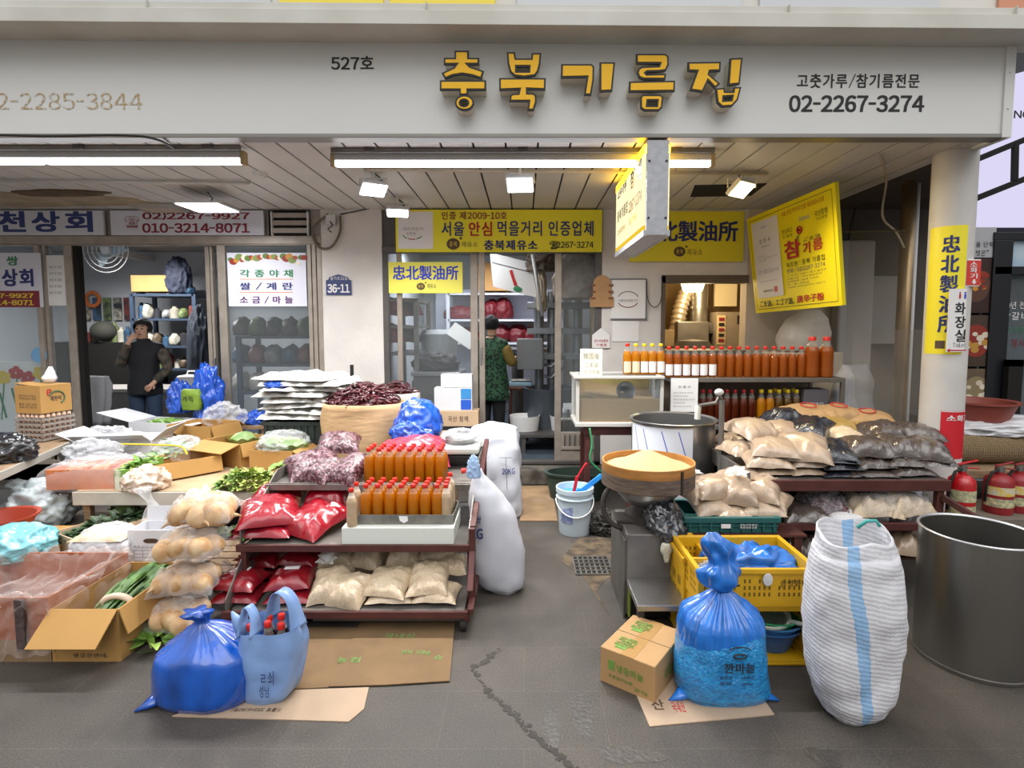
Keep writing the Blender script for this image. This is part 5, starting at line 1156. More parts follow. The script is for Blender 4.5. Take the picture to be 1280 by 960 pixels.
tag(MB().lathe([(0,0),(.075,0),(.075,.004),(0,.004)], n=24).move(Matrix.Rotation(R(90),4,'X')).move(Matrix.Translation(at(49, 444, W+.01))).build('window_sticker', mat('sky blue print', '#6fa4cc', .5)), 'round sky-blue sticker on the leftmost window', 'sticker')
# bags of radishes against the rack
M_rad = mat('pale radish', '#dfc096', .5, col2='#a87d4c', scale=9, bump=.4, bscale=18); M_rf = film('radish bag film', (.93, .9, .86), .16, .1, .4, 10)
RB = [('lowest bag of pale radishes in the stack on the paving', 232, 775, 2.62, 0, .27, .26, .19, -8), ('second bag of pale radishes from the ground', 240, 730, 2.68, .165, .30, .3, .17, 6), ('third bag of pale radishes from the ground', 250, 690, 2.72, .315, .31, .31, .18, -5), ('topmost bag of pale radishes, beside the lettuce heap', 262, 640, 2.80, .475, .31, .3, .17, 10)]
rad0 = None; rnd = random.Random(14)
for i, (lab, px, py, Y, z, L, D, H, rz) in enumerate(RB):
    x = at(px, py, Y).x - (.02 if i > 1 else 0)
    b = pillow(L, D, H, 90+i, n=22, crease=.35, power=.4, wr=.014); solo(b.build('radish_bag', M_rf, smooth=True), lab, 'bag', (x, Y, z), (0, 0, R(rz)), 'bags of radishes stacked by the rack')
    for k in range(8):
        gx, gy = (k % 3 - 1)*.25*L, (k//3 - 1)*.27*D
        if rad0 is None:
            mb = MB().ico((0,0,0), .068, 3, (1.2, .98, .92)); mb.warp(lambda p: p*(1+.1*nz(p, 14, 1)) + Vector((.03*max(0, p.x-.04)*2, 0, 0))); mb.tube([(.07,0,0), (.1,.005,0), (.125,.0,-.004)], [.018, .008, .002], 8)
            rad0 = r_ = mb.build('radish', M_rad, smooth=True)
        else: r_ = dup(rad0)
        r_.location = Vector((x, Y, z+H*.5+rnd.uniform(-.01,.014))) + Matrix.Rotation(R(rz), 3, 'Z') @ Vector((gx+rnd.uniform(-.012,.012), gy, 0)); r_.rotation_euler = (rnd.random()*.6, rnd.random()*.5, rnd.random()*6)
        s_ = rnd.uniform(.78, .98); r_.scale = (s_, s_, s_)
        tag(r_, 'pale round radish seen through the film of the %s' % lab.split(' bag')[0].replace('lowest', 'lowest stacked') + ' radish bag', 'radish', 'radishes in the %s bag' % lab.split(' bag')[0])
mb = MB(); heap(mb, .06, .05, 0, 26, .1, .05, 81, .4); solo(mb.build('fallen_leaves', M_lleaf), 'few fallen green leaves on the paving beside the blue sack', 'leaves', fl(192, 808), None)
mb = MB(); heap(mb, .04, .06, 0, 26, .09, .05, 83, .4); solo(mb.build('radish_leaves', M_leaf), 'green leaves squeezed between the radish bags and the rack', 'leaves', at(292, 672, 2.86))
# blue and green bags by the produce door
by_ = 5.0; bz_ = TZ
solo(sack([(0,.085,.05,0,0),(.05,.09,.055,0,0),(.13,.09,.05,0,0),(.18,.085,.04,0,0),(.19,.07,.02,0,0)], 40, 15, 3.5, .015, 7).build('green_bag', mat('lime bag', '#6f8a28', .6, bump=.3), smooth=True), 'lime green shopping bag standing among blue bags by the produce door', 'bag', onz(240, 520, .62)); q = bpy.data.objects['green_bag']
lettering('가득', (-.05, .08, .05, .13), M_black, q, lambda x, z: Vector((x, -.062, z)), .02)
q.location = (at(240, 505, by_).x, by_, at(240, 512, by_).z)
M_bluef = mat('blue plastic film', '#1c56c4', .22, var=.35, scale=5, bump=.8, bscale=12, coat=.6)
for lab, px, py, L, H, sd_ in (('crumpled blue plastic bag to the left of the lime bag', 226, 512, .2, .3, 3), ('tall pointed blue plastic bag leaning beside the lime bag', 262, 520, .26, .5, 4), ('blue plastic bag at the foot of the glass door', 318, 528, .3, .14, 6)):
    solo(crumple(L, .22, H, sd_, .35).build('blue_bag', M_bluef, smooth=True), lab, 'bag', (at(px, py, by_+.1).x, by_+.1, at(px, py+4, by_+.1).z))
solo(crumple(.36, .25, .2, 9, .3).build('clear_bag', M_filmw, smooth=True), 'clear crumpled bag before the glass door, beside the blue bags', 'bag', (at(285, 520, by_).x, by_-.05, at(285, 530, by_).z))
o = thing('door_bench', 'low bench under the bags by the produce door', 'bench', (at(270, 520, by_).x, by_+.06, 0)); zb_ = at(270, 531, by_).z; MB().box(-.55, .5, -.12, .1, zb_-.03, zb_-.003).build('seat', M_wood, o)
for sx_ in (-.5, .45): MB().box(sx_-.02, sx_+.02, -.1, .09, 0, zb_-.03).build('leg', M_wood, o)
# ================================================================== CHILLI SACKS, CRATE, SACKS
M_cloth = mat('tan sackcloth', '#bd9b72', .85, var=.12, scale=8, bump=.4, bscale=9, stretch=(1, 1, 5)); M_chil = mat('dried chilli', '#5a1620', .3, col2='#33080f', scale=12, coat=.4)
def chilli_sack(label, px, Y, wpx, rimpy, peakpy, seed, n_ch, m, grp):
    x = at(px, rimpy, Y).x; zr = at(px, rimpy+2, Y-.2).z; r = (at(px+wpx/2, rimpy, Y).x - x); zp = at(px, peakpy, Y).z
    o = thing('cloth_sack', label, 'sack', (x, Y, 0))
    mb = sack([(0, r*.92, r*.8, 0, 0), (.1, r, r*.86, 0, 0), (zr*.5, r*1.02, r*.88, 0, 0), (zr*.85, r, r*.86, 0, 0), (zr, r*.98, r*.85, 0, 0), (zr+.004, r*.93, r*.8, 0, 0), (zr-.06, r*.9, r*.77, 0, 0)], 64, seed, 2.2, .012, 7, lambda t, a: .012*math.sin(17*t+2*math.sin(3*a)), open_top=True)
    mb.build('cloth', m, o, smooth=True)
    hp = zp - zr
    mb = MB(); N = 14
    prof = [(r*.9*k/N, (1-(k/N)**1.7)*hp*.93 - .02) for k in range(N+1)]
    q = mb.lathe(prof, (0, 0, zr), 40, sq=.85).warp(lambda p: p + Vector((0, 0, .015*nz(p, 30, 3)))).build('chilli_mass', M_chil, smooth=True); q.location = (x, Y, 0)
    tag(q, 'packed bulk of dried chillies under the loose ones, %s' % grp, 'dried chillies', kind='stuff')
    rnd = random.Random(seed); protos = []
    for i in range(n_ch):
        t = math.sqrt(rnd.random())*.96; a = -math.pi/2 + rnd.gauss(0, 1.15)
        rr = r*.92*t; p = Vector((x+rr*math.cos(a), Y+rr*.85*math.sin(a), zr + (1-t**1.7)*hp*.95 - .012 + rnd.random()*.012))
        if len(protos) < 6:
            L = rnd.uniform(.07, .1); c_ = rnd.uniform(-.02, .02); mb = MB(); mb.tube([(-L/2, 0, 0), (-L*.4, c_*.3, .002), (0, c_, .004), (L*.3, c_*.6, 0), (L/2, -c_*.3, -.003)], [.004, .0085, .0095, .007, .0015], 7)
            q = mb.build('dried_chilli', M_chil, smooth=True); protos.append(q)
        else: q = dup(protos[i % 6])
        q.location = p; q.rotation_euler = (rnd.uniform(-.4,.4), rnd.uniform(-.35,.5)*(1), rnd.random()*6.283)
        tag(q, 'dark red dried chilli lying on the heap in %s' % grp, 'chilli', 'dried chillies in %s' % grp)
chilli_sack('wide tan cloth sack heaped with dark red dried chillies', 456, 4.2, 103, 505, 477, 2, 170, M_cloth, 'the tan cloth sack')
chilli_sack('white sack of dried chillies standing behind the tan cloth sack', 497, 4.9, 56, 492, 475, 5, 60, mat('white sackcloth', '#d3d0cc', .8, bump=.3), 'the white sack behind')
# crate with folded white sacks
cy_ = 4.4; zt_ = at(365, 527, cy_-.2).z; x0, x1 = at(330, 530, cy_-.2).x, at(404, 530, cy_-.2).x; xm = (x0+x1)/2; h = (x1-x0)/2
def slat_crate(label, loc, w_, d_, H, m, group=None, rib=9, thing_name='plastic_crate'):
    o = thing(thing_name, label, 'crate', loc, 0, group); t = .012
    for nm, a in (('side_panel', (-w_/2, w_/2, -d_/2, -d_/2+t)), ('side_panel', (-w_/2, w_/2, d_/2-t, d_/2)), ('side_panel', (-w_/2, -w_/2+t, -d_/2+t, d_/2-t)), ('side_panel', (w_/2-t, w_/2, -d_/2+t, d_/2-t))):
        MB().box(*a, .0, H).build(nm, m, o, bevel=.003)
    MB().box(-w_/2+t, w_/2-t, -d_/2+t, d_/2-t, 0, t).build('base', m, o)
    MB().box(-w_/2-.014, w_/2+.014, -d_/2-.014, -d_/2, H-.03, H).box(-w_/2-.014, w_/2+.014, d_/2, d_/2+.014, H-.03, H).box(-w_/2-.014, -w_/2, -d_/2, d_/2, H-.03, H).box(w_/2, w_/2+.014, -d_/2, d_/2, H-.03, H).build('rim', m, o, bevel=.003)
    mb = MB()
    for k in range(rib): mb.box(-w_/2+.02+(w_-.04)*k/(rib-1)-.006, -w_/2+.02+(w_-.04)*k/(rib-1)+.006, -d_/2-.01, -d_/2, .01, H-.03)
    mb.box(-w_/2, w_/2, -d_/2-.012, -d_/2, H*.45, H*.52); mb.build('rib', m, o)
    return o
M_bcr = mat('black green plastic', '#252d2c', .5)
slat_crate('dark crate directly beneath the folded white sacks', (xm, cy_, TZ+.001), 2*h, .42, zt_-TZ, M_bcr)
zs1 = at(375, 469, cy_).z; n_s = 8; M_ws2 = mat('white woven sack', '#cbc9c4', .6, var=.06, scale=8, bump=.35, bscale=30)
nm_ = ('lowest', 'second', 'third', 'fourth', 'fifth', 'sixth', 'seventh', 'topmost')
for k in range(n_s):
    rnd = random.Random(k); zz_ = zt_ + (zs1-zt_)*k/n_s
    b = pillow(.54+.14*rnd.random(), .5, (zs1-zt_)/n_s*1.5, 200+k, n=26, crease=.45, flat=.4, wr=.03, corner=.015, power=.26)
    solo(b.build('folded_sack', M_ws2, smooth=True), 'folded white woven sack, %s in the stack on the dark crate' % nm_[k], 'sack', (xm+.04+.05*rnd.uniform(-1,1), cy_, zz_), (0, R(rnd.uniform(-3,3)), R(rnd.uniform(-9,9))), 'folded white sacks')
solo(crumple(.18, .1, .05, 88, .3).build('blue_strap', M_bluef, smooth=True), 'flash of blue plastic tucked into the folded white sacks', 'plastic', (at(345, 482, cy_-.2).x, cy_-.2, at(345, 484, cy_-.2).z))
tag(MB().box(-.012, .012, -.012, .012, 0, at(440, 456, 4.6).z).move(Matrix.Translation((at(440, 470, 4.6).x, 4.6, 0))).build('iron_post', M_void), 'thin black iron post behind the chilli sack at the pillar', 'post')
solo(crumple(.34, .34, .3, 91, .12, ns=1.4).build('blue_sack', M_bluef, smooth=True), 'rounded blue plastic sack at the right of the chilli sack', 'bag', (at(522, 545, 3.9).x, 3.92, at(522, 550, 3.9).z))
solo(crumple(.3, .24, .18, 92, .3).build('blue_sack', M_bluef, smooth=True), 'crumpled blue plastic bag just behind the upper oil bottles', 'bag', (at(515, 550, 3.75).x, 3.74, at(515, 560, 3.75).z))
zz_ = at(522, 552, 3.9).z; o = thing('back_table', 'low table behind the rack carrying blue sacks', 'table', (at(545, 552, 4.0).x, 4.05, 0)); MB().box(-.3, .12, -.12, .3, zz_-.03, zz_-.004).build('tabletop', M_wood, o)
for x in (-.28, .1): MB().box(x-.02, x+.02, -.1, .28, 0, zz_-.03).build('leg', M_wood, o)
# cartons leaning at the window leaf
def flatcard(name, label, px, Y, m, th=.02, cat='box'): return flatsign(name, label, px, Y, m, th, cat)
o = flatcard('white_carton', 'white carton on the cabinet behind the window leaf, higher one', (551, 468, 590, 484), W-.2, M_wbox, .12)
o = flatcard('white_carton', 'white carton with blue label standing in front of the window leaf', (543, 485, 590, 513), W-.22, M_wbox, .15); pq(o, 576, 486, 589, 499, W-.222, mat('sky print', '#3a8ac8', .5), 'blue_label'); pq(o, 576, 500, 589, 512, W-.222, mat('royal print', '#2458c0', .5), 'blue_label')
o = flatcard('brown_carton', 'long flat brown carton lying below the window leaf', (517, 514, 598, 533), W-.26, M_pcard, .2); pwrite('국산 참깨', (560, 520, 585, 527), W-.262, M_brown, o, .01)
# two white woven sacks
M_sackw = weave('white polypropylene', '#c2c3ca', 420, 420, .15, .5)
q = fl(618, 650); x = q.x; wd = .205; zt_ = at(618, 545, q.y).z
o = thing('rice_sack', 'tall white woven sack with an open folded top standing by the doorway', 'sack', (x, q.y+.14, 0))
mb = sack([(0, wd*.92, .13, 0, 0), (.06, wd, .15, 0, 0), (zt_*.4, wd, .15, 0, 0), (zt_*.8, wd*.97, .13, 0, 0), (zt_, wd*.93, .1, 0, 0), (zt_+.03, wd*.9, .05, .0, 0), (zt_+.06, wd*.6, .025, -.02, 0), (zt_+.09, wd*.12, .01, -.03, 0)], 56, 12, 3.4, .03, 7, lambda t, a: .012*math.sin(60*t)*(1 if t < .6 else 0))
mb.build('cloth', M_sackw, o, smooth=True)
for s in (-1, 1): MB().tube([(s*.09-.05, -.158, zt_*.75), (s*.09+.05, -.158, zt_*.75)], .0018, 5).tube([(s*.09, -.158, zt_*.75), (s*.1, -.162, .25)], .0018, 5).build('printed_line', M_black, o)
lettering('20KG', (.06, zt_*.55, .16, zt_*.62), M_navy, o, lambda a, z: Vector((a, -.16+a*.12, z)), .02)
q = fl(632, 748); o = thing('grain_sack', 'full white woven sack with a pinched peak leaning on the rack', 'sack', (q.x-.055, q.y+.12, 0)); zt_ = at(605, 588, q.y+.1).z
mb = sack([(0, .08, .08, .04, 0), (.03, .125, .1, .03, 0), (.12, .15, .12, .015, 0), (.3, .145, .12, -.005, 0), (.45, .125, .1, -.03, 0), (.55, .1, .07, -.06, 0), (zt_*.9, .055, .035, -.085, 0), (zt_, .02, .012, -.1, 0)], 56, 18, 2.4, .014, 7, lambda t, a: .02*math.sin(7*a)*t)
mb.build('cloth', M_sackw, o, smooth=True); lettering('KG', (-.14, .33, -.07, .39), M_navy, o, lambda a, z: Vector((a, -.105, z)), .03); lettering('중국산', (-.15, .42, -.08, .46), M_navy, o, lambda a, z: Vector((a, -.105, z)), .03)
# ================================================================== IN FRONT OF THE RACK
def flatpoly(pts, z0, z1): 
    q = [fl(*p) for p in pts]; return MB().prism([(p.x, p.y) for p in q], z0, z1, 'Z')
M_cs = mat('worn brown cardboard', '#7d6242', .85, var=.22, scale=6, bump=.15); M_cs2 = mat('pale pink cardboard', '#ae967e', .85, var=.08, scale=6)
solo(flatpoly([(345, 863), (410, 860), (450, 785), (380, 785)], .0, .004).build('cardboard_sheet', M_cs), 'flattened brown cardboard piece behind the light-blue shopping bag', 'cardboard')
o = solo(flatpoly([(411, 860), (482, 858), (562, 853), (569, 775), (452, 775)], .0045, .008).build('cardboard_sheet', M_cs), 'flattened brown cardboard with green print pulled out under the rack', 'cardboard')
for px, py, w_, s in ((500, 797, 40, '국내산'), (520, 818, 38, '양파 20kg'), (436, 827, 30, '농협'), (548, 824, 14, '☆')):
    c = fl(px, py); wd = w_/F*c.y; lettering(s, (c.x-wd/2, c.y-.02, c.x+wd/2, c.y+.02), mat('faded green print', '#6f8a4a', .8), o, lambda x, z: Vector((x, z, .0088)), .02)
o = solo(flatpoly([(215, 896), (300, 866), (461, 860), (455, 887), (436, 903)], .0, .004).build('cardboard_sheet', M_cs2), 'pale pinkish cardboard sheet with printed text under the two blue bags', 'cardboard')
a = fl(290, 889); b = fl(352, 889); lettering('기름병 350ml(40병)', (-.5, 0, .5, 1), M_brown, o, lambda x, z: Vector(((a.x+b.x)/2 - x*(b.x-a.x), a.y + .012 - z*.022, .0045)), .01)
lettering('원산지 국산', (-.5, 0, .5, 1), M_brown, o, lambda x, z: Vector((fl(263,889).x - x*.06, fl(263,889).y+.01-z*.016, .0045)), .01)
# blue sack
M_blues = mat('blue translucent plastic', '#125cc4', .2, var=.45, scale=4, bump=.55, bscale=7, coat=.8, stretch=(3, 3, .8))
q = fl(238, 893); o = thing('blue_sack', 'shiny blue plastic sack knotted at the top, leaning on the rack front', 'bag', (q.x, q.y+.13, 0)); zt_ = at(237, 772, q.y+.15).z
def gather(t, a): return (.12*math.sin(11*a+2*math.sin(2*a)) + .09*math.sin(23*a+math.sin(4*a)))*max(0, (t-.3))*1.3 if t < .93 else .3*math.sin(5*a)
mb = sack([(0, .19, .13, 0, 0), (.03, .205, .145, 0, 0), (.12, .205, .15, .01, 0), (.2, .19, .14, .015, 0), (zt_*.74, .15, .115, .015, 0), (zt_*.9, .075, .06, 0, 0), (zt_, .026, .022, -.01, -.01), (zt_+.012, .026, .022, -.012, -.01), (zt_+.045, .05, .04, -.03, -.015)], 90, 22, 2.5, .012, 6, gather)
mb.build('film', M_blues, o, smooth=True)
MB().tube([(-.15, -.06, .05), (-.195, -.095, .018), (-.225, -.12, .006)], [.045, .022, .003], 10).warp(lambda p: Vector((p.x, p.y, max(.001, p.z*.6)))).build('corner_tail', M_blues, o, smooth=True)
# light-blue carrier with bottles
M_lbag = mat('light blue plastic', '#7f9fd0', .4, var=.12, scale=6, bump=.5, bscale=10, coat=.2)
q = fl(330, 884); o = thing('shopping_bag', 'light-blue plastic carrier bag full of red-capped bottles', 'bag', (q.x, q.y+.1, 0)); zt_ = at(335, 800, q.y+.05).z
mb = sack([(0, .075, .06, -.02, -.03), (.03, .1, .08, -.01, -.02), (.1, .12, .1, 0, 0), (.18, .125, .105, .0, 0), (.26, .12, .1, .0, 0), (.29, .118, .095, 0, 0)], 56, 27, 3.2, .012, 8, lambda t, a: .03*math.sin(7*a+4*t), open_top=True)
mb.build('film', M_lbag, o, smooth=True)
def strap(pts, w_): 
    mb = MB(); P = []; n_ = len(pts)-1
    for i in range(n_):
        for k in range(5):
            t = k/5; p0, p1, p2, p3 = [Vector(pts[max(0, min(n_, i+j))]) for j in (-1, 0, 1, 2)]
            P.append(.5*((2*p1)+(p2-p0)*t+(2*p0-5*p1+4*p2-p3)*t*t+(3*p1-p0-3*p2+p3)*t**3))
    P.append(Vector(pts[-1])); rows = []
    for i, p in enumerate(P): ww = w_*(1.6-abs(2*i/(len(P)-1)-1)*-.2 if 0 else 1+.8*abs(2*i/(len(P)-1)-1)**3); rows.append((mb.b.verts.new(p+Vector((-ww*.3, -ww, 0))), mb.b.verts.new(p+Vector((ww*.3, ww, 0)))))
    for a, b in zip(rows, rows[1:]): mb.b.faces.new((a[0], a[1], b[1], b[0]))
    return mb
for pts, w_ in (([(-.1, -.05, .27), (-.095, -.05, .34), (-.08, -.04, .385), (-.05, -.05, .35), (-.035, -.07, .28)], .02), ([(-.03, .05, .28), (.0, .03, .40), (.05, 0, .425), (.09, -.01, .38), (.11, -.01, .27)], .028)):
    q = strap(pts, w_).build('handle', M_lbag, o, smooth=True); md = q.modifiers.new('thick', 'SOLIDIFY'); md.thickness = .003
MB().tube([(-.1, -.04, .27), (-.12, -.05, .33), (-.14, -.05, .365)], [.03, .02, .004], 10).build('torn_corner', M_lbag, o, smooth=True)
lettering('ㄹ쇠', (.0, .1, .05, .16), M_navy, o, lambda x, z: Vector((x, -.118+.02*abs(x), z)), .0); lettering('성남', (-.01, .05, .03, .1), M_navy, o, lambda x, z: Vector((x, -.115+.02*abs(x), z)), .0)
M_dkoil = oil('dark oil', '#2a0f0a', .15)
bt0 = None
for k, (dx, dy) in enumerate(((-.07, -.045), (-.005, -.035), (.035, .0), (-.03, .03), (.055, -.05))):
    lab = 'dark oil bottle with a red cap standing inside the light-blue carrier'
    if bt0 is None: bt0 = bottle(lab, M_dkoil, M_cap, (o.location.x+dx, o.location.y+dy, .075), group='bottles inside the light-blue carrier', H=.235)
    else: dup(bt0, lab, (o.location.x+dx, o.location.y+dy, .07+.012*(k % 3)))
# ================================================================== STEP, BUCKET, GRATE
o = solo(flatpoly([(650, 652), (697, 652), (689, 608), (652, 608)], .002, .008).build('cardboard_mat', mat('dirty cardboard', '#9c7f5e', .9, var=.3, scale=7)), 'dirty cardboard laid on the ground before the doorway', 'cardboard')
c = fl(680, 626); lettering('시스시옷', (c.x-.1, c.y-.03, c.x+.12, c.y+.04), M_grayp, o, lambda x, z: Vector((x, z, .0088)), .0)
q = fl(720, 672); r_ = at(742, 640, q.y+.13).x - at(720, 640, q.y+.13).x; hb = at(720, 614, q.y+.0).z
o = thing('water_bucket', 'white plastic bucket of blue water with a red brush and a blue scoop', 'bucket', (q.x, q.y+r_*.9, 0)); M_buck = mat('white bucket plastic', '#c9d9e2', .35, var=.06, scale=5)
MB().lathe([(0, 0), (r_*.86, 0), (r_*.88, .01), (r_*.97, hb*.78), (r_*1.06, hb*.78), (r_*1.06, hb*.8), (r_*.98, hb*.81), (r_*1.0, hb*.9), (r_*1.06, hb*.9), (r_*1.07, hb), (r_*.98, hb), (r_*.97, hb*.8), (r_*.85, .012), (0, .012)], n=40).build('body', M_buck, o, smooth='auto')
MB().lathe([(0, hb*.86), (r_*.975, hb*.86)], n=36).build('water', mat('blue water', '#3a8fd0', .08, coat=.5), o)
MB().tube([(r_*1.06*math.cos(R(a)), -abs(r_*1.06*math.sin(R(a))), hb*.74 - .1*math.sin(R(a))) for a in range(0, 181, 12)], .005, 6).build('handle', M_paper, o, smooth=True)
mb = MB(); f_ = lambda a, z: Vector((r_*.93*math.sin(a), -r_*.93*math.cos(a)-.003, z))
for k in range(6): mb.quad(f_(R(-60+8*k), .1), f_(R(-52+8*k), .1), f_(R(-52+8*k), .24), f_(R(-60+8*k), .24))
mb.build('label', mat('bucket label', '#aab4d4', .5, col2='#5a6a9a', scale=40), o, smooth=True)
solo(MB().box(-.012, .012, -.004, .004, 0, .12).box(-.016, .016, -.006, .006, -.08, 0).tube([(0,0,.11), (.03,0,.2), (.045, 0, .23)], .007, 8).build('brush', mat('red plastic', '#c8202a', .4), bevel=.003), 'red handled brush standing in the white bucket', 'brush', (o.location.x-.01, o.location.y-.03, hb*.9), (0, R(12), 0))
solo(MB().box(-.018, .018, -.006, .006, 0, .2).box(-.03, .03, -.012, .012, -.1, .01).build('scoop', mat('bright blue plastic', '#2f8fe0', .4), bevel=.004), 'bright blue scoop handle leaning out of the white bucket', 'scoop', (o.location.x+.04, o.location.y, hb*.88), (0, R(52), 0))
a, b = fl(720, 719), fl(759, 697); o = thing('drain_grate', 'square metal drain grate set in the paving', 'grate', ((a.x+b.x)/2, (a.y+b.y)/2, .001)); w_, d_ = (b.x-a.x)/2, (b.y-a.y)/2
MB().box(-w_, w_, -d_, d_, 0, .002).build('pit', M_void, o); mb = MB()
for k in range(8): mb.box(-w_+2*w_*k/7-.005, -w_+2*w_*k/7+.005, -d_, d_, .002, .008)
for k in range(6): mb.box(-w_, w_, -d_+2*d_*k/5-.005, -d_+2*d_*k/5+.005, .002, .008)
mb.build('bars', M_dsteel, o)
tag(MB().prism([(fl(px, py).x, fl(px, py).y) for px, py in ((700, 700), (725, 672), (790, 672), (790, 720), (760, 722), (745, 740), (762, 770), (745, 745), (730, 722))], 0, .0015, 'Z').build('dirt_patch', mat('broken ground', '#6b5a44', .9, col2='#332c24', scale=12, bump=.8, bscale=30)), 'broken dirty ground around the drain grate', 'dirt')
solo(crumple(.3, .2, .16, 101, .45, ns=4).build('rag_heap', mat('dirty grey cloth', '#4a4640', .9, var=.5, scale=10), smooth=True), 'heap of dirty dark rags beside the bucket', 'rags', fl(760, 665))
o = thing('green_basin', 'dark green plastic tub behind the bucket', 'tub', fl(722, 622)); MB().lathe([(0,0),(.24,0),(.28,.22),(.3,.22),(.3,.235),(.265,.235),(.23,.01),(0,.01)], n=32, sq=.55).build('body', mat('faded green tub', '#35453c', .5, var=.2), o, smooth='auto')
# ================================================================== GRINDER WITH SIEVE, GLASS CASE, VAT, BOTTLE SHELF
MY = 2.74; mt = at(815, 668, MY).z; mx0, mx1 = at(783, 700, MY).x, at(850, 700, MY).x; mxc = (mx0+mx1)/2; shz = at(815, 722, MY).z
M_mach = mat('worn machine steel', '#85817c', .4, .55, var=.35, scale=6); M_iron = mat('dark cast iron', '#4b4541', .6, .4, var=.4, scale=10)
o = thing('grinding_machine', 'low grey steel grinding machine with a sloping front and discharge shelf', 'machine', (mxc, MY, 0)); h = (mx1-mx0)/2
MB().prism([(0, .02), (0, mt), (.1, mt+.01), (.36, mt+.01), (.42, mt-.08), (.42, .02)], -h, h, 'X').build('body', M_mach, o, bevel=.006)
MB().box(-h-.012, -h, .0, .42, .0, mt-.03).build('side_cover', mat('side cover', '#6b6863', .5, .4, var=.4, scale=6), o, bevel=.003)
MB().box(-h+.0, h+.07, -.285, 0, shz-.03, shz).build('discharge_shelf', M_steel, o, bevel=.004)
for sx_ in (-1, 1): MB().box(sx_*(h-.02)-.015, sx_*(h-.02)+.015, -.27, -.24, 0, shz-.03).build('shelf_leg', M_iron, o)
MB().box(-h+.01, h-.01, -.02, .0, .02, shz-.03).build('lower_void', mat('lime tape', '#8a9a3a', .6), o)
MB().box(-h+.02, h-.02, -.024, -.01, .02, shz-.035).build('lower_panel', M_void, o)
hop = (.01, .2); zb_ = mt + .01; zr = at(810, 575, MY+.2).z
MB().lathe([(.12, zb_), (.12, zb_+.04), (.07, zb_+.06), (.07, zr-.22)], (hop[0], hop[1], 0), 28).build('neck', M_iron, o, smooth='auto')
MB().lathe([(.06, zr-.235), (.12, zr-.225), (.168, zr-.17), (.18, zr-.1), (.172, zr-.1), (.16, zr-.16), (.06, zr-.22)], (hop[0], hop[1], 0), 40).build('hopper_bowl', M_steel, o, smooth='auto')
mb = MB(); mb.tube([(-.02+.12*math.cos(R(a))-.1, .14, zb_+.1+.13*math.sin(R(a))) for a in range(95, 300, 12)], .014, 8); mb.tube([(-.09, .14, zb_+.12), (.0, .18, zb_+.1)], .016, 8); mb.build('clamp_arm', M_iron, o, smooth=True)
MB().box(.1, .16, .05, .3, zb_, zb_+.09).build('clamp_block', M_iron, o, bevel=.005)
MB().box(-h-.03, -h+.1, .12, .26, zb_, zb_+.02).build('bracket', M_iron, o, bevel=.004)
sv = thing('sieve', 'round wooden sieve heaped with pale sesame on top of the grinding machine', 'sieve', (mxc+hop[0], MY+hop[1], zr-.128)); r_ = at(867, 575, MY+.2).x - at(810, 575, MY+.2).x
M_sw = mat('steamed wood', '#b9803f', .6, var=.3, scale=10, stretch=(1, 1, 4)); M_swd = mat('blackened wood', '#463a33', .7, col2='#6b5a4a', scale=14, stretch=(1, 1, 6))
MB().lathe([(r_*.99, .075), (r_, .08), (r_*1.0, .128), (r_*.965, .128), (r_*.965, .075)], n=56).build('upper_hoop', M_sw, sv, smooth='auto')
MB().lathe([(0, .0), (r_*.98, 0), (r_*1.005, .004), (r_*1.005, .078), (r_*.96, .08)], n=56).build('lower_hoop', M_swd, sv, smooth='auto')
mb = MB(); a = R(30); mb.cbox((r_*1.012*math.sin(a), -r_*1.012*math.cos(a), .06), (.014, .008, .12), Matrix.Rotation(a, 3, 'Z')); mb.build('lashing', mat('dark lashing', '#2e241e', .7), sv)
MB().lathe([(0, .188), (r_*.12, .178), (r_*.6, .122), (r_*.88, .098), (r_*.96, .094)], n=56).warp(lambda p: p+Vector((0, 0, .006*nz(p, 12, 3)))).build('sesame', mat('pale sesame', '#d2b684', .8, var=.15, scale=240, bump=.7, bscale=260), sv, smooth=True); sv.children[-1]['label'] = 'heap of pale sesame seed'
mb = crumple(.2, .17, .2, 111, .2, ns=1.7).warp(lambda p: Vector((p.x+.1*max(0, .08-p.z)*1.5, p.y-.25*max(0, .1-p.z), p.z-.03*(p.y < -.05))))
solo(mb.build('black_bag', mat('black glossy film', '#26272b', .15, coat=1, bump=.3, bscale=20), smooth=True), 'shiny dark plastic bag crumpled on top of the grinding machine', 'bag', (mxc+.07, MY+.05, mt-.02), (R(-15), 0, R(20)))
solo(sack([(0,.012,.01,0,0),(.06,.03,.012,0,0),(.1,.02,.015,0,0)], 20, 3, 2, .008, 20).build('bag_tail', mat('clouded tail film', '#c9c6b4', .35, bump=.5), smooth=True), 'pale twisted tail of plastic hanging over the machine front', 'plastic', at(833, 703, MY-.03))
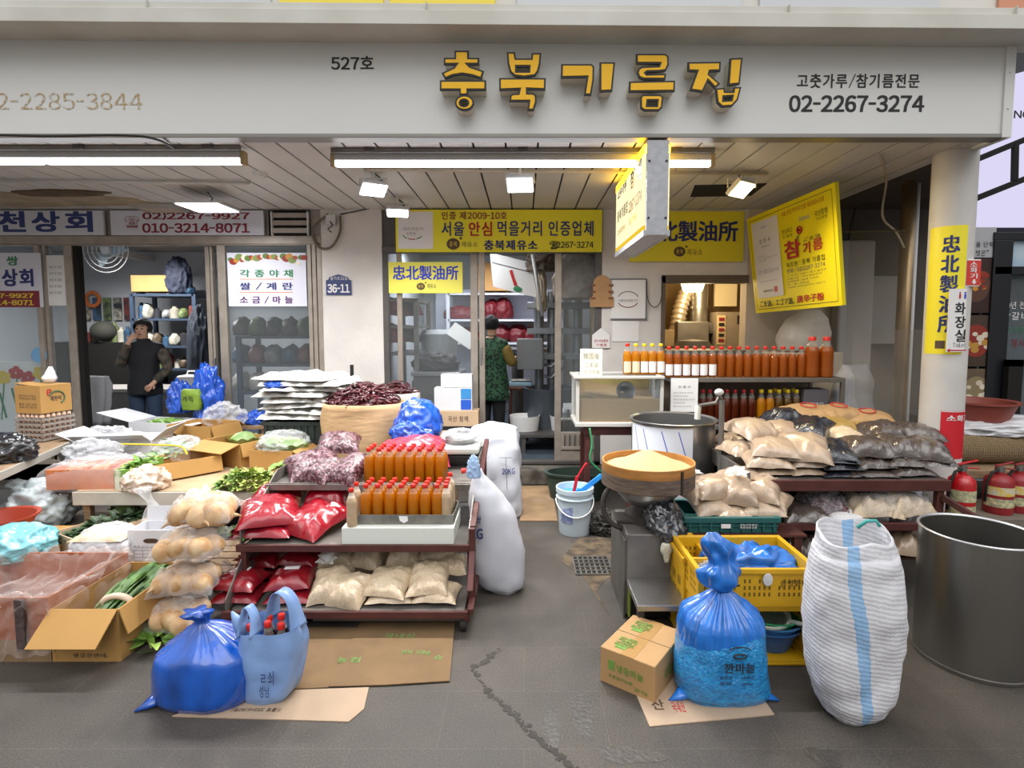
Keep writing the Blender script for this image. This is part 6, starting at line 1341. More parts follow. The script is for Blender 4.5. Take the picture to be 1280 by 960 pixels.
# glass case of roasted seeds
GY = 4.2; g0 = at(722, 528, GY); g1 = at(828, 470, GY); 
o = thing('glass_case', 'small glass case of roasted sesame with a steel funnel inside', 'case', ((g0.x+g1.x)/2, GY+.2, g0.z)); w_ = (g1.x-g0.x)/2; hh = g1.z-g0.z
MF = mat('pale case frame', '#c9c5be', .45, .2)
for sx_ in (-1, 1):
    MB().box(sx_*w_-.012, sx_*w_+.012, -.2, -.176, 0, hh).build('corner_post', MF, o); MB().box(sx_*w_-.012, sx_*w_+.012, .176, .2, 0, hh).build('corner_post', MF, o)
    MB().box(sx_*w_-.003, sx_*w_+.003, -.18, .18, .02, hh-.02).build('side_glass', M_glass, o)
MB().box(-w_-.03, w_+.012, -.23, -.17, hh-.02, hh).box(-w_-.03, w_+.012, .17, .2, hh-.02, hh).box(-w_-.03, -w_+.02, -.17, .17, hh-.02, hh).box(w_-.02, w_+.012, -.17, .17, hh-.02, hh).build('top_frame', MF, o, bevel=.003); MB().box(-w_+.02, w_-.02, -.17, .17, hh-.012, hh-.008).build('top_glass', M_glass, o); MB().box(-w_-.02, w_+.012, -.23, .2, -.03, 0).build('bottom_frame', MF, o, bevel=.003)
MB().box(-w_, w_, -.19, -.186, .01, hh-.02).build('front_glass', M_glass, o); MB().box(-w_, w_, .18, .19, 0, hh-.02).build('back_board', mat('ochre board', '#b59f5a', .7, var=.2), o)
mb = MB(); bmesh.ops.create_grid(mb.b, x_segments=24, y_segments=16, size=1); mb.warp(lambda p: Vector((p.x*(w_-.012), p.y*.17, hh*.58+.05*p.y - .05*p.x + .03*nz(p, 2, 4))))
sd_ = mb.build('roasted_sesame', mat('roasted sesame', '#a8875a', .85, var=.25, scale=160, bump=.6, bscale=180), o, smooth=True); MB().box(-w_+.012, w_-.012, -.176, -.165, 0, hh*.5).build('seed_bed', MATS['roasted sesame'], o)
MB().lathe([(.075, 0), (.07, -.01), (.03, -.1), (.02, -.16), (.016, -.16), (.026, -.1), (.065, -.008), (.075, 0)], n=28).move(Matrix.Translation((.06, -.12, hh*.66)) @ Matrix.Rotation(R(75), 4, 'X')).build('funnel', M_steel, o, smooth='auto')
o = thing('case_stand', 'dark brown wooden stand under the glass case', 'stand', ((g0.x+g1.x)/2, GY+.2, 0)); MB().box(-w_+.05, w_+.1, -.2, .2, g0.z-.1, g0.z-.035).build('top_beam', M_rust, o, bevel=.004)
for sx_ in (-.75, .9):
    for y in (-.17, .17): MB().box(sx_*w_-.02, sx_*w_+.02, y-.02, y+.02, 0, g0.z-.1).build('leg', M_rust, o)
cable('hose', 'thin green hose hanging from the glass case stand', [at(737, 535, 4.15), at(740, 555, 4.12), at(738, 575, 4.1), at(752, 590, 4.1)], .008, mat('green hose', '#2e7a4a', .5), 'hose')
Yc_ = GY-.02; o = flatsign('price_card', 'small cream card with faint Japanese print standing on the glass case', (725, 436, 753, 470), Yc_, mat('cream card', '#e3dfc9', .7), .004, 'card')
for s, bx_ in (('韓国産', (729, 441, 749, 449)), ('ごま油', (732, 453, 747, 459)), ('エゴマ油', (730, 462, 749, 467))): pwrite(s, bx_, Yc_-.002, mat('faint print', '#a09a86', .8), o, .0)
# stainless vat with white film, behind the sieve
PY = 3.85; pz = at(841, 522, PY).z; px_ = at(841, 522, PY).x; r_ = at(893, 524, PY).x - px_
o = thing('steel_pot', 'large stainless pot with white striped film still stuck round it', 'pot', (px_, PY, .3)); hp = pz-.3
MB().lathe([(0, 0), (r_*.97, 0), (r_*.97, hp-.02), (r_*1.03, hp-.012), (r_*1.04, hp-.004), (r_*1.02, hp), (r_*.95, hp-.01), (r_*.94, .02), (0, .02)], n=64).build('body', M_steel, o, smooth='auto')
mb = MB(); f_ = lambda a, z: Vector((r_*.974*math.sin(a), -r_*.974*math.cos(a), z))
def arcfilm(a0, a1, z0, z1, nm, m, n=20):
    mb = MB()
    for k in range(n): u, v = R(a0+(a1-a0)*k/n), R(a0+(a1-a0)*(k+1)/n); mb.quad(f_(u, z0), f_(v, z0), f_(v, z1), f_(u, z1))
    return mb.build(nm, m, o, smooth=True)
M_pf = mat('white protective film', '#dfe3ea', .3, coat=.2); arcfilm(-88, 12, .02, hp-.03, 'protective_film', M_pf); arcfilm(62, 82, .05, hp-.03, 'protective_film', M_pf, 6)
for a in (-50, -22, 0, -68):
    mb = MB(); n = 8
    for k in range(n):
        z0, z1 = hp-.05-(.36*k/n), hp-.05-(.36*(k+1)/n); a0, a1 = R(a+22*k/n-8), R(a+22*(k+1)/n-8); g_ = lambda q, z: Vector((r_*.977*math.sin(q), -r_*.977*math.cos(q), z)); mb.quad(g_(a0, z0), g_(a0+.02, z0), g_(a1+.02, z1), g_(a1, z1))
    mb.build('blue_stripe', M_blue, o)
tag(MB().box(-.27, .25, -.27, .27, 0, .298).build('pot_crate', M_rust, bevel=.01), 'dark brown crate the stainless pot stands on', 'crate'); q = bpy.data.objects['pot_crate']; q.location = (px_, PY, 0)
o = thing('water_tap', 'upright steel standpipe with a tap arm over the stainless pot', 'tap', (at(901, 560, 3.5).x, 3.5, 0)); zt_ = at(901, 500, 3.5).z; l_ = Vector(o.location)
MB().cyl((0, 0, 0), (0, 0, zt_), .017, n=16).build('pipe', M_dsteel, o, smooth='auto')
e = at(873, 507, 3.6)-l_; MB().tube([(0, 0, zt_), (-.01, .01, zt_+.03), (-.03, .02, zt_-.02), (e.x, e.y, e.z)], .012, 10).build('arm', M_dsteel, o, smooth=True)
MB().cyl((e.x, e.y, e.z), (e.x-.005, e.y, e.z-.09), .02, n=14).build('nozzle', mat('white tap plastic', '#d6d6cc', .5), o, smooth='auto'); MB().ico((-.02, -.0, zt_+.05), .03, 2, (1, .8, .8)).build('tap_handle', M_lampb, o, smooth=True)
# bottle shelf
SY = 4.45; s1 = at(900, 470, SY).z; s2 = at(900, 527, SY).z; x0, x1 = at(775, 470, SY).x, at(1042, 470, SY).x; x0b = at(832, 470, SY).x
o = thing('bottle_shelf', 'grey metal two-tier shelf stand for oil bottles under the hatch', 'shelf', ((x0+x1)/2, SY+.15, 0)); l_ = Vector(o.location); M_shg = mat('grey shelf metal', '#77716a', .5, .4, var=.2, scale=7)
for nm, z, xa in (('top', s1, x0b), ('low', s2, x0b)): MB().box(xa-l_.x, x1-l_.x, -.32, .2, z-.035, z).build('shelf_board', M_shg, o, bevel=.003)
for x in (x0b, x1-.03):
    for y in (-.32, .17): MB().box(x-l_.x, x-l_.x+.03, y, y+.03, 0, s1-.035).build('upright', M_shg, o, bevel=.003)
MB().box(x0b-l_.x, x1-l_.x, .18, .19, .35, s1-.04).build('back_sheet', mat('shelf back', '#8d7f70', .6, .2, var=.3), o)
q = flatsign('notice_sheet', 'white printed notice with fine text hung on the bottle shelf', (838, 473, 873, 515), SY-.19, M_paper, .004, 'notice')
pwrite('인 증 서', (848, 482, 863, 485), SY-.192, M_grayp, q, .01)
for k in range(5): pwrite('품목 참기름 들기름 고춧가루', (842, 490+k*4.2, (866, 860, 868, 856, 864)[k], 492+k*4.2), SY-.192, M_grayp, q, 0)
Yr = SY - .09; Hb = at(836, 433, Yr).z - s1
MLW = (-58, 58, .015, Hb*.42, M_paper); MLB = (-58, 58, .015, Hb*.42, mat('cream label', '#d9cba6', .7))
pr = {}
def shelfbottle(px, kind, label, group, z, Y=Yr, H=None, py=460):
    H = H or Hb; x = at(px, py, Y).x; loc = (x, Y, z+.001)
    if kind in pr: return dup(pr[kind], label, loc, None, group)
    om, cm, lb = {'yl': (M_oily, M_ycap, MLW), 'yb': (M_oily, M_ycap, MLB), 'rb': (M_oily, M_cap, MLB), 'rl': (M_oilr, M_cap, MLW), 'r': (M_oilr, M_cap, None), 'd': (M_oild, mat('dark red cap', '#a8202a', .35), None), 'g': (M_oilg, M_ycap, None), 'gy': (M_oily, M_ycap, None)}[kind]
    pr[kind] = bottle(label, om, cm, loc, .0335, H, lab=lb, group=group); return pr[kind]
shelfbottle(784, 'rb', 'golden oil bottle with a cream label and red cap on the glass case', None, g1.z)
shelfbottle(794.5, 'yb', 'golden oil bottle with a cream label and yellow cap on the glass case', None, g1.z)
for px in (805, 815, 825.5): shelfbottle(px, 'yl', 'golden oil bottle with a white label and yellow cap on the glass case', 'yellow-capped labelled bottles', g1.z)
for px in (836, 846.5, 857.5, 868.5, 879, 890): shelfbottle(px, 'rl', 'orange oil bottle with a white label and red cap on the top shelf', 'red-capped labelled bottles', s1)
for px in (901, 912, 923, 934, 945, 956, 967, 978, 989.5, 1001): shelfbottle(px, 'r', 'unlabelled orange oil bottle with a red cap on the top shelf', 'unlabelled red-capped bottles', s1)
Hbig = at(1014, 421, Yr).z - s1
big = bottle('large ribbed oil bottle on the top shelf next to the small bottles', M_oilr, M_cap, (at(1014, 460, Yr).x, Yr, s1+.001), .055, Hbig, ridges=True)
dup(big, 'large ribbed oil bottle at the very end of the top shelf', (at(1032, 460, Yr).x, Yr, s1+.001))
H2 = at(900, 487, Yr).z - s2
for px in (878, 887, 897, 908, 918, 929, 939): shelfbottle(px, 'd', 'dark oil bottle with a red cap on the lower shelf', 'dark red-capped bottles on the lower shelf', s2, H=H2, py=510)
for px in (951, 962): shelfbottle(px, 'gy', 'golden yellow-capped bottle on the lower shelf beside the dark ones', 'bright yellow-capped bottles on the lower shelf', s2, H=H2, py=510)
for px in (973, 984, 995): shelfbottle(px, 'g', 'dark golden yellow-capped bottle near the grey box on the lower shelf', 'dark yellow-capped bottles on the lower shelf', s2, H=H2, py=510)
for px in (968, 980, 991): shelfbottle(px, 'g', 'dark golden yellow-capped bottle in the back row of the lower shelf', 'back row yellow-capped bottles', s2, Yr+.1, H2, 510)
o = flatsign('gift_box', 'dark grey gift box with pale lettering at the end of the lower bottle shelf', (1004, 487, 1036, 527), SY-.13, mat('dark grey box', '#5c585c', .6), .16, 'box'); pwrite('참기름세트', (1013, 503, 1030, 506.5), SY-.132, M_paper, o, .0); pwrite('충북기름집', (1012, 522, 1028, 523.5), SY-.132, M_paper, o, 0)
solo(sack([(0,.18,.14,0,0),(.1,.2,.15,0,0),(.25,.16,.12,0,0),(.42,.14,.1,.02,0),(.55,.1,.06,.02,0)], 48, 33, 2.4, .03, 5).build('white_sack', M_sackw, smooth=True), 'white sack with a blue stripe standing behind the clear vinyl screen', 'sack', (at(1060, 525, 4.6).x, 4.6, at(1060, 525, 4.5).z-.1))
tag(MB().box(-.25, .25, -.2, .2, 0, at(1060, 525, 4.5).z-.1).move(Matrix.Translation((at(1062, 525, 4.6).x, 4.65, 0))).build('sack_crate', M_dark, bevel=.01), 'dark crate under the white sack by the bottle shelf', 'crate')
solo(sack([(0,.2,.15,0,0),(.12,.22,.16,0,0),(.28,.17,.13,.03,0),(.36,.08,.06,.06,0)], 48, 35, 2.2, .025, 5).build('tied_bag', film('white clear bag', (.92, .88, .8), .5, .25, .5, 8), smooth=True), 'white clear plastic bag hanging in the corner behind the big oil bottles', 'bag', (at(1005, 440, 4.95).x, 4.98, at(1005, 438, 4.95).z))
tag(MB().box(-.3, .3, -.15, .15, 0, at(1005, 440, 4.95).z).move(Matrix.Translation((at(1005, 440, 4.95).x, 5.0, 0))).build('corner_cabinet', M_beige, bevel=.01), 'beige cabinet in the corner under the white bag', 'cabinet')
# clear vinyl screens
o = thing('vinyl_screen', 'tall clear vinyl screen sheets hung between the shelf and the column', 'screen', (at(1100, 560, 4.15).x, 4.1, 0)); l_ = Vector(o.location); Mv = film('clear vinyl', (.7, .68, .64), .1, .1, .15, 3)
def vpane(px0, py0, px1, py1, Ya, Yb):
    a, b, c, d = at(px0, py1, Ya), at(px1, py1, Yb), at(px1, py0, Yb), at(px0, py0, Ya); c.x, c.y = b.x, b.y; d.x, d.y = a.x, a.y
    mb = MB(); n = 14
    for k in range(n):
        t0, t1 = k/n, (k+1)/n; w0, w1 = Vector((0, .012*math.sin(9*t0), 0)), Vector((0, .012*math.sin(9*t1), 0)); mb.quad(a.lerp(b,t0)+w0-l_, a.lerp(b,t1)+w1-l_, d.lerp(c,t1)+w1-l_, d.lerp(c,t0)+w0-l_)
    q = mb.build('vinyl_sheet', Mv, o, smooth=True); return q
vpane(1052, 288, 1128, 530, 4.6, 4.1); vpane(1060, 412, 1150, 560, 4.3, 3.95)
MB().bar(at(1052, 290, 4.6)-l_, at(1130, 288, 4.1)-l_, .01).build('top_bar', M_dsteel, o)
# wall details behind
tag(MB().pbox(1052, 300, 1088, 470, 5.15, 5.28).build('wall_cover', mat('wall cover grey', '#a09c98', .6), bevel=.02), 'tall white cover on the wall behind the vinyl screen', 'cover')
tag(MB().pbox(1090, 345, 1135, 430, 5.2, 5.29).build('cabinet_door', M_grey, bevel=.005), 'grey cabinet on the wall behind the shiny standpipe', 'cabinet')
# wooden tray hung on the door post
o = thing('hanging_tray', 'arched wooden tray board hung at the edge of the shop door', 'tray', at(752, 384, W-.02)); l_ = Vector(o.location); a = at(738, 384, W-.02)-l_; b = at(768, 344, W-.02)-l_; hw = (b.x-a.x)/2
MB().prism([(-hw, 0), (hw, 0), (hw, b.z*.3), (hw*.75, b.z*.35)] + [(hw*.75*math.cos(R(t)), b.z*.72+b.z*.28*math.sin(R(t))) for t in range(0, 181, 20)] + [(-hw*.75, b.z*.35), (-hw, b.z*.3)], -.02, .0).build('board', mat('light wood', '#b98c5c', .6, var=.2, scale=8), o, bevel=.003)
for k in range(3): MB().box(-hw*.95, -hw*.55, -.03, -.02, b.z*(.25+.2*k), b.z*(.31+.2*k)).box(hw*.55, hw*.95, -.03, -.02, b.z*(.25+.2*k), b.z*(.31+.2*k)).build('slat', mat('dark wood slat', '#7a4a28', .6), o)
# ================================================================== RIGHT TABLE AND ITS BAGS
RY = 3.05; rz_ = at(1060, 600, RY).z; rx0, rx1 = at(938, 602, RY).x, at(1184, 602, RY).x; lz = at(900, 669, 2.84).z; bz2 = .19
o = thing('display_table', 'maroon iron two-tier display table with grain bags, next to the column', 'table', ((rx0+rx1)/2, RY, 0)); l_ = Vector(o.location); h = (rx1-rx0)/2
MB().box(-h, h, 0, .95, rz_-.012, rz_).build('top_sheet', M_sheet, o); MB().box(-h-.01, h+.01, -.02, 0, rz_-.06, rz_+.004).build('top_beam', M_rust, o, bevel=.004); MB().box(-h-.01, h+.01, .95, .97, rz_-.06, rz_+.03).build('top_beam', M_rust, o, bevel=.004)
MB().box(-h-.014, -h, -.0, .95, rz_-.05, rz_+.045).build('side_lip', M_sheet, o, bevel=.003); MB().box(h, h+.014, 0, .95, rz_-.06, rz_).build('side_beam', M_rust, o, bevel=.003)
lx0 = at(853, 672, 2.84).x - l_.x
MB().box(-h+.25, h-.05, -.05, .9, lz-.012, lz).build('lower_sheet', M_rust, o); cs = thing('crate_stand', 'low maroon iron stand under the teal crate beside the machine', 'stand', (l_.x, l_.y, 0)); MB().box(lx0, -h+.22, -.21, .3, lz-.012, lz).build('sheet', M_rust, cs); MB().box(lx0, at(962, 672, 2.84).x-l_.x, -.235, -.21, lz-.05, lz+.0).build('front_beam', M_rust, cs, bevel=.003)
for x, y in ((lx0+.02, -.2), (lx0+.02, .25), (-h+.18, -.2), (-h+.18, .25)): MB().box(x-.02, x+.02, y, y+.035, 0, lz-.012).build('leg', M_rust, cs)
MB().box(at(972, 660, 2.98).x-l_.x, h-.05, -.07, -.045, lz-.03, lz+.012).build('lower_beam', M_rust, o, bevel=.003)
MB().box(-h+.05, h-.05, .0, .9, bz2-.012, bz2).build('bottom_sheet', M_rust, o)
for x, y in ((-h+.02, .0), (h-.03, .0), (-h+.02, .9), (h-.03, .9)): MB().box(x-.02, x+.02, y-.0, y+.035, 0, rz_-.05 if y >= 0 else lz).build('leg', M_rust, o, bevel=.003)
MB().bar((h-.02, .0, rz_-.1), (h+.2, -.35, lz-.05), .03).build('brace', M_rust, o)
M_tan = grains('tan powder bag', '#9e8770', '#b09a83', 420, .32, .5, .35, wscale=7); M_bk = grains('black sesame bag', '#15161c', '#2c2e38', 400, .25, .6, .5, wscale=9); M_gb = grains('perilla seed bag', '#3a312d', '#5f524b', 380, .22, .9, .35, '#4a403a', wscale=9)
M_kraft = mat('kraft paper bag', '#a8865c', .7, var=.12, scale=8, bump=.5, bscale=12); M_ybag = mat('yellow brown bag', '#a98a4a', .5, var=.3, scale=9, bump=.6, bscale=14)
GT = 'tan powder bags on the right table'
T = rz_
for lab, px, Y, z, L, D, H, rz, tl in (
    ('tan powder bag lowest in the front corner stack of the right table', 963, 3.2, 0, .24, .22, .045, 2, (0,0)), ('tan powder bag, second in the front corner stack', 957, 3.22, .04, .27, .26, .085, -10, (6,0)), ('plump tan powder bag on top of the front corner stack', 966, 3.24, .105, .27, .26, .09, -16, (9,0)),
    ('tan powder bag lowest in the stack beside the black seed bags', 1003, 3.2, 0, .22, .22, .045, 0, (0,0)), ('tan powder bag second in the stack beside the black seed bags', 1006, 3.22, .04, .25, .24, .065, -5, (3,0)), ('large tan powder bag topping the stack beside the black seed bags', 1003, 3.26, .09, .30, .34, .12, -22, (14,0)),
    ('tan powder bag heaped behind the front corner stack', 937, 3.5, .14, .28, .3, .14, 20, (10,0)), ('tan powder bag under the heaped one at the table side', 925, 3.42, .04, .22, .24, .11, 12, (0,0)), ('small tan powder bag at the back left edge of the table', 911, 3.75, .03, .18, .22, .1, 5, (0,0)), ('tan powder bag in the middle behind both stacks', 974, 3.55, .12, .3, .28, .12, 6, (12,0))):
    bag('powder_bag', lab, M_tan, px, Y, T+z, L, D, H, rz, tl, group=GT, py=580, n=20)
for lab, m, px, Y, z, L, D, H, rz, tl in (
    ('black sesame bag topping the stack between tan and brown bags', M_bk, 1040, 3.24, .1, .22, .3, .08, -18, (10,0)), ('black sesame bag third from the table top in its stack', M_bk, 1041, 3.2, .07, .23, .24, .045, -4, (0,0)), ('black sesame bag second from the table top in its stack', M_bk, 1042, 3.19, .035, .24, .24, .045, 3, (0,0)), ('black sesame bag lowest in its stack', M_bk, 1043, 3.18, 0, .24, .24, .04, 0, (0,0)),
    ('long black sesame bag leaning behind the tan stack', M_bk, 1012, 3.55, .14, .24, .36, .13, -38, (14,0)), ('black sesame bag at the back below the kraft bags', M_bk, 975, 3.8, .14, .26, .22, .16, 10, (0,0)),
    ('brown perilla seed bag nearest the black bags, on top', M_gb, 1078, 3.26, .09, .27, .26, .12, -8, (8,0)), ('brown perilla seed bag on top in the middle', M_gb, 1112, 3.28, .09, .24, .26, .12, -14, (9,0)), ('brown perilla seed bag on top at the table corner by the column', M_gb, 1152, 3.24, .08, .26, .28, .13, -24, (12,0)),
    ('brown perilla seed bag under the one nearest the black bags', M_gb, 1084, 3.2, .03, .25, .22, .07, 2, (0,0)), ('brown perilla seed bag in the middle of the lower layer', M_gb, 1122, 3.2, .045, .23, .22, .06, -3, (0,0)), ('brown perilla seed bag lowest at the front edge', M_gb, 1132, 3.17, 0, .27, .2, .055, 2, (0,0)), ('brown perilla seed bag at the lower table corner by the column', M_gb, 1162, 3.19, .04, .22, .22, .07, -6, (0,0)), ('flat brown perilla seed bag at the very bottom beside the black bags', M_gb, 1080, 3.17, 0, .3, .22, .04, 0, (0,0)),
    ('small brown perilla seed bag in the rear row', M_gb, 1100, 3.6, .12, .28, .24, .12, 6, (6,0)), ('brown perilla seed bag in the rear row at the column', M_gb, 1138, 3.6, .11, .32, .26, .12, -8, (6,0)), ('pale seed bag squeezed between the black and brown bags', M_grain, 1050, 3.5, .1, .24, .24, .12, 12, (8,0))):
    bag('seed_bag', lab, m, px, Y, T+z, L, D, H, rz, tl, group='seed bags on the right table', py=580, n=20)
for i, (lab, m, px, Y, z, L, rz) in enumerate((('kraft paper bag with red print at the back, left one', M_kraft, 1008, 3.92, .2, .36, -4), ('kraft paper bag with red print at the back, middle one', M_kraft, 1045, 3.92, .2, .34, 8), ('kraft paper bag with red print at the back, right one', M_kraft, 1082, 3.85, .17, .36, -22), ('yellowish bag below the kraft bags, left one', M_ybag, 1035, 3.78, .14, .34, 4), ('yellowish bag below the kraft bags, right one', M_ybag, 1082, 3.74, .12, .34, -18), ('brown bag filling the back of the table', M_gb, 1010, 3.82, .0, .5, 0), ('second brown bag filling the back of the table', M_gb, 1090, 3.8, .0, .5, 0))):
    b_ = bag('paper_bag', lab, m, px, Y, T+z, L, .3, .1 if i < 5 else .2, rz, (8, 0), group='bags at the back of the right table', py=545, n=20)
    if i < 3: MB().tube([(.05*math.cos(6.283*k/16), .0+.06*math.sin(6.283*k/16), .104) for k in range(17)], .004, 6).build('red_print', M_red, b_)
# teal crate of bags
M_tcr = mat('teal crate plastic', '#1f5a58', .5); cx0, cx1 = at(852, 660, 2.86).x, at(974, 660, 2.86).x; th_ = at(900, 647, 2.86).z - lz
cr = slat_crate('teal plastic crate with white print, full of tan sesame bags', ((cx0+cx1)/2+.01, 2.86+.16, lz), cx1-cx0-.03, .3, th_, M_tcr, None, 9)
lettering('영농조합법인', (.0, th_*.5, .09, th_*.62), M_paper, cr, lambda x, z: Vector((x+.04, -.164, z)), .01); lettering('친환경농산물', (.0, th_*.34, .09, th_*.46), M_paper, cr, lambda x, z: Vector((x+.04, -.164, z)), .01); MB().box(-.06, -.01, -.164, -.16, th_*.35, th_*.6).build('printed_mark', M_paper, cr)
for lab, px, Y, z, L, D, H, rz, tl in (('sesame bag at the left front rim of the teal crate', 888, 3.00, 0.070, .22, .2, .08, 4, (8,0)), ('sesame bag at the front centre rim of the teal crate', 912, 2.97, 0.060, .2, .2, .06, 2, (4,0)), ('sesame bag at the right front rim of the teal crate', 948, 2.99, 0.070, .24, .2, .07, -4, (6,0)), ('plump sesame bag in the upper layer, left, of the teal crate', 886, 3.07, 0.140, .24, .22, .12, 12, (14,0)), ('folded sesame bag at the top centre of the teal crate', 921, 3.05, 0.120, .2, .22, .13, -14, (20,0)), ('sesame bag in the upper layer, right, of the teal crate', 948, 3.07, 0.130, .24, .24, .12, -28, (14,0)), ('sesame bag slipping down at the right end of the teal crate', 966, 3.03, 0.080, .18, .22, .1, -36, (10,0)), ('sesame bag standing at the left wall of the teal crate', 863, 3.07, 0.090, .16, .2, .15, 30, (10,6)), ('sesame bag at the back of the teal crate', 925, 3.15, 0.160, .26, .2, .12, 5, (12,0))):
    bag('sesame_bag', lab, M_tan, px, Y, lz+z, L, D, H, rz, tl, group='sesame bags in the teal crate', py=640, n=20, knot=(0, .04, H) if 'folded' in lab or 'standing' in lab else None)
# lower shelves
for lab, m, px, Y, z, L, H in (('flat clear bag of brown seeds on the lower shelf near the teal crate', M_gb, 1000, 3.1, lz, .26, .08), ('clear bag of dark fibres on the lower shelf', M_azuki, 1025, 3.2, lz, .24, .12), ('pale paper packet with a green edge among the lower shelf bags', M_paper, 1055, 3.08, lz, .2, .05), ('crinkled clear bag of pale flakes in the middle of the lower shelf', M_grain, 1085, 3.15, lz, .28, .13), ('crinkled clear bag of pale flakes by the table leg on the lower shelf', M_grain, 1122, 3.15, lz, .3, .14), ('dark clear bag at the back of the lower shelf', M_gb, 1050, 3.45, lz, .4, .16),
    ('clear bag of brown grain on the bottom shelf, left end', M_gb, 1000, 3.1, bz2, .26, .12), ('second clear bag of grain on the bottom shelf', M_gb, 1035, 3.12, bz2, .22, .13), ('pale bag on the bottom shelf behind the white mesh sack', M_grain, 1075, 3.12, bz2, .28, .14), ('pale bag on the bottom shelf next to the big steel vat', M_tan, 1132, 3.1, bz2, .24, .14)):
    b_ = bag('grain_bag', lab, m, px, Y, z, L, .26, H, (px*7) % 30 - 15, (4, 0), group='bags on the lower shelves', py=650, n=18, crease=.35)
    if 'flakes' in lab or 'fibres' in lab: q = crumple(L*1.05, .27, H*1.35, int(px), .2); q.build('wrap', M_film, b_, smooth=True)
solo(MB().lathe([(0,0),(.05,0),(.055,.12),(.05,.13),(0,.13)], n=20).build('white_tub', M_buck, smooth='auto'), 'small white tub at the far end of the lower shelf', 'tub', (at(1140, 625, 3.5).x, 3.5, lz))
# ================================================================== FRONT RIGHT
n_, l1, H_ = fl(818, 880), fl(750, 851), at(818, 834, fl(818, 880).y).z; r1 = onz(858, 790, H_); r1.z = 0
d1 = (l1-n_); d2 = Vector((-d1.y, d1.x, 0)); d2 = d2 if d2.y > 0 else -d2; W1, W2 = d1.length, (r1-n_).length
o = thing('garlic_carton', 'closed brown carton with green print standing in front of the grinding machine', 'box', n_, math.atan2(-d1.y, -d1.x))  # local x runs from left corner to near corner
c_ = Matrix.Translation((-W1/2, W2/2, 0))
MB().box(-W1/2, W1/2, -W2/2, W2/2, 0, H_).move(c_).build('body', mat('brown carton board', '#b08a5c', .8, var=.08, scale=6, bump=.1), o, bevel=.004)
MB().box(-W1/2, W1/2, -.0015, .0015, H_, H_+.001).move(c_).build('lid_seam', M_brown, o); MB().box(-W1*.12, W1*.12, -W2/2-.001, W2/2, H_+.0004, H_+.0008).move(c_).build('tape', mat('brown tape', '#a8824f', .3), o)
Mgp = mat('green carton print', '#6f9440', .8, var=.2, scale=40)
lettering('냉동마늘', (-W1*.68, H_*.45, -W1*.2, H_*.68), Mgp, o, lambda x, z: Vector((x, -.0015, z)), .03); MB().box(-W1*.84, -W1*.72, -.0015, 0, H_*.45, H_*.72).build('printed_logo', Mgp, o); lettering('고흥동부농협', (-W1*.84, H_*.24, -W1*.4, H_*.34), Mgp, o, lambda x, z: Vector((x, -.0015, z)), .02); lettering('20 kg', (-W1*.36, H_*.12, -W1*.12, H_*.24), Mgp, o, lambda x, z: Vector((x, -.0015, z)), .02)
for y0 in (.12, .62):
    lettering('냉동마늘', (0, 0, 1, 1), Mgp, o, lambda x, z, y0=y0: Vector((-W1*.85+z*W1*.35, W2*(y0+.26)-x*W2*.22, H_+.0022)), .03); MB().box(-W1*.8, -W1*.6, W2*(y0-.02), W2*(y0+.05), H_, H_+.002).build('printed_logo', Mgp, o)
lettering('국내산', (W2*.3, H_*.3, W2*.6, H_*.6), Mgp, o, lambda y, z: Vector((.0015, y, z)), .03)
o = solo(flatpoly([(796, 871), (812, 909), (968, 894), (940, 855), (860, 830)], 0, .004).build('cardboard_sheet', M_cs2), 'pale cardboard sheet on the paving under the big blue garlic bag', 'cardboard')
for px, py, s, m_ in ((822, 882, '산', M_brown), (848, 885, '국내산', M_red)): c = fl(px, py); lettering(s, (c.x-.025, c.y-.03, c.x+.025, c.y+.03), m_, o, lambda x, z: Vector((x, z, .0045)), .02)
# blue garlic bag
q = fl(912, 890); o = thing('garlic_bag', 'big bright blue bag of peeled garlic with black print, tied at the neck', 'bag', (q.x, q.y+.12, 0)); zn = at(905, 735, q.y+.12).z
M_gar = grains('blue garlic film', '#0f7fc4', '#1f97d6', 75, .25, .7, .5, wscale=60); M_garu = mat('blue gathered film', '#1676d6', .18, var=.4, scale=5, bump=.5, bscale=8, coat=.8, stretch=(4, 4, .7))
def gat(t, a): return (.09*math.sin(13*a+1.5*math.sin(3*a))+.09*math.sin(29*a+math.sin(5*a)))*max(0, (t-.42))*2.0
rg = [(0, .17, .1, .015, 0), (.03, .185, .115, .01, 0), (.12, .182, .13, 0, 0), (.22, .172, .135, 0, 0), (.31, .158, .13, 0, 0), (zn*.8, .13, .11, 0, 0), (zn*.93, .06, .055, 0, 0), (zn, .022, .02, 0, 0)]
q = sack(rg, 120, 41, 2.6, .008, 8, gat, K=14).build('film', M_gar, o, smooth=True); q.data.materials.append(M_garu)
zs_ = zn*.66
for p_ in q.data.polygons:
    if p_.center.z > zs_ + .05*p_.center.x*4 - .02: p_.material_index = 1
for sx_ in (-1, 1): MB().tube([(sx_*.14, -.03, .04), (sx_*.185, -.05, .02), (sx_*.222, -.06, .006)], [.04, .02, .003], 10).warp(lambda p: Vector((p.x, p.y, max(.001, p.z*.7)))).build('corner_tail', M_garu, o, smooth=True)
MB().tube([(.026*math.cos(6.283*k/16), .024*math.sin(6.283*k/16), zn) for k in range(17)], .007, 6).tube([(.02, 0, zn), (.05, -.01, zn+.012), (.07, -.01, zn+.016)], .004, 6).build('tie', M_black, o, smooth=True)
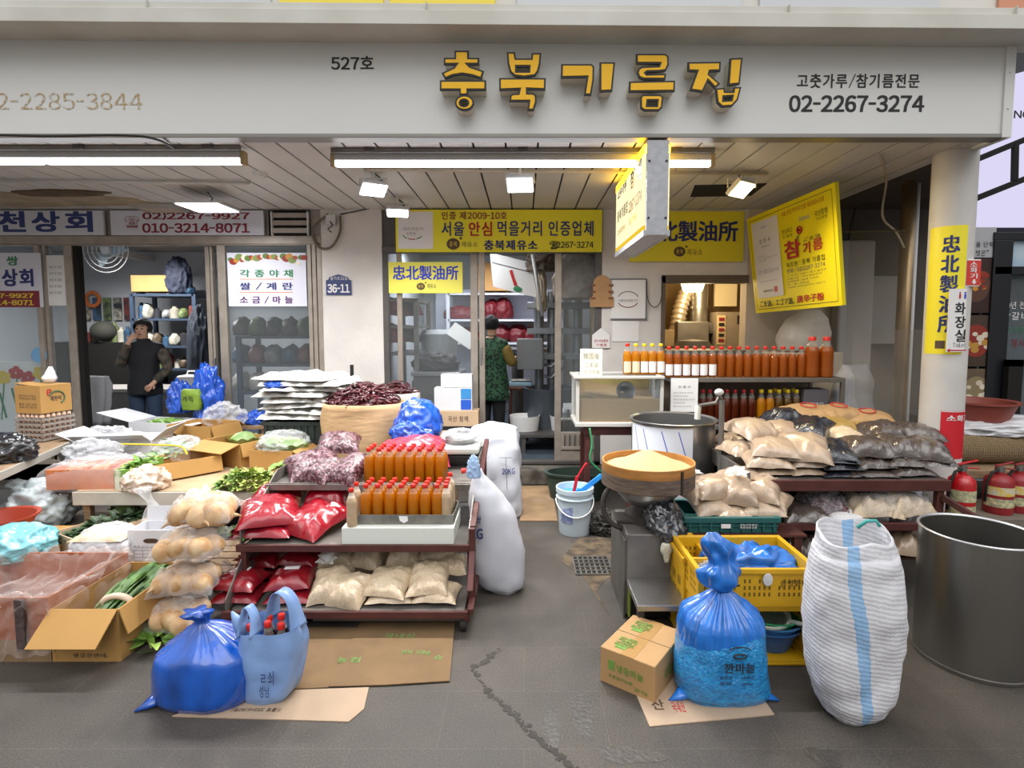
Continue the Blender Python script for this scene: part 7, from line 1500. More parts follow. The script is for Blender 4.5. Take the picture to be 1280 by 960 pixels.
mb = sack([(zn, .022, .02, 0, 0), (zn+.03, .06, .04, -.02, 0), (zn+.07, .085, .05, -.015, 0), (zn+.1, .055, .04, -.0, 0), (zn+.15, .06, .035, -.01, 0), (zn+.2, .05, .03, -.03, 0), (zn+.235, .02, .012, -.045, 0)], 64, 43, 2.0, .03, 9, lambda t, a: .12*math.sin(6*a+5*t)); mb.build('gathered_top', M_garu, o, smooth=True)
def gf(x, z): return Vector((x, -.11-.03*math.sin(min(1, z/.3)*math.pi*.8)*(1-(x/.19)**2) - .008, z))
for s, bx_ in (('깐마늘', (-.035, .175, .085, .215)), ('원산지', (-.05, .15, -.005, .163)), ('국내산', (.03, .15, .085, .163)), ('중량', (-.05, .125, -.005, .138)), ('20kg', (.035, .122, .08, .135))): lettering(s, bx_, M_black, o, gf, .03)
MB().tube([gf(.025+.025*math.cos(6.283*k/16), .24+.008*math.sin(6.283*k/16)) for k in range(17)], .003, 6).tube([gf(.025+.045*math.cos(R(t)), .255+.02*math.sin(R(t))) for t in range(20, 161, 14)], .002, 6).build('printed_ring', M_black, o)
# yellow crates
M_ycr = mat('yellow crate plastic', '#d6a312', .45, var=.12, scale=5); M_hole = mat('crate hole', '#6b5210', .8)
ya = fl(872, 838); CYy = ya.y + .02; ux0, ux1 = at(872, 760, CYy).x, at(1019, 760, CYy).x; uz = at(940, 759, CYy).z; uh = at(940, 719, CYy).z - uz; wd = ux1-ux0; xc_ = (ux0+ux1)/2
def ycrate(label, loc, w_, d_, H, rot=(0,0,0), open_front=False):
    o = thing('yellow_crate', label, 'crate', loc, rot=rot); t = .01
    walls = [(-w_/2, w_/2, d_/2-t, d_/2), (-w_/2, -w_/2+t, -d_/2+t, d_/2-t), (w_/2-t, w_/2, -d_/2+t, d_/2-t), (-w_/2, w_/2, -d_/2, -d_/2+t)]
    for a in walls:
        q = MB().box(*a, 0, H).build('side_panel', M_ycr, o, bevel=.002); mb = MB(); lx = a[1]-a[0] > a[3]-a[2]
        nn = 22 if lx else 14; L = (a[1]-a[0]) if lx else (a[3]-a[2])
        for r_ in range(3):
            for k in range(nn):
                if k in (nn//3, 2*nn//3) or (r_ == 2 and k % 5 == 0): continue
                c0 = -L/2+.03+(L-.06)*k/(nn-1); z = H*(.28+.17*r_); hw = .0042
                if lx: mb.box((a[0]+a[1])/2+c0-hw, (a[0]+a[1])/2+c0+hw, a[2]-.0008, a[3]+.0008, z, z+H*.1)
                else: mb.box(a[0]-.0008, a[1]+.0008, (a[2]+a[3])/2+c0-hw, (a[2]+a[3])/2+c0+hw, z, z+H*.1)
        mb.build('slot', M_hole, q)
    MB().box(-w_/2+t, w_/2-t, -d_/2+t, d_/2-t, 0, t).build('base', M_ycr, o)
    MB().box(-w_/2-.012, w_/2+.012, -d_/2-.012, -d_/2+.002, H-.022, H+.003).box(-w_/2-.012, w_/2+.012, d_/2-.002, d_/2+.012, H-.022, H+.003).box(-w_/2-.012, -w_/2+.002, -d_/2, d_/2, H-.022, H+.003).box(w_/2-.002, w_/2+.012, -d_/2, d_/2, H-.022, H+.003).build('rim', M_ycr, o, bevel=.004)
    return o
cd_ = .37
cu = ycrate('yellow slotted crate on top, holding blue plastic', (xc_, CYy+cd_/2, uz), wd, cd_, uh+.03)
MB().lathe([(0, 0), (.022, 0), (.02, .004), (0, .006)], n=18, sq=1.3).move(Matrix.Translation((.04, -cd_/2-.013, uh*.9)) @ Matrix.Rotation(R(90), 4, 'X')).build('tag', M_lampb, cu)
lettering('삼영화학', (.1, uh*.62, .22, uh*.86), M_hole, cu, lambda x, z: Vector((x, -cd_/2-.0005, z)), .03)
cl = ycrate('yellow slotted crate lying on its side, open to the front, with bowls in it', (xc_, CYy+.32, (uz)/2), wd-.01, uz-.03, .31, rot=(R(90), 0, 0))
solo(ycrate('second yellow crate standing on end beside the machine', (at(862, 700, 2.62).x, 2.66, .0), .12, .3, .42), 'yellow slotted crate squeezed upright between the machine and the other crates', 'crate')
solo(crumple(.44, .3, .17, 121, .3, ns=1.6).build('blue_plastic', M_garu, smooth=True), 'shiny blue plastic crumpled in the upper yellow crate', 'plastic', (xc_+.03, CYy+cd_/2, uz+.03))
solo(crumple(.12, .1, .08, 123, .3).build('white_plastic', M_filmw, smooth=True), 'crumple of white plastic at the left in the upper yellow crate', 'plastic', (ux0+.1, CYy+.15, uz+.06))
def bowl(label, m, z, r, hgt, name='plastic_bowl'):
    o = MB().lathe([(0, 0), (r*.6, 0), (r*.92, hgt*.9), (r, hgt*.92), (r, hgt), (r*.9, hgt*.96), (r*.57, .008), (0, .008)], n=36).build(name, m, smooth='auto')
    return solo(o, label, 'bowl', (at(962, 800, CYy+.14).x, CYy+.14, z), (R(-6), 0, 0))
bowl('dark blue plastic bowl lowest in the lying yellow crate', mat('blue bowl', '#35639f', .4), .02, .135, .1); bowl('mid blue plastic bowl nested above the dark blue bowl', mat('mid blue bowl', '#4a83b8', .4), .062, .138, .085); bowl('green plastic bowl nested on the blue bowls', mat('green bowl', '#3aa06a', .4), .1, .13, .07)
o = thing('strainer', 'white plastic strainer with a handle on top of the nested bowls', 'strainer', (at(955, 790, CYy+.12).x, CYy+.12, .165), rot=(R(12), 0, 0)); M_wp = mat('dull white plastic', '#c6cbbd', .45)
MB().lathe([(.1, .02), (.108, .022), (.108, .032), (.098, .032), (.09, .02)], n=36).build('rim', M_wp, o, smooth='auto'); MB().lathe([(0, -.03), (.05, -.022), (.092, .02)], n=32).build('mesh', mat('strainer mesh', '#8f9a86', .6, col2='#5a6456', scale=160), o, smooth=True)
MB().tube([(.1*math.cos(R(-35)), .1*math.sin(R(-35)), .027), (.15, -.085, .03), (.2, -.115, .03)], [.012, .009, .013], 10).build('handle', M_wp, o, smooth=True)
# white mesh sack
q = fl(1085, 917); o = thing('mesh_sack', 'tall white ribbed woven sack with pale blue stripes, open at the top', 'sack', (q.x, q.y+.12, 0)); zt_ = at(1080, 668, q.y+.1).z; zf = at(1080, 690, q.y).z
M_msk = mat('white ribbed sack', '#cfced2', .65, var=.08, scale=6); n_ = M_msk.node_tree; P_ = n_.nodes['Principled BSDF']
tc_ = n_.nodes.new('ShaderNodeTexCoord'); mp_ = n_.nodes.new('ShaderNodeMapping'); mp_.inputs['Rotation'].default_value = (0, R(-12), 0); wv = n_.nodes.new('ShaderNodeTexWave'); wv.bands_direction = 'Z'; wv.inputs['Scale'].default_value = 19; wv.inputs['Distortion'].default_value = 2.2; wv.inputs['Detail'].default_value = 2; wv.inputs['Detail Scale'].default_value = 3
bp = n_.nodes.new('ShaderNodeBump'); bp.inputs['Strength'].default_value = .22; bp.inputs['Distance'].default_value = .006; n_.links.new(tc_.outputs['Object'], mp_.inputs[0]); n_.links.new(mp_.outputs[0], wv.inputs[0]); n_.links.new(wv.outputs['Fac'], bp.inputs['Height']); n_.links.new(bp.outputs[0], P_.inputs['Normal'])
M_str = M_msk.copy(); M_str.name = 'pale blue sack stripe'
for nd in M_str.node_tree.nodes:
    if nd.type == 'VALTORGB': nd.color_ramp.elements[0].color = lin('#86abd0'); nd.color_ramp.elements[1].color = lin('#96b8d8')
N_ = 240
mb = sack([(0, .085, .075, .01, 0), (.02, .11, .09, .008, 0), (.08, .14, .115, .004, 0), (.2, .168, .135, 0, 0), (.36, .172, .14, 0, 0), (.52, .165, .13, -.01, 0), (zf-.04, .155, .115, -.01, 0), (zt_-.06, .15, .105, -.01, .0), (zt_, .14, .095, -.012, .0), (zt_+.004, .134, .09, -.012, 0), (zt_-.05, .128, .085, -.012, 0), (zt_-.2, .12, .08, -.01, 0)], N_, 51, 2.6, .016, 6, lambda t, a: .006*math.sin(90*t+2*math.sin(a)), open_top=True, hf=.002, K=7)
mb.warp(lambda p: p + Vector((0, 0, (.035*math.sin(math.atan2(p.y, p.x)) + .02*math.sin(3*math.atan2(p.y, p.x)))*max(0, (p.z-zf+.1))/.2)))
c = mb.build('cloth', M_msk, o, smooth=True); c.data.materials.append(M_str)
for p_ in c.data.polygons:
    k = p_.index % N_; a = (k+.5)/N_*360; z = p_.center.z
    if abs(a - (247 - 0 + 22*(1-min(1, z/.6)))) < 7.6 or abs(a-78) < 9: p_.material_index = 1
mb = MB(); mb.tube([(.03, .05, zt_), (.06, .04, zt_+.03), (.09, .03, zt_+.035), (.1, .02, zt_+.015)], .007, 6); mb.build('drawstring', mat('teal cord', '#3f9a94', .6), o, smooth=True)
# steel vat at the right edge
o = thing('steel_vat', 'large empty brushed steel vat standing on the paving by the display table', 'vat', (2.035, 2.41, 0)); r_, h_ = .221, .59
M_vat = mat('brushed vat steel', '#96948f', .3, .93, var=.15, scale=5, bump=.06, bscale=30, stretch=(1, 1, .15))
MB().lathe([(0, .006), (r_-.006, .006), (r_-.002, 0), (r_, .012), (r_, h_), (r_-.004, h_), (r_-.004, .012), (0, .012)], n=96).build('body', M_vat, o, smooth='auto'); MB().lathe([(r_+.001, h_-.008), (r_+.006, h_-.002), (r_+.004, h_+.004), (r_-.006, h_+.003), (r_-.006, h_-.006)], n=96).build('rim', mat('bright rim steel', '#cfcfd0', .35, .9), o, smooth=True)
MB().lathe([(r_+.0005, .012), (r_+.004, .016), (r_+.0005, .022)], n=96).build('base_seam', M_dsteel, o, smooth=True)
# extinguishers
M_ext = mat('extinguisher red', '#b3141c', .3, coat=.5); M_exl = mat('extinguisher label', '#d9cf9a', .5, col2='#8a8a7a', scale=40); M_exy = mat('extinguisher yellow', '#d9b922', .5, col2='#c9c4b0', scale=30)
def extinguisher(label, loc, r, H, hose=False, m=None, yl=False):
    o = thing('fire_extinguisher', label, 'fire extinguisher', loc, group='fire extinguishers'); b = H*.74; m = m or M_ext
    MB().lathe([(0, 0), (r*.92, 0), (r, .015), (r, b*.82), (r*.92, b*.91), (r*.6, b*.985), (r*.3, b), (r*.3, b+.03), (0, b+.03)], n=32).build('body', m, o, smooth='auto')
    for z0, z1, mm in ((.2, .42, M_exl), (.5, .72, M_exy if yl else M_exl)): 
        mb = MB()
        for k in range(14): u, v = R(-100+200*k/14), R(-100+200*(k+1)/14); rr = r+.001; mb.quad(*[Vector((rr*math.sin(q), -rr*math.cos(q), z)) for q, z in ((u, b*z0), (v, b*z0), (v, b*z1), (u, b*z1))])
        mb.build('label', mm, o, smooth=True)
    MB().cyl((0, 0, b+.02), (0, 0, b+.055), r*.32, n=14).build('valve', M_dsteel, o, smooth='auto')
    MB().bar((-.03, 0, b+.06), (.09, 0, b+.085), .018, .008).bar((-.03, 0, b+.045), (.1, 0, b+.035), .016, .008).build('lever', m, o, bevel=.002)
    MB().tube([(0, -.01, b+.04), (-r*.8, -.02, b+.02), (-r*1.1, -.01, b*.8), (-r*1.08, 0, b*.3)], .009, 8).build('hose', mat('black rubber', '#1f1d1c', .7), o, smooth=True); return o
EY = 3.3; ex = at(1201, 620, EY); extinguisher('red fire extinguisher with a raised lever standing in front of the column base', (ex.x, EY, at(1201, 655, EY).z), at(1216, 620, EY).x-ex.x, .42)
tag(MB().box(-.12, .14, -.1, .12, 0, at(1201, 655, EY).z).move(Matrix.Translation((ex.x, EY+.0, 0))).build('extinguisher_crate', M_rust, bevel=.008), 'low maroon block under the extinguisher at the column', 'block')
EY2 = 3.75; zst = at(1248, 640, EY2).z; M_old = mat('faded extinguisher', '#9c2a2e', .45, var=.2, scale=6)
for px, lab, dY in ((1248, 'faded red extinguisher with a yellow band on the low cabinet beyond the column', 0), (1277, 'second faded red extinguisher on the low cabinet, cut by the picture edge', .03)): ex = at(px, 615, EY2); extinguisher(lab, (ex.x, EY2+dY, zst), at(px+15.5, 615, EY2).x-ex.x, .36, False, M_old, True)
tag(MB().box(0, .9, -.14, .3, 0, zst).move(Matrix.Translation((at(1214, 640, EY2).x, EY2, 0))).build('low_cabinet', mat('grey brown cabinet', '#7a7064', .7, var=.3), bevel=.006), 'low grey-brown cabinet under the two faded extinguishers', 'cabinet')
# straw mat, basin and sheet on the neighbour's counter
NY = 4.0; nz0, nz1 = at(1240, 586, NY).z, at(1240, 548, NY).z; nx = at(1203, 560, NY).x
M_straw = weave('woven straw mat', '#b8a07a', 110, 170, .9, .85, col2='#6e5a40')
r_ = (nz1-nz0)/2
mb = MB(); n = 40
mb.lathe([(0, 0), (r_, 0), (r_*1.02, .01), (r_, 1.1), (0, 1.1)], n=40, sq=1.2).move(Matrix.Translation((nx, NY+.2, nz0+r_)) @ Matrix.Rotation(R(90), 4, 'Y')).warp(lambda p: p+Vector((0, 0, .01*nz(p, 7, 2))))
tag(mb.build('straw_mat_roll', M_straw, smooth='auto'), 'thick rolled woven straw mat on the counter beyond the column', 'mat')
tag(MB().box(nx-.02, nx+1.6, NY-.05, NY+.9, nz0-.06, nz0).build('neighbour_counter', M_wood, bevel=.005), 'wooden counter under the rolled straw mat', 'counter'); o = bpy.data.objects['neighbour_counter']; o.name = 'wooden_counter'
for x in (nx+.05, nx+1.5):
    tag(MB().box(x-.03, x+.03, NY+.75, NY+.81, 0, nz0-.06).build('leg', M_wood, o), None)
b = crumple(1.2, .45, .14, 131, .15, ns=2.2); solo(b.build('white_sheet', mat('white plastic sheet', '#cfcfd2', .35, bump=.4, bscale=8, coat=.3), smooth=True), 'crumpled white plastic sheet lying over the rolled straw mat', 'sheet', (nx+.62, NY+.3, nz1-.02))
bp_ = at(1228, 525, 4.3); o = MB().lathe([(0, 0), (.2, 0), (.25, .13), (.27, .135), (.27, .15), (.24, .145), (.19, .012), (0, .012)], n=40).build('red_basin', mat('dusty red basin', '#8a4236', .5), smooth='auto'); solo(o, 'dusty red plastic basin on the counter beyond the column', 'basin', (bp_.x, 4.36, bp_.z))
tag(MB().box(-.35, .5, -.2, .25, nz0+.002, bp_.z-.002).move(Matrix.Translation((bp_.x, 4.62, 0))).build('counter_box', M_dark), 'dark box on the counter carrying the red basin', 'box')
# neighbouring shop front: posters, window, lilac sign
QY = 5.1
struct(MB().pbox(1204, 62, 1420, 300, QY+.16, QY+.2).build('wall_right', mat('dark sign wall', '#2b2a2e', .6)))
o = thing('lit_fascia', 'backlit lilac sign panels crossed by dark frame bars on the neighbouring shop', 'sign', at(1250, 282, QY)); l_ = Vector(o.location)
a, b, c_, d = at(1206, 282, QY), at(1420, 282, QY), at(1420, 50, QY), at(1206, 110, QY)
MB().prism([(p.x-l_.x, p.z-l_.z) for p in (a, b, c_, d)], 0, .1).build('light_panel', M_lil, o)
for p, q in (((1200, 256, 1420, 168), 3), ((1205, 206, 1420, 117), 3)):
    MB().bar(at(p[0], p[1], QY-.01)-l_, at(p[2], p[3], QY-.01)-l_, .05, .05).build('frame_bar', M_void, o)
MB().bar(at(1269, 180, QY-.02)-l_, at(1268, 226, QY-.02)-l_, .04, .04, (0, 1, 0)).build('frame_bar', M_void, o)
pwrite('NO', (1267, 138, 1290, 148), QY-.004, M_black, o, .02)
for lab, py0, py1, cols_ in (('upper food poster with a red stew bowl on the neighbouring shop', 323, 391, ('#3a2420', '#8f3020', '#c98a3a', '#5a3a2c')), ('middle food poster with white rolls on dark ground', 394, 458, ('#4a3a2e', '#d8cdb8', '#b98a3a', '#8a2f24')), ('lower food poster with pale dumplings', 461, 520, ('#6b5a48', '#ddd3c0', '#cdbfa6', '#8a7a5a'))):
    a, b = at(1204, py1, QY), at(1241, py0, QY); o = thing('food_poster', lab, 'poster', ((a.x+b.x)/2, QY, a.z)); h, hz = (b.x-a.x)/2, b.z-a.z
    MB().box(-h, h, 0, .02, 0, hz).build('panel', mat('poster '+cols_[0], cols_[0], .5, var=.3, scale=8), o); rnd = random.Random(py0)
    MB().prism([(-.02+.13*math.cos(6.283*k/24), hz*.5+.15*math.sin(6.283*k/24)) for k in range(24)], -.003, 0).build('printed_plate', mat('poster '+cols_[3], cols_[3], .5), o)
    for i in range(12):
        cx_, cz_, rr = rnd.uniform(-.1, .09), hz*.5+rnd.uniform(-.1, .1), rnd.uniform(.02, .04)
        MB().prism([(cx_+rr*math.cos(6.283*k/9), cz_+rr*.8*math.sin(6.283*k/9)) for k in range(9)], -.0035-.0002*i, -.003).build('printed_food', mat('poster '+cols_[1+i % 2], cols_[1+i % 2], .5), o)
o = flatsign('slogan_board', 'pale grey board with a handwritten slogan above the food posters', (1204, 284, 1246, 322), QY, mat('pale grey board', '#a9aaad', .6), .02); pwrite('정을 단체', (1213, 302, 1242, 309), QY-.003, M_black, o, .0); pwrite('벗은"', (1220, 312, 1236, 320), QY-.003, M_black, o, .0)
MB_ = MB().pbox(1244, 290, 1420, 300, QY-.02, QY+.08).pbox(1244, 300, 1251, 560, QY-.02, QY+.08).pbox(1244, 333, 1420, 343, QY-.02, QY+.08); struct(MB_.build('window_4', mat('black frame', '#1d1f24', .4), bevel=.004))
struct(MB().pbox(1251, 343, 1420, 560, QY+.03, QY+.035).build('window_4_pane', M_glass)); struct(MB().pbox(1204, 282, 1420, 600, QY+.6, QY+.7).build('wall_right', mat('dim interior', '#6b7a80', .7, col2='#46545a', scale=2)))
tag(MB().pbox(1251, 301, 1420, 333, QY+.02, QY+.04).build('transom_film', mat('sky film', '#7fa6c4', .5, col2='#b9c9d4', scale=3)), 'bluish film in the transom light of the neighbouring window', 'film')
o = thing('window_lettering', 'faint Korean lettering on the neighbouring window glass', 'lettering', at(1260, 430, QY))
for s, bx_, mm in (('30년 전통', (1247+6, 377, 1290, 386), M_paper), ('왕갈비', (1253, 390, 1285, 400), M_paper), ('테이크아웃', (1245+7, 408, 1286, 417), M_green), ('손 행사', (1243+8, 424, 1282, 434), M_dred)): pwrite(s, bx_, QY+.027, mm, o, .0)
tag(MB().pbox(1262, 450, 1275, 520, QY-.1, QY-.04).pbox(1262, 450, 1420, 458, QY-.1, QY-.04).build('black_stand', M_void), 'black stand frame before the neighbouring window', 'stand')
# ================================================================== PEOPLE
M_skin = mat('skin', '#c49a80', .55); M_hair = mat('black hair', '#191618', .8, bump=.4, bscale=60)
def skinmesh(nodes, edges, sub=2):
    me = bpy.data.meshes.new('s'); ks = list(nodes); me.from_pydata([nodes[k][0] for k in ks], [(ks.index(a), ks.index(b)) for a, b in edges], [])
    o = bpy.data.objects.new('s', me); COL.objects.link(o); o.modifiers.new('skin', 'SKIN')
    for i, k in enumerate(ks):
        r = nodes[k][1]; r = r if isinstance(r, tuple) else (r, r); me.skin_vertices[0].data[i].radius = r; me.skin_vertices[0].data[i].use_root = (i == 0)
    md = o.modifiers.new('sub', 'SUBSURF'); md.levels = md.render_levels = sub
    dg = bpy.context.evaluated_depsgraph_get(); out = bpy.data.meshes.new_from_object(o.evaluated_get(dg)); bpy.data.objects.remove(o); return out
def limb(nodes, edges, m, name, par, sub=2):
    me = skinmesh(nodes, edges, sub); me.materials.clear(); me.materials.append(m); me.polygons.foreach_set('use_smooth', [True]*len(me.polygons)); me.name = name
    o = bpy.data.objects.new(name, me); COL.objects.link(o); o.parent = par; return o
def person(label, loc, rz, s, arms, clothes, hair, legs=None):
    """figure 1.6 m tall facing -Y; arms = {'l'|'r': (elbow, wrist, hand direction)}"""
    o = thing('person', label, 'person', loc, rz); o.scale = (s, s, s)
    N = {'pel': ((0, 0, .86), (.14, .105)), 'wai': ((0, 0, 1.0), (.125, .095)), 'che': ((0, 0, 1.16), (.15, .105)), 'sho': ((0, .01, 1.29), (.12, .08)), 'nec': ((0, .005, 1.36), .05), 'jaw': ((0, -.02, 1.42), (.062, .075)), 'hea': ((0, 0, 1.5), (.075, .092)), 'top': ((0, .01, 1.56), (.06, .075))}
    E_ = [('pel', 'wai'), ('wai', 'che'), ('che', 'sho'), ('sho', 'nec'), ('nec', 'jaw'), ('jaw', 'hea'), ('hea', 'top')]
    for sd, k in ((-1, 'r'), (1, 'l')):
        el, wr, hd = [Vector(q) for q in arms[k]]; hd.normalize()
        N['s'+k] = ((sd*.165, .01, 1.27), .058); N['e'+k] = (tuple(el), .042); N['w'+k] = (tuple(wr), .026); N['p'+k] = (tuple(wr+hd*.05), (.034, .018)); E_ += [('sho', 's'+k), ('s'+k, 'e'+k), ('e'+k, 'w'+k), ('w'+k, 'p'+k)]
        side = hd.cross(Vector((0, 1, 0))); side = side.normalized() if side.length > .1 else Vector((1, 0, 0)); cur = side.cross(hd)
        for f in range(4):
            b = wr + hd*.085 + side*(.027-.018*f); L = (.05, .058, .054, .042)[f]
            N['f%d%s' % (f, k)] = (tuple(b), .0095); N['g%d%s' % (f, k)] = (tuple(b + hd*L*.55 + cur*.006), .0085); N['h%d%s' % (f, k)] = (tuple(b + hd*L*.95 + cur*.02), .007)
            E_ += [('p'+k, 'f%d%s' % (f, k)), ('f%d%s' % (f, k), 'g%d%s' % (f, k)), ('g%d%s' % (f, k), 'h%d%s' % (f, k))]
        b = wr + hd*.04 + side*.04; N['t0'+k] = (tuple(b), .0105); N['t1'+k] = (tuple(b + hd*.035 + side*.012), .009); E_ += [('p'+k, 't0'+k), ('t0'+k, 't1'+k)]
        N['th'+k] = ((sd*.09, 0, .78), .085); N['kn'+k] = ((sd*.095, -.01, .45), .058); N['an'+k] = ((sd*.095, .01, .08), .038); N['to'+k] = ((sd*.105, -.13, .035), .034); E_ += [('pel', 'th'+k), ('th'+k, 'kn'+k), ('kn'+k, 'an'+k), ('an'+k, 'to'+k)]
    limb(N, E_, M_skin, 'body', o)
    for sx_ in (-1, 1):
        MB().ico((sx_*.03, -.085, 1.495), .011, 2, (1.3, .7, .7)).build('eye', mat('dark eye', '#1c1412', .3), o, smooth=True); MB().ico((sx_*.08, .005, 1.48), .018, 2, (.5, .8, 1.4)).build('ear', M_skin, o, smooth=True)
        MB().tube([(sx_*.012, -.092, 1.522), (sx_*.032, -.094, 1.528), (sx_*.05, -.08, 1.522)], .004, 6).build('eyebrow', M_hair, o)
    MB().tube([(0, -.088, 1.5), (0, -.104, 1.468), (0, -.094, 1.46)], [.008, .014, .011], 8).build('nose', M_skin, o, smooth=True); MB().tube([(-.024, -.083, 1.432), (0, -.094, 1.43), (.024, -.083, 1.432)], [.004, .008, .004], 8).build('mouth', mat('lips', '#9a5a50', .5), o, smooth=True)
    hm = MB().ico((0, .012, 1.52), .098, 4, (1.02, 1.08, 1.05)); 
    hm.warp(lambda p: p + (p-Vector((0, .01, 1.51))).normalized()*.012*nz(p, 30, 4))
    bmesh.ops.delete(hm.b, geom=[v for v in hm.b.verts if v.co.y < -.05 and v.co.z < 1.545 and abs(v.co.x) < .075 or v.co.z < hair], context='VERTS'); hm.build('hair', M_hair, o, smooth=True)
    for nm, m, keys, gr in clothes:
        if not isinstance(keys, tuple):
            q = sack([(keys, gr*1.12, .15, 0, 0), (.8, gr*1.1, .145, 0, 0), (1.0, gr*.98, .128, 0, 0), (1.16, .178, .13, 0, 0), (1.25, .222, .105, 0, .005), (1.315, .2, .088, 0, .008), (1.34, .13, .08, 0, .006), (1.355, .085, .07, 0, .005), (1.375, .066, .062, 0, 0)], 40, 7, 2.3, .012, 7, lambda t, a: .02*math.sin(6*a)*(1-t), open_top=True)
            q.build(nm, m, o, smooth=True); continue
        nn = {}
        for k in N:
            if k in keys: 
                p, r = N[k]; r = r if isinstance(r, tuple) else (r, r); g = gr.get(k, gr['*']) if isinstance(gr, dict) else gr; nn[k] = (p, (r[0]+g, r[1]+g))
        limb(nn, [(a, b) for a, b in E_ if a in nn and b in nn], m, nm, o)
    return o
M_vest = mat('dark quilted vest', '#15161c', .8, bump=.4, bscale=14); M_camo = mat('brown mottled sleeves', '#5c5246', .8, col2='#39352e', scale=16, thr=(.44, .54)); M_jean = mat('blue jeans', '#2b3d56', .8, var=.2, scale=20); M_shoe = mat('dark shoe', '#1c1a1a', .6)
arm = lambda: None
zfl = .16; py_ = 5.9; pp = at(178, 408, py_)
person('person in a dark vest and mottled sleeves raising a hand to the mouth', (pp.x, py_, zfl), R(12), (at(178, 396, py_).z - zfl)/1.64,
       {'r': ((-.24, -.06, 1.04), (-.08, -.19, 1.33), (.5, .25, .75)), 'l': ((.27, .0, 1.02), (.17, -.17, .86), (-.55, -.2, -.6))},
       [('sleeves', M_camo, ('sr', 'er', 'wr'), {'*': .02}), ('sleeves', M_camo, ('sl', 'el', 'wl'), {'*': .02}), ('vest', M_vest, .70, .16), ('trouser_leg', M_jean, ('thl', 'knl', 'anl'), {'*': .024}), ('trouser_leg', M_jean, ('thr', 'knr', 'anr'), {'*': .024}), ('shoes', M_shoe, ('anl', 'tol'), .012), ('shoes', M_shoe, ('anr', 'tor'), .012)], 1.45)
M_flor = mat('green leaf pattern cloth', '#2f5a3c', .8, col2='#0e1c16', scale=34, thr=(.46, .52)); M_gold = mat('mustard sleeves', '#8a7438', .8, var=.2, scale=12); M_blk = mat('black trousers', '#17171a', .8)
py_ = 6.15; pp = at(621, 408, py_)
person('person seen from behind in a green leaf-patterned vest with mustard sleeves', (pp.x-.06, py_, zfl), R(158), (at(612, 393, py_).z - zfl)/1.63,
       {'r': ((-.25, -.05, 1.03), (-.18, -.27, 1.05), (.2, -.9, .1)), 'l': ((.25, -.05, 1.03), (.16, -.28, 1.06), (-.2, -.9, .1))},
       [('sleeves', M_gold, ('sr', 'er', 'wr'), {'*': .026}), ('sleeves', M_gold, ('sl', 'el', 'wl'), {'*': .026}), ('vest', M_flor, .58, .19), ('trouser_leg', M_blk, ('thl', 'knl', 'anl'), {'*': .026}), ('trouser_leg', M_blk, ('thr', 'knr', 'anr'), {'*': .026}), ('shoes', M_shoe, ('anl', 'tol'), .012), ('shoes', M_shoe, ('anr', 'tor'), .012)], 1.44)
# ================================================================== ROOMS BEHIND
def room_fill(px, py, Y, L, e_, label, col=(1, 1, 1)):
    q = at(px, py, Y); o = thing('room_fill_lamp', label, 'lamp', (q.x, Y, CEIL-.03)); MB().box(-L/2, L/2, -.06, .06, -.02, .03).build('diffuser', glow('room fill glow', '#eef2ff', 5), o, bevel=.01); area_lamp(o, (0, 0, -.03), L, .12, e_, col)  # unseen lamp added under the room ceiling to brighten the interior
room_fill(150, 300, 6.8, 1.2, 85, 'added lamp lighting the inside of the produce shop')
room_fill(600, 300, 7.2, 1.6, 48, 'brighter added lamp lighting the inside of the oil shop', (.93, .96, 1))
room_fill(560, 300, 6.0, 1.0, 16, 'second added lamp lighting the oil shop near the window', (.95, .97, 1))
def shelfunit(name, label, px0, px1, Y, zs_, dep, m, board='shelf_board', zt=None):
    x0, x1 = at(px0, 400, Y).x, at(px1, 400, Y).x; o = thing(name, label, 'shelf', ((x0+x1)/2, Y+dep/2, .16)); h = (x1-x0)/2
    for z in zs_: MB().box(-h, h, -dep/2, dep/2, z-.19, z-.16).build(board, m, o)
    for sx_ in (-1, 1):
        for sy in (-1, 1): MB().box(sx_*h-.025, sx_*h+.025, sy*(dep/2-.02)-.02, sy*(dep/2-.02)+.02, 0, (zt or max(zs_))-.16).build('upright', m, o)
    return o, x0, x1
M_navym = mat('blue grey angle steel', '#39475a', .5, .3)
zz = [at(200, y, 7.6).z for y in (368, 398, 432, 460)]
shelfunit('storage_rack', 'blue-grey steel storage rack against the back wall of the produce shop', 165, 243, 7.5, zz, .5, M_navym)
rnd = random.Random(31); CO = ('#8a8a88', '#5a4a38', '#a8a090', '#3a5a78', '#6b7a4a', '#b9b4a4', '#7a3a34', '#2e2e34', '#c9c4b4')
rr_ = 'rack of the produce shop'
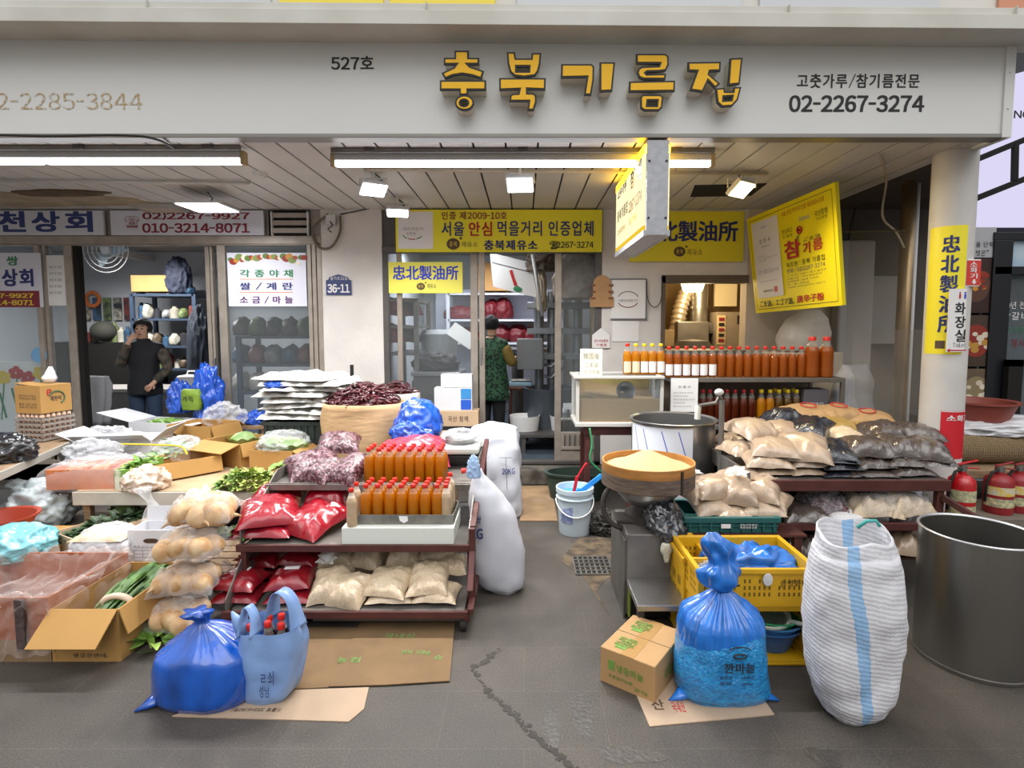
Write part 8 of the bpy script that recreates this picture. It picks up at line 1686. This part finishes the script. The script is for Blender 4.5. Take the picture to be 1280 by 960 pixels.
for j, z in enumerate(zz):
    for k in range(7):
        px = 171+k*10.4+rnd.uniform(-2, 2); x = at(px, 400, 7.55).x; hgt = rnd.uniform(.1, .22) if j else .12; w_ = rnd.uniform(.08, .13); m_ = mat('goods '+CO[(j*3+k*2) % 9], CO[(j*3+k*2) % 9], .5, var=.3, scale=12)
        lv = ('top board', 'second board', 'third board', 'lowest board')[j]; od = ('first', 'second', 'third', 'fourth', 'fifth', 'sixth', 'seventh')[k]
        if j == 0 and k in (1, 2, 3):
            if k == 2:
                o = thing('cardboard_box', 'brown cardboard box lying on top of the blue-grey rack', 'box', (x, 7.7, z+.035)); MB().box(-.26, .26, -.16, .16, 0, .22).build('body', M_cardb, o, bevel=.004); MB().box(-.26, .26, -.02, .02, .22, .2215).build('tape', mat('tape', '#bfa97e', .3), o)
            continue
        if (j+k) % 2: q = MB().lathe([(0, 0), (w_*.5, 0), (w_*.5, hgt*.75), (w_*.25, hgt*.85), (w_*.25, hgt), (0, hgt)], n=14).build('jar', m_, smooth='auto'); cat, nm = 'jar', 'jar'
        else: q = crumple(w_*1.3, .2, hgt, k+j*9, .22, 3).build('goods_bag', m_, smooth=True); cat, nm = 'bag', 'small bag'
        solo(q, '%s of goods, %s along the %s of the blue-grey rack' % (nm, od, lv), cat, (x, 7.66, z), None, 'goods on the blue-grey rack')
solo(crumple(.36, .24, .5, 61, .2, ns=2.0).build('backpack', mat('dark blue backpack', '#22283a', .7), smooth=True), 'dark backpack on top of the blue-grey rack beside the brown box', 'bag', (at(222, 360, 7.6).x, 7.62, zz[0]))
o = thing('wall_fan', 'white caged wall fan high on the wall of the produce shop', 'fan', at(132, 312, 7.4)); 
for k in range(5): MB().tube([((.06+.06*k)*math.cos(6.283*j/32), 0, (.06+.06*k)*math.sin(6.283*j/32)) for j in range(33)], .005, 5).build('guard_ring', M_lampb, o)
for k in range(3): leafm = MB(); leaf(leafm, (0, .04, 0), (math.cos(2.09*k), 0, math.sin(2.09*k)), (0, -1, .3), .26, .16, .1, .1); leafm.build('blade', mat('fan blade', '#9fb0b8', .4), o)
MB().cyl((0, -.02, 0), (0, .14, 0), .06).box(-.05, .05, .1, .9, -.06, .02).build('motor', M_lampb, o)
# dark lower area behind the person: cupboard, hat, shelf
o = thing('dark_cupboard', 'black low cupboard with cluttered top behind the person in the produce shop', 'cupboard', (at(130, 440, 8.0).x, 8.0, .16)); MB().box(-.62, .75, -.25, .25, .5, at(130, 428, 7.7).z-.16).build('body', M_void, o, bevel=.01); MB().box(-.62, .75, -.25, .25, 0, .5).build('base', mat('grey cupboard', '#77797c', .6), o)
zc_ = at(130, 428, 7.7).z
for k in range(11):
    x = at(104+k*8, 420, 7.85).x; c_ = CO[(k*4+2) % 9]; hgt = .12+.2*rnd.random()
    q = MB().lathe([(0, 0), (.05, 0), (.05, hgt*.7), (.02, hgt*.85), (.02, hgt), (0, hgt)], n=12).build('bottle', mat('goods '+c_, c_, .4, var=.3, scale=12), smooth='auto'); solo(q, 'small bottle or jar, number %s from the doorpost on the black cupboard' % ('one','two','three','four','five','six','seven','eight','nine','ten','eleven')[k], 'bottle', (x, 7.85, zc_), None, 'bottles on the black cupboard')
o = thing('wall_posters', 'row of dark colourful pictures on the wall above the black cupboard', 'picture', at(120, 425, 8.28)); l_ = Vector(o.location)
for k in range(5):
    q = MB().pbox(102+k*13, 372, 113+k*13, 400, 8.26, 8.28, l_).build('picture', mat('picture '+CO[k+2], CO[k+2], .6, col2='#2a2a30', scale=9, thr=(.4, .6)), o)
pq_ = MB(); c = at(116, 374, 8.25)
for k in range(14): pq_.prism([(c.x+.1*math.cos(6.283*k/14)+.03*math.cos(6.283*j/6), c.z+.1*math.sin(6.283*k/14)+.03*math.sin(6.283*j/6)) for j in range(6)], 8.24-.0003*k, 8.25)
tag(pq_.build('paper_sunflower', mat('orange flower', '#b8622a', .6)), 'orange paper sunflower pinned above the black cupboard', 'decoration')
tag(MB().ico(at(130, 414, 7.8), .17, 3, (1, .9, .85)).build('hat', mat('olive hat', '#3a3a32', .8), smooth=True), 'olive hat resting on the clutter beside the person', 'hat')
solo(crumple(.3, .22, .9, 63, .2, ns=2).build('hanging_coat', mat('dark blue cloth', '#1c2430', .8), smooth=True), 'dark coat hanging from the end of the blue-grey rack', 'coat', (at(250, 455, 7.2).x, 7.2, at(250, 470, 7.2).z))
o = thing('counter_table', 'grey low counter inside the produce shop doorway', 'counter', (at(150, 480, 6.7).x, 6.8, .16)); zz_ = at(150, 487, 6.5).z-.16; MB().box(-.6, .9, -.25, .3, zz_-.04, zz_).build('top', M_grey, o, bevel=.004); MB().box(-.55, .85, -.2, .25, 0, zz_-.04).build('front', M_dark, o)
solo(sack([(0,.1,.08,0,0),(.2,.12,.06,0,0),(.4,.14,.05,0,0),(.5,.12,.04,0,0)], 40, 61, 2, .02, 7, lambda t, a: .15*math.sin(5*a)).build('hanging_towel', mat('grey towel', '#8d8d90', .9, bump=.4), smooth=True), 'grey towel hanging at the doorpost of the produce shop', 'towel', (at(122, 505, 5.65).x, 5.65, at(122, 530, 5.65).z))
o = thing('white_container', 'white lidded container on the counter behind the person', 'container', (at(232, 468, 6.6).x, 6.75, zz_+.16)); MB().box(-.13, .13, -.1, .1, 0, .12).build('body', M_wbox, o, bevel=.02); MB().box(-.14, .14, -.11, .11, .12, .15).build('lid', M_paper, o, bevel=.015); MB().tube([(-.08, 0, .15), (-.06, 0, .2), (.06, 0, .2), (.08, 0, .15)], .01, 8).build('handle', M_paper, o)
# produce seen through the right glass panel
shelfunit('glass_rack', 'dim stacked shelf seen through the glass panel of the produce shop', 296, 400, 6.2, [at(330, y, 6.2).z for y in (420, 455, 490)], .5, M_navym)
for j, y in enumerate((420, 455, 490)):
    for k in range(5):
        c_ = CO[(j*2+k*3+1) % 9]; q = crumple(.2, .3, .22, 70+j*7+k, .2, 3).build('goods_bag', mat('goods '+c_, c_, .5, var=.3, scale=12), smooth=True); solo(q, 'bag of goods behind the glass, %s on the %s board' % (('first','second','third','fourth','fifth')[k], ('top','middle','bottom')[j]), 'bag', (at(304+k*20, y, 6.4).x, 6.4, at(330, y, 6.2).z+.0), None, 'goods behind the glass panel')
# oil shop interior
zs_ = [at(640, y, 8.0).z for y in (428, 399, 366)]
o, sx0, sx1 = shelfunit('back_shelf', 'white shelf unit along the back wall of the oil shop', 560, 690, 8.0, zs_, .5, mat('white shelf', '#c9cbd2', .5), zt=at(640, 366, 8).z)
MB().box(-1.0, .95, .22, .24, .3, 1.9).build('back_panel', mat('lilac white panel', '#cdcfe0', .5), o)
M_rmesh = mat('red mesh bag', '#6f101e', .5, var=.35, scale=20, bump=.6, bscale=30)
for i, (px, y, w_, h_) in enumerate(((614, 399, .26, .3), (629, 399, .3, .32), (575, 399, .5, .2), (626, 428, .34, .26), (648, 428, .36, .26), (664, 428, .3, .22), (583, 428, .4, .22))):
    solo(crumple(w_, .3, h_, 300+i, .14, 4, ns=2.4).build('mesh_bag', M_rmesh, smooth=True), 'red mesh bag, %s on the %s board of the white back shelf' % (('first', 'second', 'long', 'first', 'second', 'third', 'left')[i], 'upper' if y == 399 else 'lower'), 'bag', (at(px, y, 8.15).x, 8.2, zs_[1] if y == 399 else zs_[0]), None, 'red mesh bags on the white shelf')
for i, (px, pyb) in enumerate(((492, 405), (492, 437), (510, 403), (508, 437), (495, 372))):
    Yx = 6.0 + .4*(i in (2, 3)); solo(pillow(.3, .45, .28, 320+i, n=16).build('chilli_bag', M_rmesh, smooth=True), 'red mesh bag of chillies, %s in the stack behind the window leaf' % ('upper front', 'lower front', 'upper rear', 'lower rear', 'topmost')[i], 'bag', (at(px, pyb, Yx).x, Yx, at(px, pyb, Yx).z), None, 'red mesh bags behind the window leaf')
shelfunit('side_rack', 'dark side rack carrying red mesh bags behind the window leaf', 484, 520, 5.85, [at(500, 440, 6).z, at(500, 407, 6).z, at(500, 374, 6).z], .8, M_dsteel)
o = thing('white_machine', 'white tapered hopper machine inside the oil shop', 'machine', (at(548, 470, 6.6).x, 6.7, .16)); MB().lathe([(.1, .0), (.14, .7), (.2, .95), (.24, 1.25), (.2, 1.3), (0, 1.3)], n=24).build('hopper', mat('machine white', '#b9bcc0', .4), o, smooth='auto'); MB().box(-.3, .3, -.2, .2, 0, .7).build('base', M_dark, o, bevel=.01)
o = thing('work_table', 'work table with dark contents inside the window of the oil shop', 'table', (at(545, 490, 6.0).x, 6.0, .16)); zz_ = at(545, 465, 5.8).z-.16; MB().box(-.22, .3, -.25, .3, zz_-.04, zz_).build('top', M_steel, o, bevel=.004); MB().box(-.2, .28, -.22, .28, 0, zz_-.04).build('cabinet', M_dark, o)
solo(crumple(.5, .3, .2, 341, .2).build('dark_heap', mat('dark heap', '#33282e', .7, var=.3, scale=20), smooth=True), 'dark heaped goods on the work table in the window', 'goods', (at(545, 463, 6).x, 6.0, zz_+.16))
tag(MB().box(-.16, .16, -.004, .004, -.1, .1).build('paper_pad', M_paper), 'white sheet tilted on the work table in the window', 'paper'); q = bpy.data.objects['paper_pad']; q.location = at(578, 420, 6.2); q.rotation_euler = (R(-40), R(35), 0)
o = thing('chute_board', 'white tilted board with a red stripe and green leaf print hanging in the oil shop', 'board', at(640, 345, 6.4)); o.rotation_euler = (0, R(14), 0); w_ = .26; MB().prism([(-w_*1.2, .2), (w_*.7, .2), (w_*1.3, -.17), (-w_*.7, -.17)], 0, .012).build('board', M_paper, o)
MB().bar((-.03, -.004, .06), (.07, -.004, -.1), .035, .004, (0, 1, 0)).build('red_stripe', M_red, o); MB().ico((.1, -.004, -.13), .045, 2, (1.2, .1, .7)).build('leaf_print', M_green, o); MB().box(-w_, w_*.7, -.006, 0, .09, .1).build('grey_line', M_grayp, o)
cable('lean_pipe', 'slanting bare metal pole inside the shop doorway', [at(666, 318, 6.2), at(678, 395, 6.2)], .02, M_lampb, 'pole', False)
solo(crumple(.4, .3, .3, 351, .25).build('hung_sack', mat('brown grey sack', '#6b5f54', .8), smooth=True), 'brown sack hung high inside the doorway', 'sack', at(680, 340, 6.4)); solo(crumple(.12, .1, .5, 353, .2).build('hanging_cloth', mat('pale cloth', '#b3a48e', .8), smooth=True), 'pale cloth tied to the pole inside the doorway', 'cloth', at(677, 390, 6.35))
o = thing('brown_carton', 'brown carton with a white label on the high shelf inside the doorway', 'box', at(620, 364, 8.1)); MB().box(-.25, .22, -.1, .25, 0, .4).build('body', M_cardb, o); MB().box(-.05, .12, -.103, -.1, .18, .36).build('label', M_paper, o)
# press, pipes and stool
o = thing('oil_press', 'tall grey steel oil press with curved spouts inside the oil shop', 'machine', (at(690, 500, 6.6).x, 6.6, .16)); M_pr = mat('press steel', '#8f9498', .35, .7, var=.2)
for dx in (-.16, .0, .3): MB().cyl((dx, 0, 0), (dx, 0, 1.75), .06, n=18).build('column', M_pr, o, smooth='auto')
for z in (.95, 1.25, 1.55): MB().box(-.3, .45, -.14, .14, z, z+.07).build('plate', M_pr, o, bevel=.006)
MB().lathe([(.0, .2), (.28, .2), (.3, .62), (.31, .64), (.27, .64), (.26, .25), (0, .24)], (-.05, -.25, 0), 32).build('oil_tub', mat('dark glass tub', '#5a6168', .25, .4), o, smooth='auto'); MB().box(-.42, -.12, -.35, -.15, .85, 1.2).build('control_box', mat('press grey', '#75787a', .5), o, bevel=.01)
for z in (.75, .88): MB().tube([(-.1, -.25, z+.02), (-.02, -.3, z), (.06, -.28, z+.08), (.14, -.26, z+.12)], .018, 8).build('spout', M_pr, o, smooth=True)
for dx in (-.2, .1): tag(MB().lathe([(0, 0), (.15, 0), (.17, .16), (.165, .16), (.145, .01), (0, .01)], (at(690, 500, 6.0).x+dx*1.5, 6.05, .36), 28).build('white_pan', M_paper, smooth='auto'), 'round white pan on the low board inside the doorway, %s one' % ('nearer the stool' if dx < 0 else 'nearer the door'), 'pan', 'white pans')
tag(MB().box(-.35, .4, -.3, .25, .33, .36).box(-.33, -.29, -.28, .2, .16, .33).box(.34, .38, -.28, .2, .16, .33).move(Matrix.Translation((at(690, 500, 6.0).x, 6.05, 0))).build('low_board', M_dark), 'low board carrying the white pans inside the doorway', 'board')
o = thing('stool', 'brown round-legged stool carrying a blue scale', 'stool', (at(648, 480, 6.5).x, 6.5, .16)); zz_ = at(652, 483, 6.4).z-.16; MB().lathe([(0, zz_-.04), (.16, zz_-.04), (.17, zz_-.02), (.16, zz_), (0, zz_)], n=28).build('seat', mat('brown stool', '#5a3426', .5), o, smooth='auto')
for a in range(4): MB().cyl((.12*math.cos(a*1.57+.78), .12*math.sin(a*1.57+.78), zz_-.04), (.15*math.cos(a*1.57+.78), .15*math.sin(a*1.57+.78), 0), .016, n=10).build('leg', MATS['brown stool'], o)
o = thing('kitchen_scale', 'pale blue scale on the brown stool', 'scale', (at(651, 481, 6.5).x, 6.5, .16+zz_)); MB().box(-.13, .13, -.1, .1, 0, .05).build('body', mat('pale blue plastic', '#8fb4c8', .4), o, bevel=.012); MB().box(-.12, .12, -.09, .09, .06, .075).build('platform', M_steel, o, bevel=.005)
o = thing('roaster_hood', 'round grey roaster pan tilted behind the person in the patterned vest', 'roaster', (at(647, 430, 7.2).x, 7.2, .16)); zz_ = at(647, 440, 7.2).z-.16; MB().lathe([(.2, zz_-.1), (.4, zz_), (.42, zz_+.05), (.38, zz_+.04), (.2, zz_-.06)], n=36).build('pan', M_pr, o, smooth='auto'); MB().cyl((0, 0, 0), (0, 0, zz_-.06), .08).build('stand', M_dark, o)
for k in range(4):
    x = at(706+k*9, 540, 5.6).x; 
    if k == 0: bb = bottle('dark brown large bottle standing behind the door glass', M_dkoil, M_paper, (x, 5.6, .16), .05, at(710, 512, 5.6).z-.16+.02, group='brown bottles behind the door glass')
    else: dup(bb, 'dark brown large bottle standing behind the door glass', (x, 5.6, .16))
o = flatsign('bottle_crate_label', 'white band with red rings across the brown bottles behind the door glass', (704, 504, 742, 512), 5.52, M_paper, .01, 'band'); 
for px in (722, 735): MB().tube([at(px, 508, 5.515)-Vector(o.location)+Vector((.02*math.cos(6.283*k/12), 0, .02*math.sin(6.283*k/12))) for k in range(13)], .004, 5).build('red_ring', M_red, o)
solo(crumple(.5, .2, .5, 361, .2).build('bagged_goods', mat('orange grey packaging', '#8a7a6a', .5, col2='#b9aaa0', scale=6), smooth=True), 'plastic packed goods hanging behind the upper door glass', 'goods', at(722, 375, 5.75)); solo(crumple(.35, .2, .4, 363, .2).build('bagged_goods', mat('brown packaging', '#6b4a3a', .5, col2='#a8705a', scale=6), smooth=True), 'brown packed goods behind the wooden tray on the door', 'goods', at(742, 365, 5.8))
# ------------------------------------------------------------------ kitchen behind the hatch
l = at(866, 354, 6.2); o = thing('bulb_lamp', 'glowing bulb lamp hanging inside the kitchen hatch', 'lamp', (l.x, 6.2, l.z)); MB().lathe([(0, -.1), (.1, -.09), (.13, .0), (.11, .07), (.04, .1), (0, .1)], n=24).build('bulb', glow('warm bulb', '#ffd793', 14), o, smooth=True); MB().cyl((0, 0, .09), (0, 0, CEIL-l.z), .012).build('cord', M_cable, o)
pl = bpy.data.lights.new('lamp_light', 'POINT'); pl.energy = 26; pl.color = (1, .76, .42); pl.shadow_soft_size = .12; lo = bpy.data.objects.new('lamp_light', pl); COL.objects.link(lo); lo.parent = o; lo.location = (0, -.2, -.12)
mb = MB(); P0 = [at(845, 420, 6.5), at(848, 385, 6.5), at(860, 360, 6.55)]
P = []
for i in range(30):
    t = i/29; P.append(P0[0]*(1-t)**2 + P0[1]*2*t*(1-t) + P0[2]*t*t)
tag(mb.tube(P, [.085+.012*math.sin(i*2.1) for i in range(30)], 16).build('flexible_duct', mat('foil duct', '#b8ab98', .35, .6), smooth=True), 'ribbed foil duct curving up inside the kitchen hatch', 'duct')
o = thing('roasting_machine', 'grey roasting machine with a round chimney inside the kitchen hatch', 'machine', (at(862, 430, 6.5).x, 6.5, .16)); zz_ = at(860, 402, 6.4).z-.16; MB().box(-.2, .16, -.2, .2, 0, zz_).build('body', M_mach, o, bevel=.01); MB().box(.16, .45, -.1, .1, zz_-.14, zz_-.02).build('motor_arm', M_mach, o, bevel=.01); MB().cyl((.1, 0, zz_), (.1, 0, zz_+.5), .1, n=24).cyl((.1, 0, zz_+.15), (.1, 0, zz_+.18), .115, n=24).build('chimney', M_steel, o, smooth='auto')
o = flatsign('switch_cabinet', 'grey electric cabinet with a row of breakers inside the kitchen hatch', (895, 390, 932, 436), 6.3, mat('cabinet grey brown', '#8a7f70', .5), .25, 'cabinet'); MB().box(-.16, -.06, -.006, 0, .05, .38).build('breaker_panel', mat('beige panel', '#c9b48c', .6), o)
for k in range(5): MB().box(-.14, -.08, -.014, -.006, .08+.06*k, .115+.06*k).build('breaker', M_void if k % 2 else M_dred, o)
MB().box(.07, .16, -.004, 0, .28, .38).build('meter_window', M_void, o)
flatsign('enamel_sheet', 'pale enamel panel high on the kitchen wall beside the bulb', (893, 345, 922, 383), 6.6, mat('pale enamel', '#dccfae', .4), .04, 'panel'); flatsign('small_box', 'small cream box at the left of the kitchen hatch', (829, 412, 843, 433), 6.0, mat('cream box', '#d8bf8a', .6), .1, 'box')
o = thing('round_drum', 'grey round drum cover low in the kitchen hatch', 'drum', at(866, 440, 5.9)); MB().lathe([(0, 0), (.2, 0), (.21, .05), (.16, .12), (0, .14)], n=32).build('cover', M_dark, o, smooth='auto')
for k in range(3): cable('kitchen_pipe', 'vertical pipe on the kitchen wall, %s from the enamel panel' % ('first', 'second', 'third')[k], [at(888+k*14 if k == 0 else 930+k*6, 300, 6.95), at(886+k*14 if k == 0 else 928+k*6, 480, 6.95)], .025, mat('stained pipe', '#9c8566', .6), 'pipe', False)
tag(MB().pbox(828, 438, 934, 446, W-.1, W+.4).build('hatch_counter', M_shg, bevel=.004), 'grey counter of the kitchen hatch behind the top row of bottles', 'counter')
